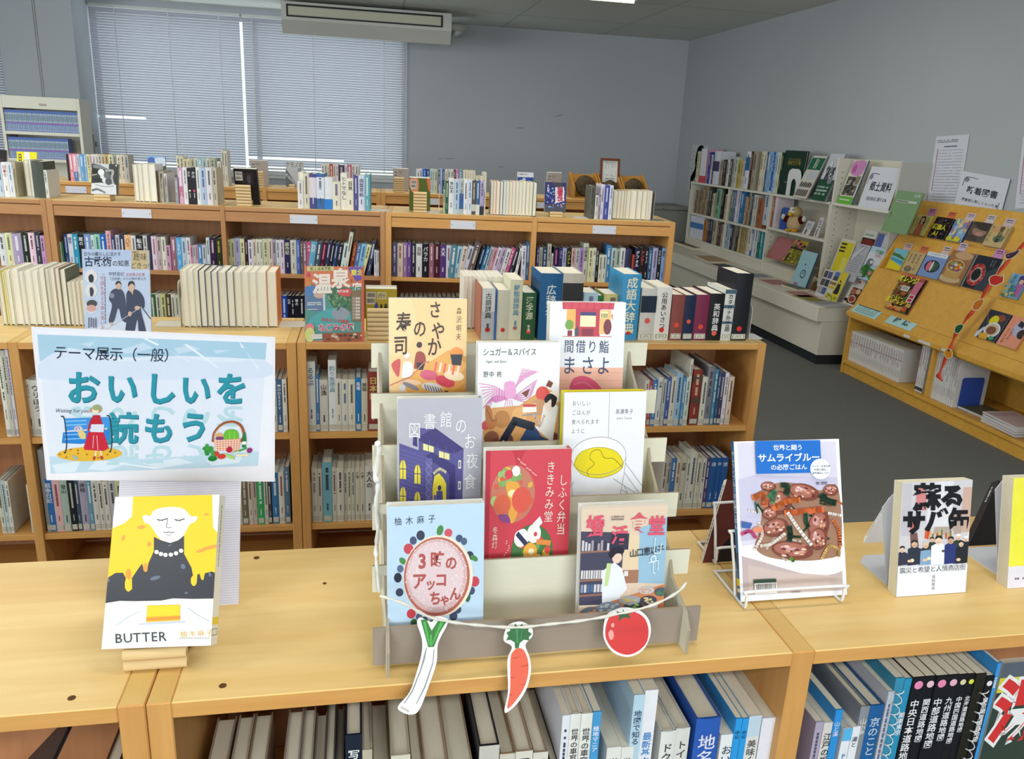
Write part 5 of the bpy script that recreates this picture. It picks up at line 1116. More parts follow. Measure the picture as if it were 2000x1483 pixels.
shelf(RC, .03, .832, R2, 'on shelf below the olive green book', GC, '''1170 835 557 cce;1210 835 dcb 833;1250 830 979 eee;1280 830 649 ecd;1310 835 223 ccc;1345 840 ddd 333 自役;1390 840 112 eee バラカ;1440 840 967 ecc;1475 840 412 dbb;1520 845 537 eee 大天;1565 850 ccd 844;1600 850 589 eee - A5;1650 855 acd 357 - A9;1690 855 dcb 544 - A10;1725''')
shelf(RC, .03, .832, R3, 'among the slumped third row books', GC, '''62 850 ccd 445 - A15;108 825 655 ddc - A15;158 860 123 9bd - A15;192 860 37a cde - A15;222 860 bbb 445 - A15;248 865 c9a 733 - A15;278 865 dcd 445 - A15;308 865 bac 545 - A15;340 870 ddd 446 - A15;374 865 c58 fde - A15;402 870 334 ddd - A15;432 870 eee 333 - A10;452''')
shelf(RC, .03, .832, R3, 'on shelf just past the slumped books', GC, '445 855 dde 333;477 830 468 bcd;507')
shelf(RC, .03, .832, R3, 'on shelf above the big blue dictionary', GC, '''552 865 447 ccd;572 865 bba 544;595 865 346 bcd;630 840 bba 444;660 910 ddd;675 865 213 c6a;715 870 336 ccd ゴフェ;740 870 aac 446;770 870 121 dc4 ハイアト;805 870 caa 733;835 870 bbb 355;865 870 a8c 424;893 835 ccb 333 古都事記;930 870 dda;962 870 ddc 444 朱野;985 870 222 ddd;1005 920 ddc;1030 920 ddc;1060 850 48b eee;1095 870 bcc;1130 875 aba;1160 870 ddd 335;1195 880 447;1220 880 223;1245 920 d43;1265 870 113 eee デフォル;1305 870 211 e66 アンカー;1340 870 112 eee エチュード;1365 870 357 ace;1395 870 aac 446;1432 865 112 eee リミックス;1460 870 79c 233 廉恥;1488''')
# third row, lower shelf where it shows between the things in front
GCL = 'novels on the lower shelf of the third row'
shelf(RC, .03, .50, R1, 'low shelf right of martial arts magazine', GCL, '1080 1205 364 ddc;1125 1205 ccb 333;1160 1205 cc8 333;1195 1205 543 ddb;1235 1205 ddc 444;1265 1210 ccb 444;1290 1210 ddc 333;1318', jit=.002)
shelf(RC, .03, .50, R2, 'low shelf left of hot spring magazine', GCL, '345 1215 ddc;366 1215 24a cde;410 1215 112 bcd 犯罪;438 1215 112 ddd;462 1215 112 eee 芽の;497 1215 112 ddd;535', jit=.002)
shelf(RC, .03, .50, R2, 'low shelf behind orange sushi novel', GCL, ';'.join('%d %d %s %s' % (1225+i*34, 1222+i % 3, c, 'ddc') for i, c in enumerate(('433', '322', '543', '433', '654', '332', '433', '543', '322', '433', '544', '332', '433', '654')))+';1690')

# ---- second row, shelves
GB1, GB2 = 'books on the upper shelf of the second row', 'books on the lower shelf of the second row'
L6, L7, L8, L6b = (0, 620, .32366), (560, 620, .32362), (1200, 500, .37075), (0, 620, .32366)
shelf(RB, .02, .592, L6, 'on the far left upper shelf', GB1, '-30 200 e8e4d8 353;0 200 c8c4b8 353;25 195 dde 444;46', 'book', lab='d8d8d0')
shelf(RB, .02, .592, L6, 'on the shelf left of the theme sign', GB1, '140 375 dcd8c8 333 ヨコバン;175 380 dddcd4 333 ウリぼう;240 470 57a;262 470 ccb;300', lab='dde0d0')
shelf(RB, .02, .592, L6, 'on the shelf right of the theme sign', GB1, '1640 380 ccb;1665 375 468 eee MODESTY;1700 375 dcdad0 333;1728', lab='e9e6d2')
shelf(RB, .02, .262, L6, 'on the far left lower shelf', GB2, '-30 990 ccb 333;0 985 bcc 255;25 990 ddd8cc 333;46', lab='d8d8c8')
shelf(RB, .02, .262, L6, 'on the lower shelf under the theme sign', GB2, '''155 1010 ccc8b8 333;182 975 37b eee 王者の;222 800 9a9a98 555 . D.19;258 975 37b eee 競争日記;308 985 e4b8b8 833;355 985 acbdb0 244 登山;400 975 232428 ccb;440 985 46586c ccc;468 975 a8a0b4 444 南極;515 975 6a9ab0 eee;545 980 d8d4c8 333;582 980 d4d0c4 333;612 990 dad6c8;648 980 bbb;690 985 cc9;730 980 46a;770 985 dd9;810 985 855;850 985 ccb;900''', lab='e6e2cc')
shelf(RB, .02, .262, L6, 'on the lower shelf right of the sign board', GB2, '''1425 975 d4d0bc 444;1452 970 7c7058 ddc;1490 965 d8c8bc 622;1520 965 c8b8a8 444;1545 955 3fa860 eef;1588 965 d6d2c6 333;1612 1000 46484c ddd;1635 940 3f78ac eee;1677 935 dcd8c8 833;1712 905 5a7890 dde;1745''', lab='e6e2cc')
shelf(RB, .02, .592, L7, 'on the shelf below the hot spring magazine', GB1, '''115 268 d8dad4 357 るるぶ;170 345 4a7aa8 eee;196 378 d4d0c4 222 山漁;248 258 e4e6e4 69a 釣り魚図典;296 370 d8d4c4 444;330 375 d4d2c4 358;370 375 dad4c0 444;413 365 2a7ab8 eef 馬場;450 370 ccc4ae 443 関脇;488 330 8a3a34 d8c070 日本釣;556 370 ddd;575''', lab='e6e2c8')
shelf(RB, .02, .262, L7, 'on the lower shelf beside the cardboard stand', GB2, '''128 1000 d6d2c4 333;147 912 dcd8c8 777;183 915 d6d2c2 333;212 878 7cb4c4 233;272 905 d2cebe 622;300 910 dad6c4 444;344 915 ccd0c4 355;364 910 d8d4b8 554;388 910 d0d0bc 355;411 910 d8d2bc 433 漢字;442 910 d4ceb8 433 漢字;472 900 dcdad0 222 大人の;525 905 ddd;548''', lab='e6e2c8')
shelf(RB, .02, .592, L8, 'on shelf below the maroon dictionary', GB1, '''165 655 d8d4cc 833;188 660 b84a4c eee;205 655 4a80b4 eee;235 640 d8dcd8 333 日本;260 650 c8ccc4 445;280 640 4c64a0 cde;306 638 dcd4c4 444;332 618 9cc0dc 345;366 642 5c98c8 eee;384 640 d0dcd0 355;405 545 e0dccc 333 - D.19;420 600 8a3c34 dcb8a0 - B5a4a3c:.1:.22 B5a4a3c:.5:.6;468 638 dad8c8 444;498 585 7c8088 445 - D.19;535 598 4c8cac eee;553 615 3c5c80 ccd;568 617 46405c ddd;588 616 e4e0ec 644;608 638 dcc8b4 433;636''', lab='dfe2d2')
shelf(RB, .02, .262, L8, 'on lower shelf behind the cook book', GB2, '''262 1070 d0ccc0 333;285 1068 b8b0a4 533;304 1068 4a7cb0 eee;332 1070 d8ccb8 743;356 1068 d2cebc 333 武蔵;386 1072 d6d4c6 467;408 1040 dadace 446;442 1068 d8d6c2 444;465 1068 dcdad0 444;490 1065 5c4a74 ddd;510 1065 2c5c9c cde 魂;545 1065 2c5c9c cde 命;572 1065 2c5c9c cde 想;605''', lab='e6e2c8')

# ---- second row, on top
GBT = 'books standing on top of the second row'
ZB = (0, 360, .22923)
zt = RB.top
shelf(RB, .215, zt, ZB, 'on top, left of martial arts magazine', GBT, '''-40 735 ddc;0 740 dc5;30 740 eec;75 720 eeeadc;145 740 e8e6da;190 735 e4e2d6;255 740 eeeade;315 715 e6e4dc;370 720 c8c4b8;412 715 e8e4d4;455 715 b8a090;500 725 6a7060;555 830 e4dcc8;595 825 e4dcc8;632 825 e0d8c4;668 820 e4dcc8;712''', flip=True, depth=.128, jit=.006)
shelf(RB, .205, zt, Z2, 'on top, right of martial arts magazine', GBT, '''-215 730 e8e4d2;-160 730 e8e6d6;-105 735 e6e4d4;-60 735 3c4a5c;0 745 e8e6da;48 745 5a6a80;108 745 e4e2d6;178 745 5c666c;245 745 e2e0d2;305 745 e4e0d0;368 745 e8e6d8;432 745 e4e2d4;520 745 d8864a;610''', flip=True, depth=.13, jit=.006)
def bend(row, px, py, off, zz, side, label, h=.15, w=.085, base=.085, mat='white_metal', hole=True, u=None):
    uu = row.hit(px, py, off)[0] if u is None else u
    bookend(label, row.P(uu, off, zz+.0005), row.rz, side, w, h, mat, base, hole)
bend(RB, 352, 632, .21, zt, -1, 'white metal bookend with its foot left of the cream page edges, second row', mat='cream_metal')
bend(RB, 541, 632, .21, zt, 1, 'cream metal bookend closing the page-edge books beside the hot spring magazine', .14, .09, .09, 'cream_metal', False)
bend(RB, 909, 640, .20, zt, -1, 'white metal bookend left of the dictionaries, behind the cardboard stand', mat='white_metal')
# dictionaries
E1 = (880, 500, .31)
GD2 = 'dictionaries on top of the second row'
shelf(RB, .20, zt, E1, 'just behind the small dictionaries', GBT, '85 125 eeeadc;112 125 eee8da;140 128 eae8da;168 128 eceade;200 128 e8e6da;232 128 eceade;270 128 eae6d8;305 128 eee;332', flip=True, depth=.128)
def dic(data, where='among the dictionaries', **k): return shelf(RB, .045, zt, E1, where, GD2, data, 'dictionary', depth=.16, jit=.003, noun='dictionary', cat='dictionary', **k)
RED = 'Ed0342c:.88:.17'
k = dic('195 200 b5705a;200 205 b8bcc0 444 古語辞典 S0.5 Ed0342c:.80:.2 Bd8d8d4:.0:.45;284 222 3c6cb4;298 215 d2ceba 665 . Ed0342c:.80:.17;380 150 d8d6ba 4a8aa8 擬態語辞典 S0.5 Ee0604c:.80:.17;460 232 2c5a3a dcdcc0 漢字源 S0.58 Ee0503c:.82:.17;545')
k = dic('570 110 1f5c8c d8e0e0 広辞苑 S0.46 Y.16 Ee0402c:.80:.14;712 110 c4bcb0 fff . B2c2c2c:.14:.7;842', start=k)
shelf(RB, .09, zt, E1, 'above the sushi stall novel', GD2, '842 232 b8d4e8 668;932 250 2f7a3c;968 240 d8cc84 555;1080', 'dictionary', depth=.12, noun='dictionary', cat='dictionary')
k = dic('1092 115 3f98c8 f0eccc 成語大辞典 S0.62 Y.04 Ed0342c:.88:.14;1208 205 d0cec8 eee . B1c2c3c:.14:.46 Ee0604c:.62:.18 K;1306 198 e6e2dc 334 公用あいさつ S0.4 Y.08 Ed8342c:.8:.17 K;1402 245 8a4a44 c9a090 . Ee0503c:.66:.2 K;1483 248 1f2a4a 8a94b0 . Ee0604c:.58:.2 K;1552 245 7c2c4c d8a8b8 . Ee0503c:.7:.18 K;1640 238 17181c eee 英和辞典 S0.46 Y.2 Ee8685c:.84:.17;1734 212 d8dad4 333 カタカナ外来語 S0.48 Y.08 B4a6478:0:.08 B4a6478:.3:.36 B4a6478:.62:.67 K;1806 110 1a1c24 e8e8f0 . E e'.replace('. E e', '. Ed83a30:.82:.15 K')+';1915', start=k)
# lettering plates on three dictionary spines
bend(RB, 1465, 640, .06, zt, 1, 'white metal bookend at the right end of the dictionary row', .12, .09, .06)

# ---- third row, on top
GCT = 'books standing on top of the third row'
def Qd(ox): return (ox, 280, .13)
zc = RC.top
shelf(RC, .06, zc, Qd(0), 'on top, far left of third row', GCT, '-60 300 bcd;10 283 e8e6e4 a44 日本食;95 283 d8dce4 68a;170 285 bab094 776;222', depth=.13)
shelf(RC, .10, zc, Qd(0), 'on top, beside the arched grey bookend', GCT, '345 250 e0dccc;410 245 e8e4d8;455', flip=True, depth=.13)
shelf(RC, .08, zc, Qd(0), 'on top, behind the arched grey bookend', GCT, '458 270 4a5048 ccc .;640 400 d8d8d4 555;700', depth=.13, maxh=.2)
bend(RC, 29, 374, .05, zc, 1, 'beige bookend with an arch, far left of the third row top', .14, .1, .1, 'cream_metal')
shelf(RC, .07, zc, Qd(240), 'on top, below the sky photo cover', GCT, '140 315 e2ded0;205 310 e4e0d2;270 305 e2ded0;365 310 e4e6e4;475', flip=True, depth=.13)
shelf(RC, .08, zc, Qd(240), 'on top, at the sky photo cover', GCT, '478 415 5c6058;500 415 7a5c48;530 415 a8a290;612 455 d4d4d2 555;655', depth=.13)
bend(RC, 318, 385, .06, zc, 1, 'beige bookend under the sky photo cover on the third row', .12, .09, .08, 'cream_metal')
shelf(RC, .03, zc, Qd(240), 'on top, around the two black spines', GCT, '772 515 9a96a0 ddd;822 370 d4a8c8 fff - Bc87a98:.5:.8;890 360 e4e2e4 555;955 375 1e2226 ddd かの Ee8e4d8:.62:.25;1015 375 241c2a ddd かの Ee0486c:.62:.25;1090 360 e2e6e2 576;1150 365 b4c4e0 446;1240 365 dcd8dc 333;1330 368 c0b8a4;1400', depth=.14)
shelf(RC, .03, zc, Qd(480), 'on top, between black and olive books', GCT, '775 565 e2e0de 877;862 452 d8d0bc 443;950 458 4c4a8a ddd - Be0d4dc:.1:.68 Y.12;1058 455 3a6ca4 456 - Bdce2ee:.1:.70 Y.12;1175 512 e4e6ea 333 . B2a80d0:.68:1;1300 578 e4dec8 558;1422 450 eae6da 333 ヒトでなし;1520 530 e8e2cc 333 百鬼;1618 482 50508c ccd;1690 485 d4d6e8 446 病葉草紙;1785 470 68a8b8 dee;1862', depth=.14)
shelf(RC, .11, zc, Qd(480), 'in second rank of the third row', GCT, '790 430 e8e6e2;862', flip=True, depth=.1)
bend(RC, 721, 405, .05, zc, 1, 'white bookend foot at the joint of the third row', .10, .08, .1)
bend(RC, 857, 410, .04, zc, -1, 'white bookend with an arch right of the olive green book', .14, .1, .11)
shelf(RC, .03, zc, Qd(720), 'on top, right of olive green book', GCT, '1128 700 b4c0a8 444;1158 560 2c5c3c cdb;1208 530 e0e0e4 222 鬼煙夫;1288 548 b4c8d8 468;1372 545 b0b8b8 667 - B2a5aa0:.4:.85;1435 545 e4e2e4 335;1498 548 d0dce8 468;1560 558 5c4c44 ccc - Bc8ccb8:.7:.9;1618 560 3c6488 dde - Bd8d8d4:.7:1;1680 562 b0a4c8 436 - B2c2a34:.75:1;1740 700 d8d8d4;1762', depth=.14)
shelf(RC, .05, zc, Qd(960), 'in run left of the blue cover', GCT, '0 570 d8d0c0;35 570 dca890;80 575 ddb4a4;135 575 4c6484;185 575 b4c8d4;230 575 c8ccd0;275 580 e4c8a0;320 575 d8c8bc;370 580 dad4c4;420 580 d8d2c0;470 570 d8d0b8;525 585 dad2b8;580 585 d8d0b4;630 590 4c6460;692', flip=True, depth=.128)
Q7 = (1140, 280, .13)
bend(RC, 1153, 420, .04, zc, -1, 'white bookend with an arch near the window-far end of the third row', .15, .1, .08)
shelf(RC, .035, zc, Q7, 'by the last arched bookend', GCT, '112 640 5a5c50;180 780 d4d4cc 444;235 770 8c7898 ddd;270 620 d8d4e0 446;325 630 4450a0 dde;400 635 d8dce8 557;456', depth=.14)
shelf(RC, .07, zc, Q7, 'in the last third row run', GCT, '456 715 d8ccb0;525 715 d4c8ac;575 715 d8ccb0;620 718 d2c6aa;655 715 d8ccb0;712 712 d8ccb4;810 712 d4c8ae;890 715 d8ccb2;960 715 dccfb6;1000 718 e4dcd0;1040 720 6a6460;1052', flip=True, depth=.12)
bend(RC, 1276, 420, .06, zc, 1, 'dark grey bookend at the very end of the third row', .15, .1, .07, 'grey_metal', False)

# ---- back row, on top
GDT = 'books standing on top of the back row'
zd = RD.top
shelf(RD, .05, zd, Qd(0), 'on back row beside the cream rack', GDT, '985 160 2a2428;1020 155 e490a0 fff;1085 165 e8b4c8 fff - B4a7cb4:.65:1;1145 170 d4d4dc 567;1185 165 6ca8d8 eef;1245 165 8cb4dc eef;1290 165 d8d49c 555;1340 170 e4c8d0 644;1375 165 e0dcd8 666;1430 165 d8d4cc 666;1470 168 c8c0a8;1515 168 c8c0a8;1568 170 c8a45c;1622 170 d8d4b4;1692 170 a8a8a0;1745 172 d8d4bc;1805 172 d8c8b4;1860 178 b4b4b0;1920', depth=.13)
shelf(RD, .05, zd, Qd(240), 'on back row at the central blinds', GDT, '800 192 d8d4bc;850 195 d8d0b8;905 235 d4cca8 653;960 235 d8d0b0 554;1010 225 c8b890 443;1070 220 c4d4d8 577;1125 222 a4c0c8 eee;1185 222 b0c4cc 466;1250 225 d4d0c0;1305 225 b4bca4;1380 230 8c9478;1412 270 d4d0c4 567;1475 100 c8c4b4;1515 110 d0ccc0;1560', depth=.13)
shelf(RD, .05, zd, Qd(480), 'on back row behind the blue spines', GDT, '1135 310 d4d0c8;1180 310 d0ccc4;1220 310 d8d0c0;1258 310 b04830 eec;1310 312 d8c8c8 544;1350 318 dcd8d4 444;1390 325 483858 baa;1485 320 dcd8d8;1525 320 b46078 eee;1590 318 d4ccd4 645;1640 318 d8d4cc 444;1690 318 c8ccc4;1716', depth=.13)
shelf(RD, .05, zd, Qd(720), 'on back row right of the blinds', GDT, '725 390 dcdcd8;770 385 c4c8dc;812 380 1c5cac 9be;870 385 2c3c70 ccd;920 390 b4d0d4 466;960 390 c8d4d0 466;990 395 c4c8b0 455;1040 398 586078 ccd;1078 385 90acd8 eee;1110 395 344c70 ccd;1145 398 d8d4c4 555;1190 398 c4ccc8 466;1230 395 d8d8d0 444;1280 400 443848 ccb;1310 395 c478a0 eee;1358 402 6c94b4 eee;1415', depth=.13)
shelf(RD, .05, zd, Qd(720), 'in the back row cream run', GDT, '1418 410 d8d4b8;1455 410 d4d0b4;1495 412 d8d4b8;1530 414 d4d0b4;1570 415 d8d4b8;1605 490 d4d0b8;1640 492 d8d2b8;1670 492 d4ceb4;1728 436 dcdac8;1776', flip=True, depth=.12)
# ================================================================== front bookcase, shelf below
GAB = 'books on the shelf under the display'
X1 = (0, 0, 1); zA = .54
shelf(RA, .05, zA, X1, 'on shelf at the far bottom left', GAB, '60 1436 3a3c44 888 - A42;74', depth=.15, maxh=.28)
shelf(RA, .02, zA, X1, 'on shelf at the far bottom left', GAB, '172 1490 54382a ccc - H.22;206 1490 6a6a66 ccc - H.215;226', depth=.15, start=1)
shelf(RA, .02, zA, X1, 'under the display, left of photo album', GAB, '383 1500 b0a090 555 - H.195;428 1500 a8947c;434 1500 b8a894 666 - H.20;470 1500 a08c78 555 - H.198;510 1500 _;545 1500 a8988c 555 - H.20;580 1500 b0a498 444 - H.198;607 1500 a89a8a 444 - H.19;632 1500 5a5a54 ccc - H.215;654 1500 a8a8a4 555 - H.195;671'.replace(';428 1500 a8947c', ';428 1500 _'), depth=.15)
shelf(RA, .02, zA, X1, 'under the display, over the leek', GAB, '674 1437 1c2434 eee 写真;708 1500 c0b4a0 777 - H.25;728 1500 a89a88 555 - H.2;764 1476 c8c0a8 554 - Bd8d4c0:0:.3;802 1500 8a7660 bbb - H.215;828 1500 b49a80 655 - H.215;875 1500 b8a48c 655 - H.21;925', depth=.15)
shelf(RA, .02, zA, X1, 'under the display, beside the carrot', GAB, '936 1457 2a2a30 ddd . Bc8c4bc:0:.2;976 1473 a8906c 533 . Bd4cec0:0:.3;1007 1468 b09a80 444 アジア Bdcd8cc:0:.5 Y.04;1041 1470 a8947c 444 アジア Bdcd8cc:0:.5 Y.04;1071 1510 4a4440 bbb - H.2;1090', depth=.15)
shelf(RA, .012, zA, X1, 'under the tomato end of the display', GAB, '''1099 1399 e4e6ee 445 - P;1115 1396 e6e6e0 444 世界の車窓か;1136 1395 e6e6e0 444 世界の車窓か;1159 1392 4a9cd4 eef 極地マニア P;1176 1500 _;1186 1462 e4e4de 444 世界 P;1215 1461 e4e4de 444 世界 P;1239 1359 b8d4e4 3c4668 地図で知る P;1261 1350 eaeaf0 3a88cc 最新基本 P Y.22;1287 1500 _;
1292 1430 e0e0dc 333 ドクタ;1321 1424 dadad4 444 トイレの;1349 1500 _;1361 1405 2c5cb4 dde 地名語源 Y.1;1409 1437 e6e8ea 456 おいしい P;1438 1405 2f9ae0 135 中公 P;1451 1405 2f9ae0 135 中公 P;1464 1400 dcdcd6 555 美味く P Bc0d4e4:0:.14 Y.16;1489 1404 e6e6f0 48a . P B2f9ae0:0:1 Be6e6f0:0:1;1523''', depth=.19)
shelf(RA, .012, zA, X1, 'on shelf below the mackerel tin book', GAB, '''1594 1412 b0a4bc 556 - P;1610 1413 d8d4d0 222 江戸の坂 P;1633 1388 2f90d8 dde 山と溪 - P;1648 1424 e4e8ee 48a P Y.2 B5ab4e4:0:.1;1666 1421 e6e8ee 345 湯と P;1682 1381 8a8e94 ddd 山小屋;1700 1379 1f5c98 bcd 京のこと;1728 1500 _;1736 1352 c0c4d0 668 - P;1749''', depth=.19)
GRA = 'road atlases on the right'
PK = 'Ee88ab4:.045:.34'
k = shelf(RA, .012, zA, X1, 'on shelf below the yellow book', GRA, '1750 1326 3a8cae dde . P;1768 1327 2f90b8 eee 関東東京 P Y.2;1785 1325 17171d f0f0f4 中央日本道路地図 P Y.13 %s;1810 1323 17171d f0f0f4 関西道路地図 P Y.13 Ee8c0cc:.045:.34;1831 1322 17171d f0f0f4 中部道路地図 P Y.13 %s;1855 1320 17171d f0f0f4 九州道路地図 P Y.13 Ee8b0c4:.045:.34;1876 1319 17171d f0f0f4 中国四国道路地図 P Y.13 Edcd0a8:.045:.34;1893 1318 17171d f0f0f4 北海道道路地図 P Y.13 Ed8e040:.045:.34;1908 1318 24221c ba6 . P;1928 1322 17171d f0f0f4 東京関東道路地図 P Y.13 Ee8e4e4:.045:.34;1944 1312 d884a8 eee - P;1949 1296 3a94d8 eef 中部道路 P;1957' % (PK, PK), 'road_atlas', depth=.2, noun='road atlas', cat='road atlas')
# wire combs on the two ring-bound atlases
for px0, n_, col in ((1752, 15, 'd0c8a0'), (1918, 15, 'b8a050')):
    u, zt_ = RA.hit(px0, 1330, .008); m = MB()
    P0 = RA.P(u, .008, zA+.01)
    pts = []
    for i in range(n_*8):
        z_ = zA+.02+(zt_-zA-.03)*i/(n_*8); a_ = i*2*math.pi/8
        pts.append((P0.x+.0055*math.cos(a_)+.004, P0.y-.004+.0055*math.sin(a_), z_))
    m.tube(pts, .0008, col, n=5)
    o = m.build('binding_comb', 'white_metal')
    par = next(c for c in bpy.data.objects if c.get('label', '').startswith(('slim ', '')) and c.get('category') == 'road atlas' and abs(c.location.x-u-RA.o.x+.0) < .012)
    o.parent = par; o.matrix_parent_inverse = par.matrix_world.inverted()

# ================================================================== books shown face out on the rows behind
def row_cover(row, off, TL, TR, zb, lean, th, draw, label, name='paperback_book', src=((0, 0), (1, 0), (0, 1)), cat='book', group='face-out books', spine='R', scol='ddd', back='ddd', hard=False, eps=.00005, h=None, pages='e8e2cc', sdraw=None):
    l = math.radians(lean)
    u0, z1 = row.hit(*TL, off); u1, _ = row.hit(*TR, off)
    hh = h or (z1-zb)/math.cos(l); o2 = off-hh*math.sin(l)
    ev = (-row.ey*math.sin(l)-Vector((0, 0, 1))*math.cos(l)); O = row.P(u0, off, z1)
    return cover_book(name, label, cat, group, O, row.ex, ev, u1-u0, hh, th, draw, src, spine, scol, back, pages, hard, eps, sdraw=sdraw)
def row_tubes(row, pxl, pxr, off, nf, nb, r, label, behind=False, gap=None):
    u0, u1 = row.hit(pxl, 400, off)[0], row.hit(pxr, 400, off)[0]; zt_ = row.top
    if behind: M = Matrix.Translation(row.P(u1, off+2*r, zt_)) @ Matrix.Rotation(row.rz+math.pi, 4, 'Z')
    else: M = Matrix.Translation(row.P(u0, off, zt_)) @ Matrix.Rotation(row.rz, 4, 'Z')
    return tube_stand(label, M, u1-u0, nf, nb, r, 'tube stands', gap)
def back_label(a, x0=.06, y0=.08, w=.3):
    a.rectu(x0, y0, x0+w, y0+.24, 'd4d0c8'); a.barcode_u(x0+.02, y0+.02, x0+w-.02, y0+.1, 2); a.barcode_u(x0+.02, y0+.13, x0+w-.02, y0+.21, 5)
def _bu(s, x0, y0, x1, y1, seed):
    r = random.Random(seed); qs = []; x = x0
    while x < x1: w = (x1-x0)*r.choice((.02, .035, .05)); qs.append([(x, y0), (min(x+w, x1), y0), (min(x+w, x1), y1), (x, y1)]); x += w+(x1-x0)*r.choice((.02, .03))
    s.emit(qs, '333')
Art.barcode_u = _bu
# black and white photo book
def d_bw(a):
    a.rectu(0, 0, 1, 1, '3a3c3a'); a.poly([(1390, 300), (1640, 305), (1630, 390), (1500, 320)], 'c4c8c8'); a.poly([(1400, 320), (1500, 315), (1620, 395), (1400, 370)], '7c8084'); a.ell(1420, 415, 45, 45, '22241c'); a.poly([(1360, 600), (1500, 590), (1730, 620), (1730, 770), (1350, 760)], 'd8dadc'); a.ell(1515, 435, 48, 50, 'e6e6e6'); a.blob([(1500, 470), (1560, 480), (1590, 540), (1560, 600), (1510, 540)], 'dcdcdc')
    a.line([(1590, 410), (1640, 405), (1690, 420), (1670, 520), (1690, 610)], 36, 'e2e2e2', True); a.ell(1620, 570, 50, 55, '55585c'); a.ell(1450, 545, 80, 32, '2c2e30'); a.ell(1600, 480, 50, 50, '6a6e72'); a.line([(1370, 710), (1450, 690), (1560, 740)], 30, '9ca2a4', True); a.line([(1420, 620), (1560, 650), (1700, 640)], 6, '444', True); a.line([(1380, 480), (1450, 465)], 10, 'cfcfcf'); a.ell(1745, 330, 12, 14, 'ccc')
row_cover(RC, .10, (179.5, 319), (231.5, 320.5), zc+.028, 18, .014, d_bw, 'black and white photo book on two tubes, third row top', src=((1382, 300), (1782, 310), (1350, 770)), scol='8a8c84')
row_tubes(RC, 185, 216, .03, 2, 3, .0078, 'short tube stand under the black and white photo book', gap=.055)
# black book seen from behind on a seven-tube stand
def d_blk(a): a.rectu(0, 0, 1, 1, '1c1a1c'); a.poly([(.35, .1), (.8, .1), (.8, .45), (.35, .45)], '30282a'); a.ell(.62, .28, .08, .12, '4c4a50'); back_label(a)
row_cover(RC, .085, (455, 329), (501.5, 331), zc+.012, -16, .02, d_blk, 'black book seen from the back on a tall tube stand, third row top', scol='1c1a1c', hard=True, h=.19)
row_tubes(RC, 464, 493, .03, 2, 7, .0076, 'seven-tube stand seen from behind, holding the black book', True, gap=.02)
def d_olv(a): a.rectu(0, 0, 1, 1, '5c6a34'); a.blob([(0, .05), (.4, .02), (.42, .38), (.2, .42), (.05, .3)], 'd8906c'); a.blob([(.82, 0), (1, .02), (1, .35), (.9, .3)], 'd8744c'); a.rectu(.75, .1, .76, .9, '4c5a2c'); back_label(a, .08, .06, .26)
row_cover(RC, .085, (799.5, 347), (841, 347), zc+.012, -16, .02, d_olv, 'olive green book seen from the back on a tall tube stand', scol='5c6a34', hard=True, h=.19)
row_tubes(RC, 807.5, 833.5, .03, 2, 7, .0076, 'seven-tube stand seen from behind, holding the olive book', True, gap=.02)
def d_sho(a):
    a.rectu(0, 0, 1, 1, '2c2c6c'); a.poly([(.3, 0), (.8, 0), (.95, .15), (.6, .25)], '40404c'); a.rectu(.0, .75, 1, 1, '4c4c58')
    for i in range(60): a.ell(rnd_(i)*1, .2+rnd_(i+7)*.65, .05*rnd_(i+3)+.01, .03, ('4a64b8', '6c9cdc', '3a3c84', '8cb4e4', 'd8a8a0')[i % 5], 7)
    a.poly([(.48, .17), (.9, .15), (.92, .62), (.5, .70)], 'e0dce8'); a.text('署', .72, .30, .30, 'b82848', bold=.03, sx=1.0); a.text('長', .72, .50, .30, 'b82848', bold=.03); a.text('今野敏', .15, .08, .09, 'e8e8f4', True, bold=.02); a.text('シンドローム', .56, .2, .07, '445', True)
row_cover(RC, .09, (1064.5, 355.5), (1106, 357), zc+.026, 14, .016, d_sho, 'dark blue novel with a white title panel, third row top', src=((0, 0), (1, 0), (0, 1.45)), scol='3a3a74', name='hardcover_book') if False else row_cover(RC, .09, (1064.5, 355.5), (1106, 357), zc+.026, 14, .016, d_sho, 'dark blue novel with a white title panel, third row top', scol='3a3a74')
row_tubes(RC, 1075.5, 1100, .035, 2, 3, .0074, 'short tube stand under the dark blue novel', gap=.05)
# back row
def flat(c): return lambda a: a.rectu(0, 0, 1, 1, c)
def d_yl(a): a.rectu(0, 0, 1, 1, 'e8dc20'); a.poly([(.38, 0), (.62, 0), (.75, .6), (.3, .6)], 'e4e4dc'); a.text('日', .16, .14, .2, '333', bold=.03); a.rectu(.1, .3, .3, .4, '333')
row_cover(RD, .10, (32.5, 296), (71.5, 297), zd, 12, .012, d_yl, 'yellow magazine standing on the back row before the cream rack', 'magazine', h=.26, cat='magazine')
row_cover(RD, .10, (-22, 292), (13, 292.5), zd, 15, .018, lambda a: (a.rectu(0, 0, 1, 1, '1e1a1c'), a.rectu(.2, .3, .8, .5, '3a3236')), 'black book standing at the far left of the back row', scol='d8d4c4')
def d_sky(a):
    a.rectu(0, 0, 1, 1, '8cb0d8'); a.blob([(.0, .1), (.3, .05), (.5, .2), (.4, .35), (.1, .3)], '4a68b0'); a.blob([(.4, .1), (.9, .05), (1, .3), (.6, .38)], 'c8d8e8'); a.poly([(0, .3), (.3, .38), (1, .34), (1, 1), (0, 1)], '44583c'); a.rectu(0, .5, 1, .7, '6a7c6c')
row_cover(RD, .08, (288, 304.5), (323, 305), zd, 12, .015, d_sky, 'book with a blue sky and meadow cover on the back row', scol='3c404c')
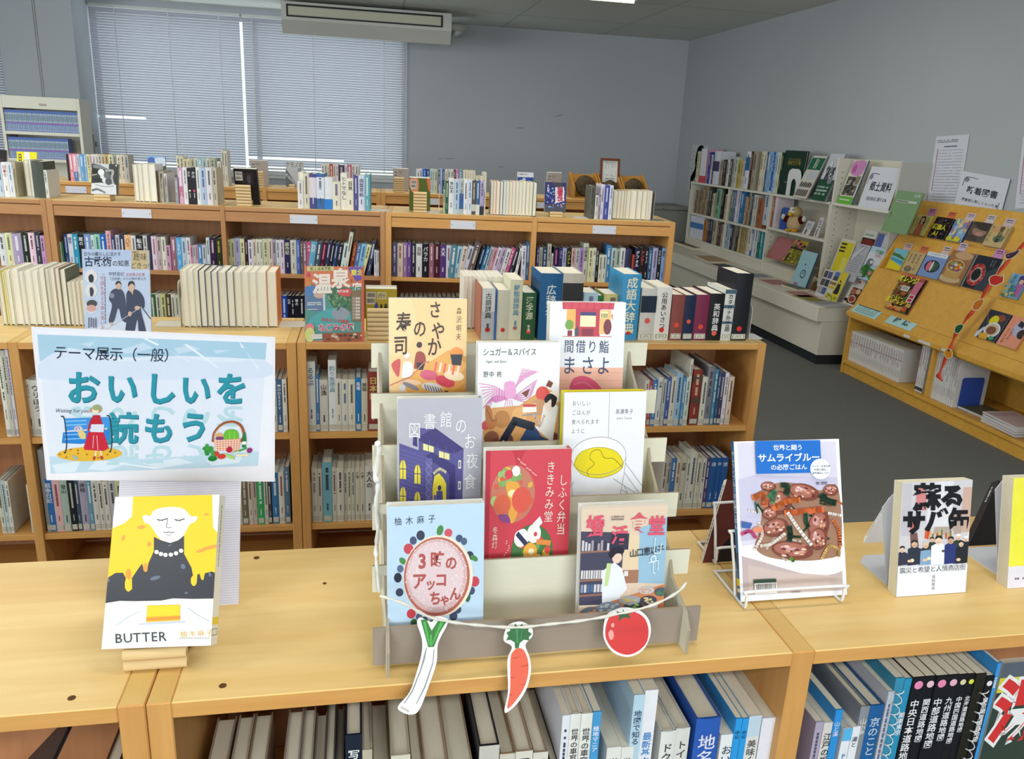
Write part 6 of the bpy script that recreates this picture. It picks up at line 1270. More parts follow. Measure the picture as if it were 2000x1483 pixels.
def d_gb(a): a.rectu(0, 0, 1, 1, 'b4aaa4'); back_label(a, .06, .08, .26); a.rectu(.34, .1, .6, .12, '8a827c'); a.rectu(.34, .15, .55, .17, '8a827c'); a.rectu(.3, .34, .5, .42, '8a8490')
row_cover(RD, .085, (488, 313), (522, 315), zd+.012, -14, .018, d_gb, 'grey-brown book seen from the back, back row by the blinds', scol='b4aaa4', hard=True, h=.19)
row_tubes(RD, 505, 518, .03, 2, 7, .0078, 'tube stand holding the grey-brown book on the back row', True, gap=.02)
def d_cat(a): a.rectu(0, 0, 1, 1, 'b0b0b0'); a.poly([(0, .3), (.6, .9), (.5, 1), (0, 1)], '5a5c60'); a.line([(.05, .55), (.35, .75), (.5, .9)], .12, 'c4c4c4', True); a.text('ケモノの', .48, .14, .24, '333', sx=1); a.text('城', .76, .36, .22, '333')
row_cover(RD, .07, (558, 314), (593, 315), zd+.015, 14, .014, d_cat, 'grey novel cover with brushed title on the back row', scol='999')
row_tubes(RD, 565.5, 577, .025, 2, 2, .0075, 'short tube stand under the grey novel on the back row', gap=.045)
row_cover(RD, .085, (768, 329), (798, 330), zd+.012, -14, .018, d_gb, 'pale grey book seen from the back, back row right of the blinds', scol='b4aaa4', hard=True, h=.19)
row_tubes(RD, 769.5, 789, .03, 2, 7, .0074, 'tube stand holding the pale grey book on the back row', True, gap=.02)
def d_blu(a): a.rectu(0, 0, 1, 1, '2c4a9c'); a.rectu(0, 0, 1, .2, 'dce0e4'); a.scribble(.05, .05, .6, .12, '555', 1, 3); a.blob([(.3, .3), (.5, .25), (.55, .7), (.35, .7)], 'b8c8e8'); a.blob([(.5, .35), (.62, .4), (.7, .8), (.45, .8)], '1a2034'); a.ell(.85, .6, .15, .2, '6a84d0')
row_cover(RD, .08, (1011, 336), (1042, 337), zd, 10, .014, d_blu, 'blue and white covered book on the back row, centre right', scol='2c3c70')
row_cover(RD, .085, (1069.5, 337), (1098, 338), zd+.012, -12, .02, d_gb, 'pale book seen from the back above the dark blue novel', scol='c8c4b4', hard=True, h=.19)
row_tubes(RD, 1074, 1092, .03, 2, 7, .0074, 'tube stand hidden behind the dark blue novel', True, gap=.02)

# framed certificate, wooden trays and dark stones at the right end of the back row
def d_cert(a):
    a.rectu(0, 0, 1, 1, 'cfd2ce'); r = random.Random(3)
    for k in range(11): x = .86-k*.067; L = r.uniform(.12, .38); a.scribble(x, .04, x+.035, .04+L, '5c6668', 1, k, True)
    a.ell(.35, .66, .03, .02, '333', 8); a.ell(.62, .67, .03, .02, '333', 8); a.scribble(.62, .72, .9, .735, '666', 1, 4); a.text('農林大臣 賞状', .52, .83, .09, '3a3c3c')
u0, z1 = RD.hit(1173.5, 308.5, .20); u1, _ = RD.hit(1211.5, 310.5, .20); hh = .33; l = math.radians(8)
O = RD.P(u0, .20, z1); ev = -RD.ey*math.sin(l)-Vector((0, 0, 1))*math.cos(l); hh = (z1-zd-.10)/math.cos(l)
t = thing('framed_certificate', 'certificate in a dark brown wooden frame above the wooden trays', 'frame', M=face_M(O+ev*hh, RD.ex, ev)); w = u1-u0
m = MB()
for a_, b_ in (((0, 0, 0), (w, .018, .016)), ((0, 0, hh-.016), (w, .018, hh)), ((0, 0, .016), (.016, .018, hh-.016)), ((w-.016, 0, .016), (w, .018, hh-.016))): m.bbox(a_, b_, '6a3418')
m.build('frame', 'painted', t)
m = MB(); m.box((.016, .008, .016), (w-.016, .016, hh-.016), 'cfd2ce'); d_cert(Art(m, (.016, .0078, hh-.016), (1, 0, 0), (0, 0, -1), w-.032, hh-.032, eps=.00006)); m.build('certificate_sheet', 'print', t)
for i, (pa, pb_, lab) in enumerate(((1118, 1172, 'left of the frame'), (1172, 1216, 'under the frame'), (1216, 1266, 'right of the frame'))):
    u0 = RD.hit(pa, 360, .1)[0]; u1 = RD.hit(pb_, 360, .1)[0]-.006; w = u1-u0
    t = thing('wooden_tray', 'honey coloured wooden display tray, '+lab, 'tray', RD.P(u0, .05, zd), RD.rz, 'wooden display trays')
    m = MB(); m.prism([(0, 0), (w, 0), (w, .16), (0, .16)], (0, .12, .014), (1, 0, 0), Vector((0, .35, .94)), (0, 1, 0), .012); m.build('back_board', 'tray_wood', t)
    m = MB(); m.box((0, 0, 0), (w, .20, .012)); m.build('bottom_board', 'tray_wood', t)
    for x in (0, w-.012):
        m = MB(); m.prism([(0, 0), (.20, 0), (.19, .165), (.168, .165), (0, .06)], (x, 0, .0125), (0, 1, 0), (0, 0, 1), (1, 0, 0), .012); m.build('side_board', 'tray_wood', t)
    m = MB(); r = w*.38
    m.ball((0, 0, 0), (r, .03, r), '5a4a34', nu=22, nv=14, wob=.10, seed=i); m.ball((r*.1, -.02, 0), (r*.5, .018, r*.5), '4a3c2a', nu=14, nv=8, wob=.25, seed=i+5)
    o = m.build('stone_disc', 'rock'); o.location = RD.P(u0+w/2, .115, zd+.014+r*.97); o.rotation_euler = (math.radians(-18), 0, RD.rz)
    tag(o, 'round dark brown stone in the wooden tray '+lab, 'stone', 'dark stones in the trays')
# grey steel cabinet in the far corner
a_, b_ = onz(1250, 398, .80), onz(1345, 404, .80)
cx1 = ony(1345, 404, 9.35).x; zc_ = ony(1345, 404, 9.35).z
t = thing('steel_cabinet', 'grey steel cabinet in the corner beyond the white shelves', 'cabinet', (cx1-.95, 9.35, 0))
m = MB(); m.bbox((0, 0, .0), (.95, .5, zc_-.05), '8d8f88', r=.004); m.build('body', 'grey_metal', t)
m = MB(); m.bbox((-.005, -.01, zc_-.046), (.955, .505, zc_), r=.006); m.build('top_panel', 'grey_metal', t)
m = MB(); m.box((.0, -.0015, zc_-.0495), (.95, -.0002, zc_-.0465)); m.box((.62, -.004, zc_-.03), (.64, -.0101, zc_-.022)); m.build('seam', 'dark_trim', t)

# ================================================================== face-out magazines on the second row
def d_kob(a):            # zoom [0,360] /.22923
    a.rectu(0, 0, 1, 1, 'b9cbea'); a.blob([(700, 700), (1280, 700), (1280, 1250), (800, 1250)], 'c6d6f0'); a.poly([(715, 1160), (1280, 1040), (1280, 1250), (720, 1250)], 'd8e2f4')
    a.rect(1117, 556, 1263, 705, 'cdb88c'); a.text('趣味', 1192, 610, 60, '4a463c', bold=.004); a.text('どきっ!', 1190, 675, 52, '4a463c', bold=.004); a.scribble(1125, 566, 1180, 582, '444', 1, 3)
    a.text('日々の暮らしに活かす', 866, 588, 33, '2f3a52', sp=.97, bold=.01); a.text('古武術', 828, 645, 80, '252f48', sp=.98, bold=.02); a.text('の知恵', 1024, 658, 50, '252f48', sp=.98, bold=.01)
    a.text('甲野善紀', 985, 740, 34, '3a4660'); a.text('五誌競占記事', 1150, 744, 28, 'c0486c'); a.text('「古武術」からの物の考え方', 1080, 776, 26, '3f4a60', sp=.97)
    a.text('「不調を消える体の使い方', 862, 715, 37, 'c8707c', True, sp=1.02); a.scribble(880, 760, 892, 1120, '667', 1, 4, True)
    for y in (760, 862, 985):
        a.ell(768, y, 53, 53, 'e6e4e6', 24)
    a.blob([(745, 760), (770, 740), (790, 760), (785, 800), (755, 800)], '2c303c'); a.blob([(755, 850), (775, 840), (790, 870), (780, 905), (760, 905)], '3a3e4c'); a.ell(772, 965, 46, 30, '4c4a4c'); a.ell(768, 1000, 44, 26, 'd8a8a0')
    # two men in dark robes
    a.blob([(940, 870), (990, 850), (1040, 870), (1065, 950), (1075, 1100), (1030, 1090), (1000, 1000), (960, 1100), (915, 1100), (945, 980), (920, 930)], '434a64'); a.ell(1003, 828, 24, 30, 'd8b49c'); a.blob([(978, 825), (985, 798), (1015, 795), (1028, 820), (1005, 808)], '2a2a34'); a.ell(945, 905, 22, 20, '8a8ca0')
    a.blob([(1075, 880), (1120, 855), (1180, 870), (1225, 930), (1225, 1000), (1195, 1010), (1240, 1190), (1180, 1200), (1165, 1090), (1130, 1200), (1060, 1200), (1075, 1060), (1070, 950)], '3c445e'); a.ell(1115, 840, 28, 36, 'dcb8a0'); a.blob([(1086, 835), (1095, 800), (1130, 795), (1145, 830), (1118, 812)], '2a2a34'); a.poly([(1105, 870), (1130, 868), (1128, 900)], 'dcb8a0')
    a.line([(890, 1165), (1100, 1050), (1200, 990)], 5, 'c8ccd8'); a.line([(1210, 1000), (1280, 1085)], 7, '3a3e4c'); a.ell(1100, 1045, 16, 20, 'dcb8a0'); a.ell(1165, 1000, 24, 16, 'dcb8a0'); a.ell(940, 1120, 12, 12, 'dcb8a0'); a.ell(1090, 1218, 28, 9, 'dcb8a0'); a.ell(1215, 1200, 20, 7, 'dcb8a0')
    a.rect(722, 1195, 812, 1245, 'a89cc0'); a.ell(765, 1225, 24, 12, 'e6e4ec'); a.text('恋愛する脳・される脳', 930, 1225, 24, '667'); a.scribble(735, 1070, 815, 1150, '667', 4, 6, True)
row_cover(RB, .075, (159.5, 486.5), (290.5, 488), RB.top, 11, .008, d_kob, 'pale blue magazine with two robed martial artists, second row top', 'magazine', ((690, 551), (1268, 560), (712, 1246)), 'magazine', 'face-out magazines', 'R', 'cde')
def d_ruru(a):           # zoom [400,360]/.22923
    a.rectu(0, 0, 1, 1, 'e0805c'); a.rect(850, 870, 1330, 1300, '5a9c94'); a.blob([(850, 900), (1000, 880), (1020, 1040), (930, 1060), (850, 1020)], '6a84a8'); a.blob([(1040, 890), (1240, 880), (1320, 960), (1300, 1060), (1100, 1040)], '4f7c60'); a.blob([(1000, 1060), (1120, 1040), (1240, 1100), (1250, 1200), (1050, 1220), (880, 1150)], '58b0b4'); a.blob([(1080, 1060), (1160, 1030), (1230, 1080), (1180, 1140), (1100, 1120)], '9aa4b0'); a.ell(900, 890, 52, 48, '5a86c0'); a.ell(975, 930, 50, 26, 'd8b4a0'); a.line([(1010, 930), (1015, 1050)], 18, 'd0dce4')
    for i in range(30): a.ell(1050+rnd_(i)*260, 900+rnd_(i+4)*150, 22, 9, ('3f6a50', '6a9a70', '88ac7c')[i % 3], 7, i)
    a.poly([(1215, 712), (1352, 712), (1350, 800), (1290, 830)], '6a58b4'); a.rect(872, 702, 1095, 738, 'd8d490'); a.text('極上温泉図鑑', 985, 720, 30, '4a4440', bold=.01)
    for ch, x, y, sz in (('温', 998, 840, 170), ('泉', 1155, 800, 165), ('宿', 1298, 880, 92)): a.text(ch, x, y, sz, 'f8ece0', bold=.035)
    a.text('東北', 1296, 755, 54, 'f0e050', bold=.03); a.text('＆', 1250, 820, 36, '8a4430')
    for ch, y, c in (('る', 768, 'd04878'), ('る', 805, 'e89030'), ('ぶ', 842, 'e0b030')): a.text(ch, 882, y, 46, c, bold=.04)
    a.blob([(1130, 895), (1240, 885), (1230, 945), (1150, 935)], 'd85c5c'); a.text('厳選180軒', 1175, 905, 24, 'f8e8e0', bold=.02)
    a.text('みちのくの秘湯', 1105, 1140, 34, 'd8503c', bold=.02, rot=.12); a.text('なごみの宿', 1115, 1195, 62, 'f8f0f0', bold=.07); a.text('なごみの宿', 1115, 1195, 62, 'c8385c', bold=.025)
    a.rect(1245, 900, 1345, 1150, '8a7458')
    for k in range(7): a.text('宿湯旅', 1290, 965+k*26, 22, 'f0ece4', bold=.02)
    a.scribble(870, 985, 990, 1015, 'e6eef0', 2, 4); a.scribble(870, 1040, 960, 1050, 'e6eef0', 1, 5); a.ell(890, 1190, 38, 34, 'e88a8a'); a.ell(890, 1250, 42, 60, 'dcdc88'); a.rect(900, 1245, 995, 1285, 'e0dcd4'); a.rect(1000, 1240, 1350, 1310, 'a0583c')
    for i in range(18): a.ell(1010+rnd_(i)*330, 1250+rnd_(i+3)*50, 18, 10, ('3f4a3c', 'c8946c', '6a3c34', 'd8c8b0')[i % 4], 7)
    a.rect(1335, 700, 1352, 1310, 'd86848')
row_cover(RB, .055, (594.5, 519.5), (711, 522.5), RB.top, 12, .009, d_ruru, 'orange hot spring guide magazine with a turquoise pool, second row top', 'magazine', ((848, 696), (1357, 711), (850, 1310)), 'magazine', 'face-out magazines', 'R', 'e0a08c')
def d_ol2(a): a.rectu(0, 0, 1, 1, 'b4a23c'); back_label(a, .02, .06, .3); a.rectu(.36, .06, .66, .2, 'd0c89c'); a.scribble(.38, .08, .64, .18, '665', 3, 3); a.ell(.34, .42, .07, .16, '3f58a0'); a.ell(.64, .42, .06, .14, '2c4a34'); a.rectu(.47, .3, .53, .5, '2a2a24')
row_cover(RB, .12, (714, 564), (775.5, 565), RB.top+.012, -15, .028, d_ol2, 'mustard book seen from the back beside the orange hot spring magazine', scol='b4a23c', hard=True, h=.19)
u0 = RB.hit(717.5, 640, .06)[0]; u1 = RB.hit(758.5, 640, .06)[0]
tube_stand('tall tube stand seen from behind, holding the mustard book', Matrix.Translation(RB.P(u1, .065, RB.top)) @ Matrix.Rotation(RB.rz+math.pi, 4, 'Z'), u1-u0, 2, 7, .0078, 'tube stands', .02)

def d_500(a):
    a.rectu(0, 0, 1, 1, '34443c'); a.rectu(0, .0, 1, .12, '5c6470'); a.rectu(0, .10, .55, .2, 'd8d040'); a.ell(.5, .2, .2, .12, 'e8d830', 20); a.text('500', .48, .17, .17, '333', bold=.03); a.text('湯', .34, .46, .62, 'f0f0f0', bold=.09); a.text('湯', .34, .46, .62, 'd83838', bold=.04); a.rectu(0, .8, 1, 1, '3c7a48')
O = RA.P(RA.hit(1961, 1296, .05)[0], .05, RA.hit(1961, 1296, .05)[1])
cover_book('magazine', 'travel magazine with a yellow five hundred disc, facing out past the atlases', 'magazine', None, O, RA.ex, Vector((0, 0, -1)), .16, O.z-zA-.0005, .01, d_500, ((0, 0), (1, 0), (0, 1.4)), 'R', 'ddd')
# ================================================================== white cabinet and shelves along the right wall
XS = 3.75
RW = Row((XS, 9.3), (XS, 5.0), 1.17, .22)
def yX(px, py, X=XS): return onx(px, py, X).y
cab = thing('low_white_cabinet', 'long low white cabinet with a dark plinth along the right wall', 'cabinet', (3.43, 5.36, 0))
L_ = 3.75
m = MB(); m.bbox((.004, .003, .075), (.565, L_, .335), 'dedac8', r=.002); m.build('body', 'painted', cab)
m = MB(); m.bbox((-.045, 0, .335), (.565, L_, .449), 'e4e0d0', r=.003); m.build('top_ledge', 'painted', cab)
m = MB(); m.box((.02, .02, 0), (.56, L_, .0745)); m.build('plinth', 'dark_trim', cab)
ys = [yX(1350, 360), yX(1424, 366), yX(1506, 378), yX(1623, 396), yX(1743, 415)]
zb1, zb2, zb3 = 1.176, .84, .56
su = thing('white_shelf_unit', 'three-bay white shelf unit holding the local history books', 'shelf unit', (XS, ys[3], .45))
D_ = XR-XS-.004
def upright(par, y, z1, x0=0., holes=0, col='e2decf'):
    m = MB(); m.bbox((x0, y-.009, 0), (D_, y+.009, z1-.45), col, r=.0015)
    r = .0045
    for cx in ((.05, .17) if holes else ()):
        z_ = .06
        while z_ < z1-.52:
            m.face([(cx+r*math.cos(a), y-.0093, z_+r*math.sin(a)) for a in [i*math.pi/4 for i in range(8)]], '3a3a36'); z_ += .045
    m.build('upright', 'painted', par)
for i in range(4): upright(su, ys[i]-ys[3]+(.011 if i == 3 else 0), zb1-.022, holes=i in (1, 2))
for i in range(3):
    y0_, y1_ = ys[i+1]-ys[3]+.0102+(.011 if i == 2 else 0), ys[i]-ys[3]-.0102
    for z_ in ((zb1, zb2, zb3) if i < 2 else (zb1, .875)):
        if z_ == zb1: continue
        m = MB(); m.bbox((-.004, y0_, z_-.472), (D_, y1_, z_-.4503), 'e6e2d4', r=.0015); m.build('shelf', 'painted', su)
    m = MB(); m.box((D_-.012, y0_, 0), (D_-.004, y1_, zb1-.473), 'dfdbc8'); m.build('back_panel', 'painted', su)
    if i == 2: m = MB(); m.prism([(0, 0), (.0, .10), (.14, .16), (.14, .0)], (.01, y0_, .001), (1, 0, 0), (0, 0, 1), (0, 1, 0), y1_-y0_, 'e2decc'); m.build('sloped_rest', 'painted', su)
    else: m = MB(); m.box((-.002, y0_, .001), (.012, y1_, zb3-.473), 'e2decd'); m.build('kick_panel', 'painted', su)
m = MB(); m.bbox((-.005, .011, zb1-.4718), (D_, ys[0]-ys[3]+.01, zb1-.4503), 'e6e2d4', r=.0015); m.build('top_shelf', 'painted', su)
tu = thing('white_shelf_unit', 'taller white shelf bay with the local materials sign', 'shelf unit', (XS, ys[4], .45))
zt4 = 1.515
for y_, h_ in ((ys[3]-ys[4]-.0105, True), (0, False)): upright(tu, y_, zt4, holes=h_, col='e2decf' if h_ else 'c6c4be')
y0_, y1_ = .0095, ys[3]-ys[4]-.0205
m = MB(); m.bbox((-.004, y0_, .7035), (D_, y1_, .724), 'e6e2d4', r=.0015); m.build('shelf', 'painted', tu)
m = MB(); m.box((D_-.01, y0_, 0), (D_-.004, y1_, zt4-.45), 'e2deca'); m.build('back_panel', 'painted', tu)
zsh = .45+.724

xA, xB, xC = (1300, 260, .10791), (1460, 270, .11461), (1320, 400, .10791)
GW = 'local history books on the white shelves'
def ws(z_, xf, where, data, **k): return shelf(RW, .02, z_, xf, where, GW, data, depth=.15, maxh=.36, eps=.0004, kind='local_history_book', noun='local history book', cat='local history book', **k)
k = ws(zb1+.0005, xA, 'on top of the white shelves', '''588 330 d4cca8 665;640 325 b4a084 443;688 180 d8a0b8 555 . Be4e2e8:0:.8 Bd04658:.8:1 D.17;800 345 2c3c94 ddd - D.12;838 390 d4ccc4 555;872 400 1f3a78 ccd;900 325 d8d8e2 424 . B40305c:.3:.6 D.17;1010 490 a8907c 443;1058 480 34302a a98;1130 478 dcd8d0 444;1180 470 4c4a4a ccc;1235 470 b4b0a8 444;1275 430 c4c8b4 555;1330 500 b8a440 443;1390 500 c4b490 443;1430 505 d8d4cc 447;1485 335 e0e0e8 357 - B2f6aa8:.15:.5 D.16;1560 330 4c3420 b96;1610 330 a49c8a 443 - D.17;1690''')
k = ws(zb1+.0005, xB, 'on top of the white shelves', '''250 225 d8d0b4 664;308 225 d4d0bc 765;345 208 3c5468 ccd;372 218 7fa8cc eef;415 214 8cb4d4 345;455 212 2c58a8 dde;490 215 90b8d8 345;520 222 c0d4e0 456;555 222 d8d0b0 664;598 202 14301f 9a8 - D.18;648''', start=k)
k = ws(zb2+.0005, xA, 'on the middle white shelf, far bay', '''555 1035 6c5c4a bbb;585 1030 a08870 443;625 1030 8c7860 443;665 1010 9a8468 443;705 970 7c6a54 ccb;745 970 ac9470 443;785 970 6c5c48 ccb;820 1000 3c4048 bbb;862 1090 ccc4a0 554;905 1080 b8a488 443;935 1000 7aa888 243;1040 1000 1c1a1a a88;1095 1105 ccc09c 554;1145 1110 b8ac8c 554;1185''')
k = ws(zb2+.0005, xA, 'on the middle white shelf, second bay', '''1222 1035 5a7884 dde;1262 1035 4c6c80 dde;1300 985 e0dce4 b46;1345 985 c4c8dc 556 - D.17;1385 1055 2a70a4 dde;1455 1150 b8a890 544;1490 1150 a06448 dcb;1530 1080 a8a48c 443;1570 1090 34444a bbb;1610 1110 d0d0c8 333;1650 1120 c8c8c0 444;1690 1180 a0643c 643 - D.18;1800''')
k = ws(.8755, xB, 'on the bird shelf', '''322 890 c8d0dc 468 - D.18;425 960 a89c94 443;455 965 a8644c dcb;490 980 e0d4dc a56 . D.16;535''', maxh_=0) if False else ws(.8755, xB, 'beside the plush bird', '''322 890 c8d0dc 468 - D.18;425 960 a89c94 443;455 965 a8644c dcb;490 980 e0d4dc a56 . D.16;535''')
k = ws(zb3+.0005, xC, 'on the lowest white shelf, far bay', ';'.join('%d %d dce0ec 357 . B4a84c4:.3:.55' % (285+i*39, 185+i*7) for i in range(6))+''';520 275 b07434 642;560 275 a86c30 ca8;598 270 343c50 bbc;640 262 3c3c48 bbc;690 255 b8ac94 554 - D.17;775 335 4a3c38 caa;815 340 4c403c caa;840 350 c0a898 644;885''')
k = ws(zb3+.0005, xC, 'on the lowest white shelf, second bay', '''898 330 3f8a70 dde;925 330 9ab4c8 345;975 430 dcdcdc 445;1005 375 2a3048 bbc;1060 345 8a8478 443;1115 340 3a3430 baa;1160 345 c8b888 554;1200 350 9c8c60 443;1240 355 b4a070 443;1275 370 b89868 643;1315 400 d8d4c8 544;1345 420 e4e4dc 333;1385 415 4464a8 dde - Bd8dce0:.2:.8;1420 425 dce0e4 357;1460 425 d0d8d8 345;1510 435 1f6a54 cdd;1560 440 3aa0b0 dee;1612''')
bookend('white arched bookend against the dark green volume on the white shelves', RW.P(RW.hit(1541, 365, -.02)[0], -.02, zb1+.001), RW.rz, 1, .085, .135, 'white_metal', .05) if False else None
def front_plate(label, px0, px1, pyt, z_, off, mat, hole=True, group='metal bookends'):
    """bookend whose plate we see flat on: it stands across the shelf, foot hidden"""
    a, b = RW.hit(px0, pyt, off), RW.hit(px1, pyt, off)
    t = thing('bookend', label, 'bookend', RW.P(a[0], off, z_+.0005), RW.rz, group); w = b[0]-a[0]; h = a[1]-z_; r = w*.25
    pts = [(w, 0), (w, h-r), (w-r*.3, h-r*.3), (w-r, h), (r, h), (r*.3, h-r*.3), (0, h-r), (0, 0)]
    if hole: pts += [(w*.32, 0), (w*.32, h*.5), (w*.4, h*.6), (w*.5, h*.64), (w*.6, h*.6), (w*.68, h*.5), (w*.68, 0)]
    m = MB(); m.prism(pts, (0, 0, 0), (1, 0, 0), (0, 0, 1), (0, 1, 0), .002); m.build('upright_plate', mat, t)
    m = MB(); m.box((0, .002, 0), (w, .10, .001)); m.build('foot_plate', mat, t)
front_plate('white arched bookend in front of the dark green volume', 1541, 1567, 329, zb1, .005, 'white_metal')
plain('blue_metal', '2f50a8', .4, .4)
front_plate('blue bookend beside the plush bird', 1527, 1548, 404, .875, .02, 'blue_metal', False)
# dark green volume turned cover out
def d_dg(a): a.rectu(0, 0, 1, 1, '12301f'); a.text('郷土史料集', .5, .27, .11, '8a7a30'); a.text('市政三十年', .5, .36, .12, 'a08c30', bold=.02); a.scribble(.2, .9, .45, .95, '9a9a88', 2, 4)
row_cover(RW, .03, (1535, 293.5), (1578, 297), zb1, 3, .02, d_dg, 'dark green hardcover turned cover out on the white shelves', 'hardcover_book', ((0, 0), (1, 0), (0, 1.3)), scol='12301f', hard=True, eps=.0003)
def d_agri(a): a.rectu(0, 0, 1, 1, 'd4d0c4'); a.rectu(.04, .05, .96, .33, '1f6a4c'); a.text('農の', .5, .13, .13, 'e4e0d4'); a.text('風景', .5, .24, .13, 'e4e0d4'); a.rectu(.3, .38, .9, .55, 'c4c8d0'); [a.rectu(.1+i*.14, .62+.02*(i % 2), .2+i*.14, .74, '55504a') for i in range(6)]; [a.rectu(.1+i*.14, .8, .19+i*.14, .95, '6a645c') for i in range(6)]
row_cover(RW, .085, (1589, 304), (1617, 303), zb1, 22, .012, d_agri, 'pamphlet with a green title box leaning on the white shelves', 'pamphlet', cat='pamphlet', scol='8a8078', eps=.0003)
def d_bw2(a): a.rectu(0, 0, 1, 1, 'c8ccd4'); a.rectu(0, .55, 1, 1, '1f5038'); [a.ell(.2+.6*rnd_(i), .25+.35*rnd_(i+9), .12, .06, ('44484c', '8a8e92', 'e4e4e8')[i % 3], 8, i) for i in range(22)]; a.scribble(.1, .68, .9, .9, 'a8c4b4', 3, 3)
row_cover(RW, .08, (1624, 300), (1652, 302), zb1, 18, .012, d_bw2, 'pamphlet with flowers in black and white over dark green', 'pamphlet', cat='pamphlet', scol='888', eps=.0003)
def d_lo(a): a.rectu(0, 0, 1, 1, 'd8d4c0'); a.blob([(.1, .05), (.9, .03), (.9, .3), (.5, .36), (.1, .28)], 'd08cc0'); a.ell(.3, .2, .14, .1, 'b460a0'); a.rectu(.1, .38, .62, .55, '55504a'); a.rectu(.08, .57, .9, .8, '5c5850'); a.poly([(.66, .36), (.95, .36), (.9, .55), (.6, .55)], '8a8070'); a.rectu(0, .83, 1, 1, '6cb83c'); a.scribble(.1, .88, .8, .93, 'e8f0e0', 1, 4); [a.ell(.2+.6*rnd_(i), .4+.38*rnd_(i+2), .07, .04, ('2c2c28', 'b0a898')[i % 2], 7) for i in range(16)]
row_cover(RW, .10, (1668, 312), (1697, 313), zsh, 15, .014, d_lo, 'pamphlet with pink blossom and a green foot band', 'pamphlet', cat='pamphlet', scol='4a7090', eps=.0003)
def paper(name, label, X, TL, TR, BL, draw, src=None, cat='notice', grp='paper notices', tilt=0, th=.0006):
    O = onx(*TL, X); e1 = onx(*TR, X)-O; e2 = onx(*BL, X)-O
    t = thing(name, label, cat, group=grp, M=face_M(O+e2, e1.normalized(), e2.normalized())); w, h = e1.length, e2.length
    m = MB(); m.box((0, 0, 0), (w, th, h), 'dadce2'); a = Art(m, (0, -.0002, h), (1, 0, 0), (0, 0, -1), w, h, src or ((0, 0), (1, 0), (0, h/w)), .0003); draw(a); m.build('sheet', 'print', t); return t
def orn(a, x, y, s): a.line([(x, y+.2*s), (x+.02*s, y+.04*s), (x+.1*s, y), (x+.3*s, y+.01*s)], .012*s, '445', True); a.ell(x+.07*s, y+.06*s, .05*s, .05*s, '889')
def d_kyo(a): a.rectu(0, 0, 1, 1, 'dcdee4'); a.text('郷土資料', .52, .34, .175, '22242c', bold=.02); a.text('宮城県内に関する本', .52, .56, .074, '33353c', bold=.01); orn(a, .05, .12, 1); a.scribble(.72, .72, .86, .74, '556', 1, 3)
row_cover(RW, .06, (1703, 325), (1764, 329.5), zsh, 12, .004, d_kyo, 'white sign about local materials on the taller white bay', 'shelf_sign', ((0, 0), (1, 0), (0, .72)), 'sign', 'shelf signs', scol='dde', eps=.0003)
row_cover(RW, .04, (1757, 352), (1764, 353), zsh, 10, .006, flat('b08840'), 'sliver of a tan booklet behind the local materials sign', 'pamphlet', cat='pamphlet', scol='b08840', eps=.0003)
def d_map(a):
    a.rectu(0, 0, 1, 1, 'c8cac8'); a.line([(.62, .08), (.42, .12), (.36, .3), (.4, .45), (.34, .6), (.2, .75), (.22, .92)], .17, '1f5a44', True); a.line([(.6, .1), (.75, .14), (.8, .26)], .14, '2f6a6a', True); a.line([(.5, .3), (.52, .55), (.4, .8)], .1, 'b8b48c', True); a.ell(.28, .86, .16, .07, '1f5a4c'); a.ell(.27, .87, .04, .02, 'd4d8d8'); [a.ell(.1+.06*(i % 2), .15+i*.09, .025, .012, '445', 6) for i in range(8)]
paper('map_poster', 'map poster with a dark green outline on the right wall', XR-.004, (1353, 282), (1386, 284), (1342.5, 371), d_map, ((0, 0), (1, 0), (0, 1)), 'poster', 'wall posters')
def d_sched(seed):
    def f(a):
        a.rectu(0, 0, 1, 1, 'd8dae2'); a.scribble(.06, .05, .7, .1, '778', 2, seed); a.rectu(.10, .18, .125, .8, 'b06a80'); a.scribble(.3, .14, .7, .17, '667', 1, seed+4)
        for k in range(18): a.scribble(.16, .2+k*.042, .92, .218+k*.042, 'b4b8c4', 1, seed*20+k)
    return f
paper('wall_notice', 'white printed list taped to the wall between shelves and new-books sign', XR-.004, (1829, 267), (1893, 268), (1809, 399), d_sched(1), ((0, 0), (1, 0), (0, 1)))
paper('wall_notice', 'white printed list taped to the wall right of the new-books sign', XR-.004, (1998, 267), (2062, 268), (1982, 408), d_sched(2), ((0, 0), (1, 0), (0, 1)))
def d_new(a): a.rectu(0, 0, 1, 1, 'dcdee6'); a.text('新着図書', .52, .36, .165, '26282f', bold=.02); a.text('図書室に新しく入った本', .52, .58, .071, '33353c', bold=.01); orn(a, .08, .1, 1); a.line([(.92, .5), (.9, .7), (.86, .78)], .01, '445'); a.ell(.82, .84, .05, .06, '889'); a.scribble(.62, .9, .76, .92, '556', 1, 3)
paper('new_books_sign', 'white sign announcing new library books above the wooden rack', XR-.012, (1880, 334), (1975, 343), (1864, 398), d_new, ((0, 0), (1, 0), (0, .72)), 'sign', 'shelf signs')

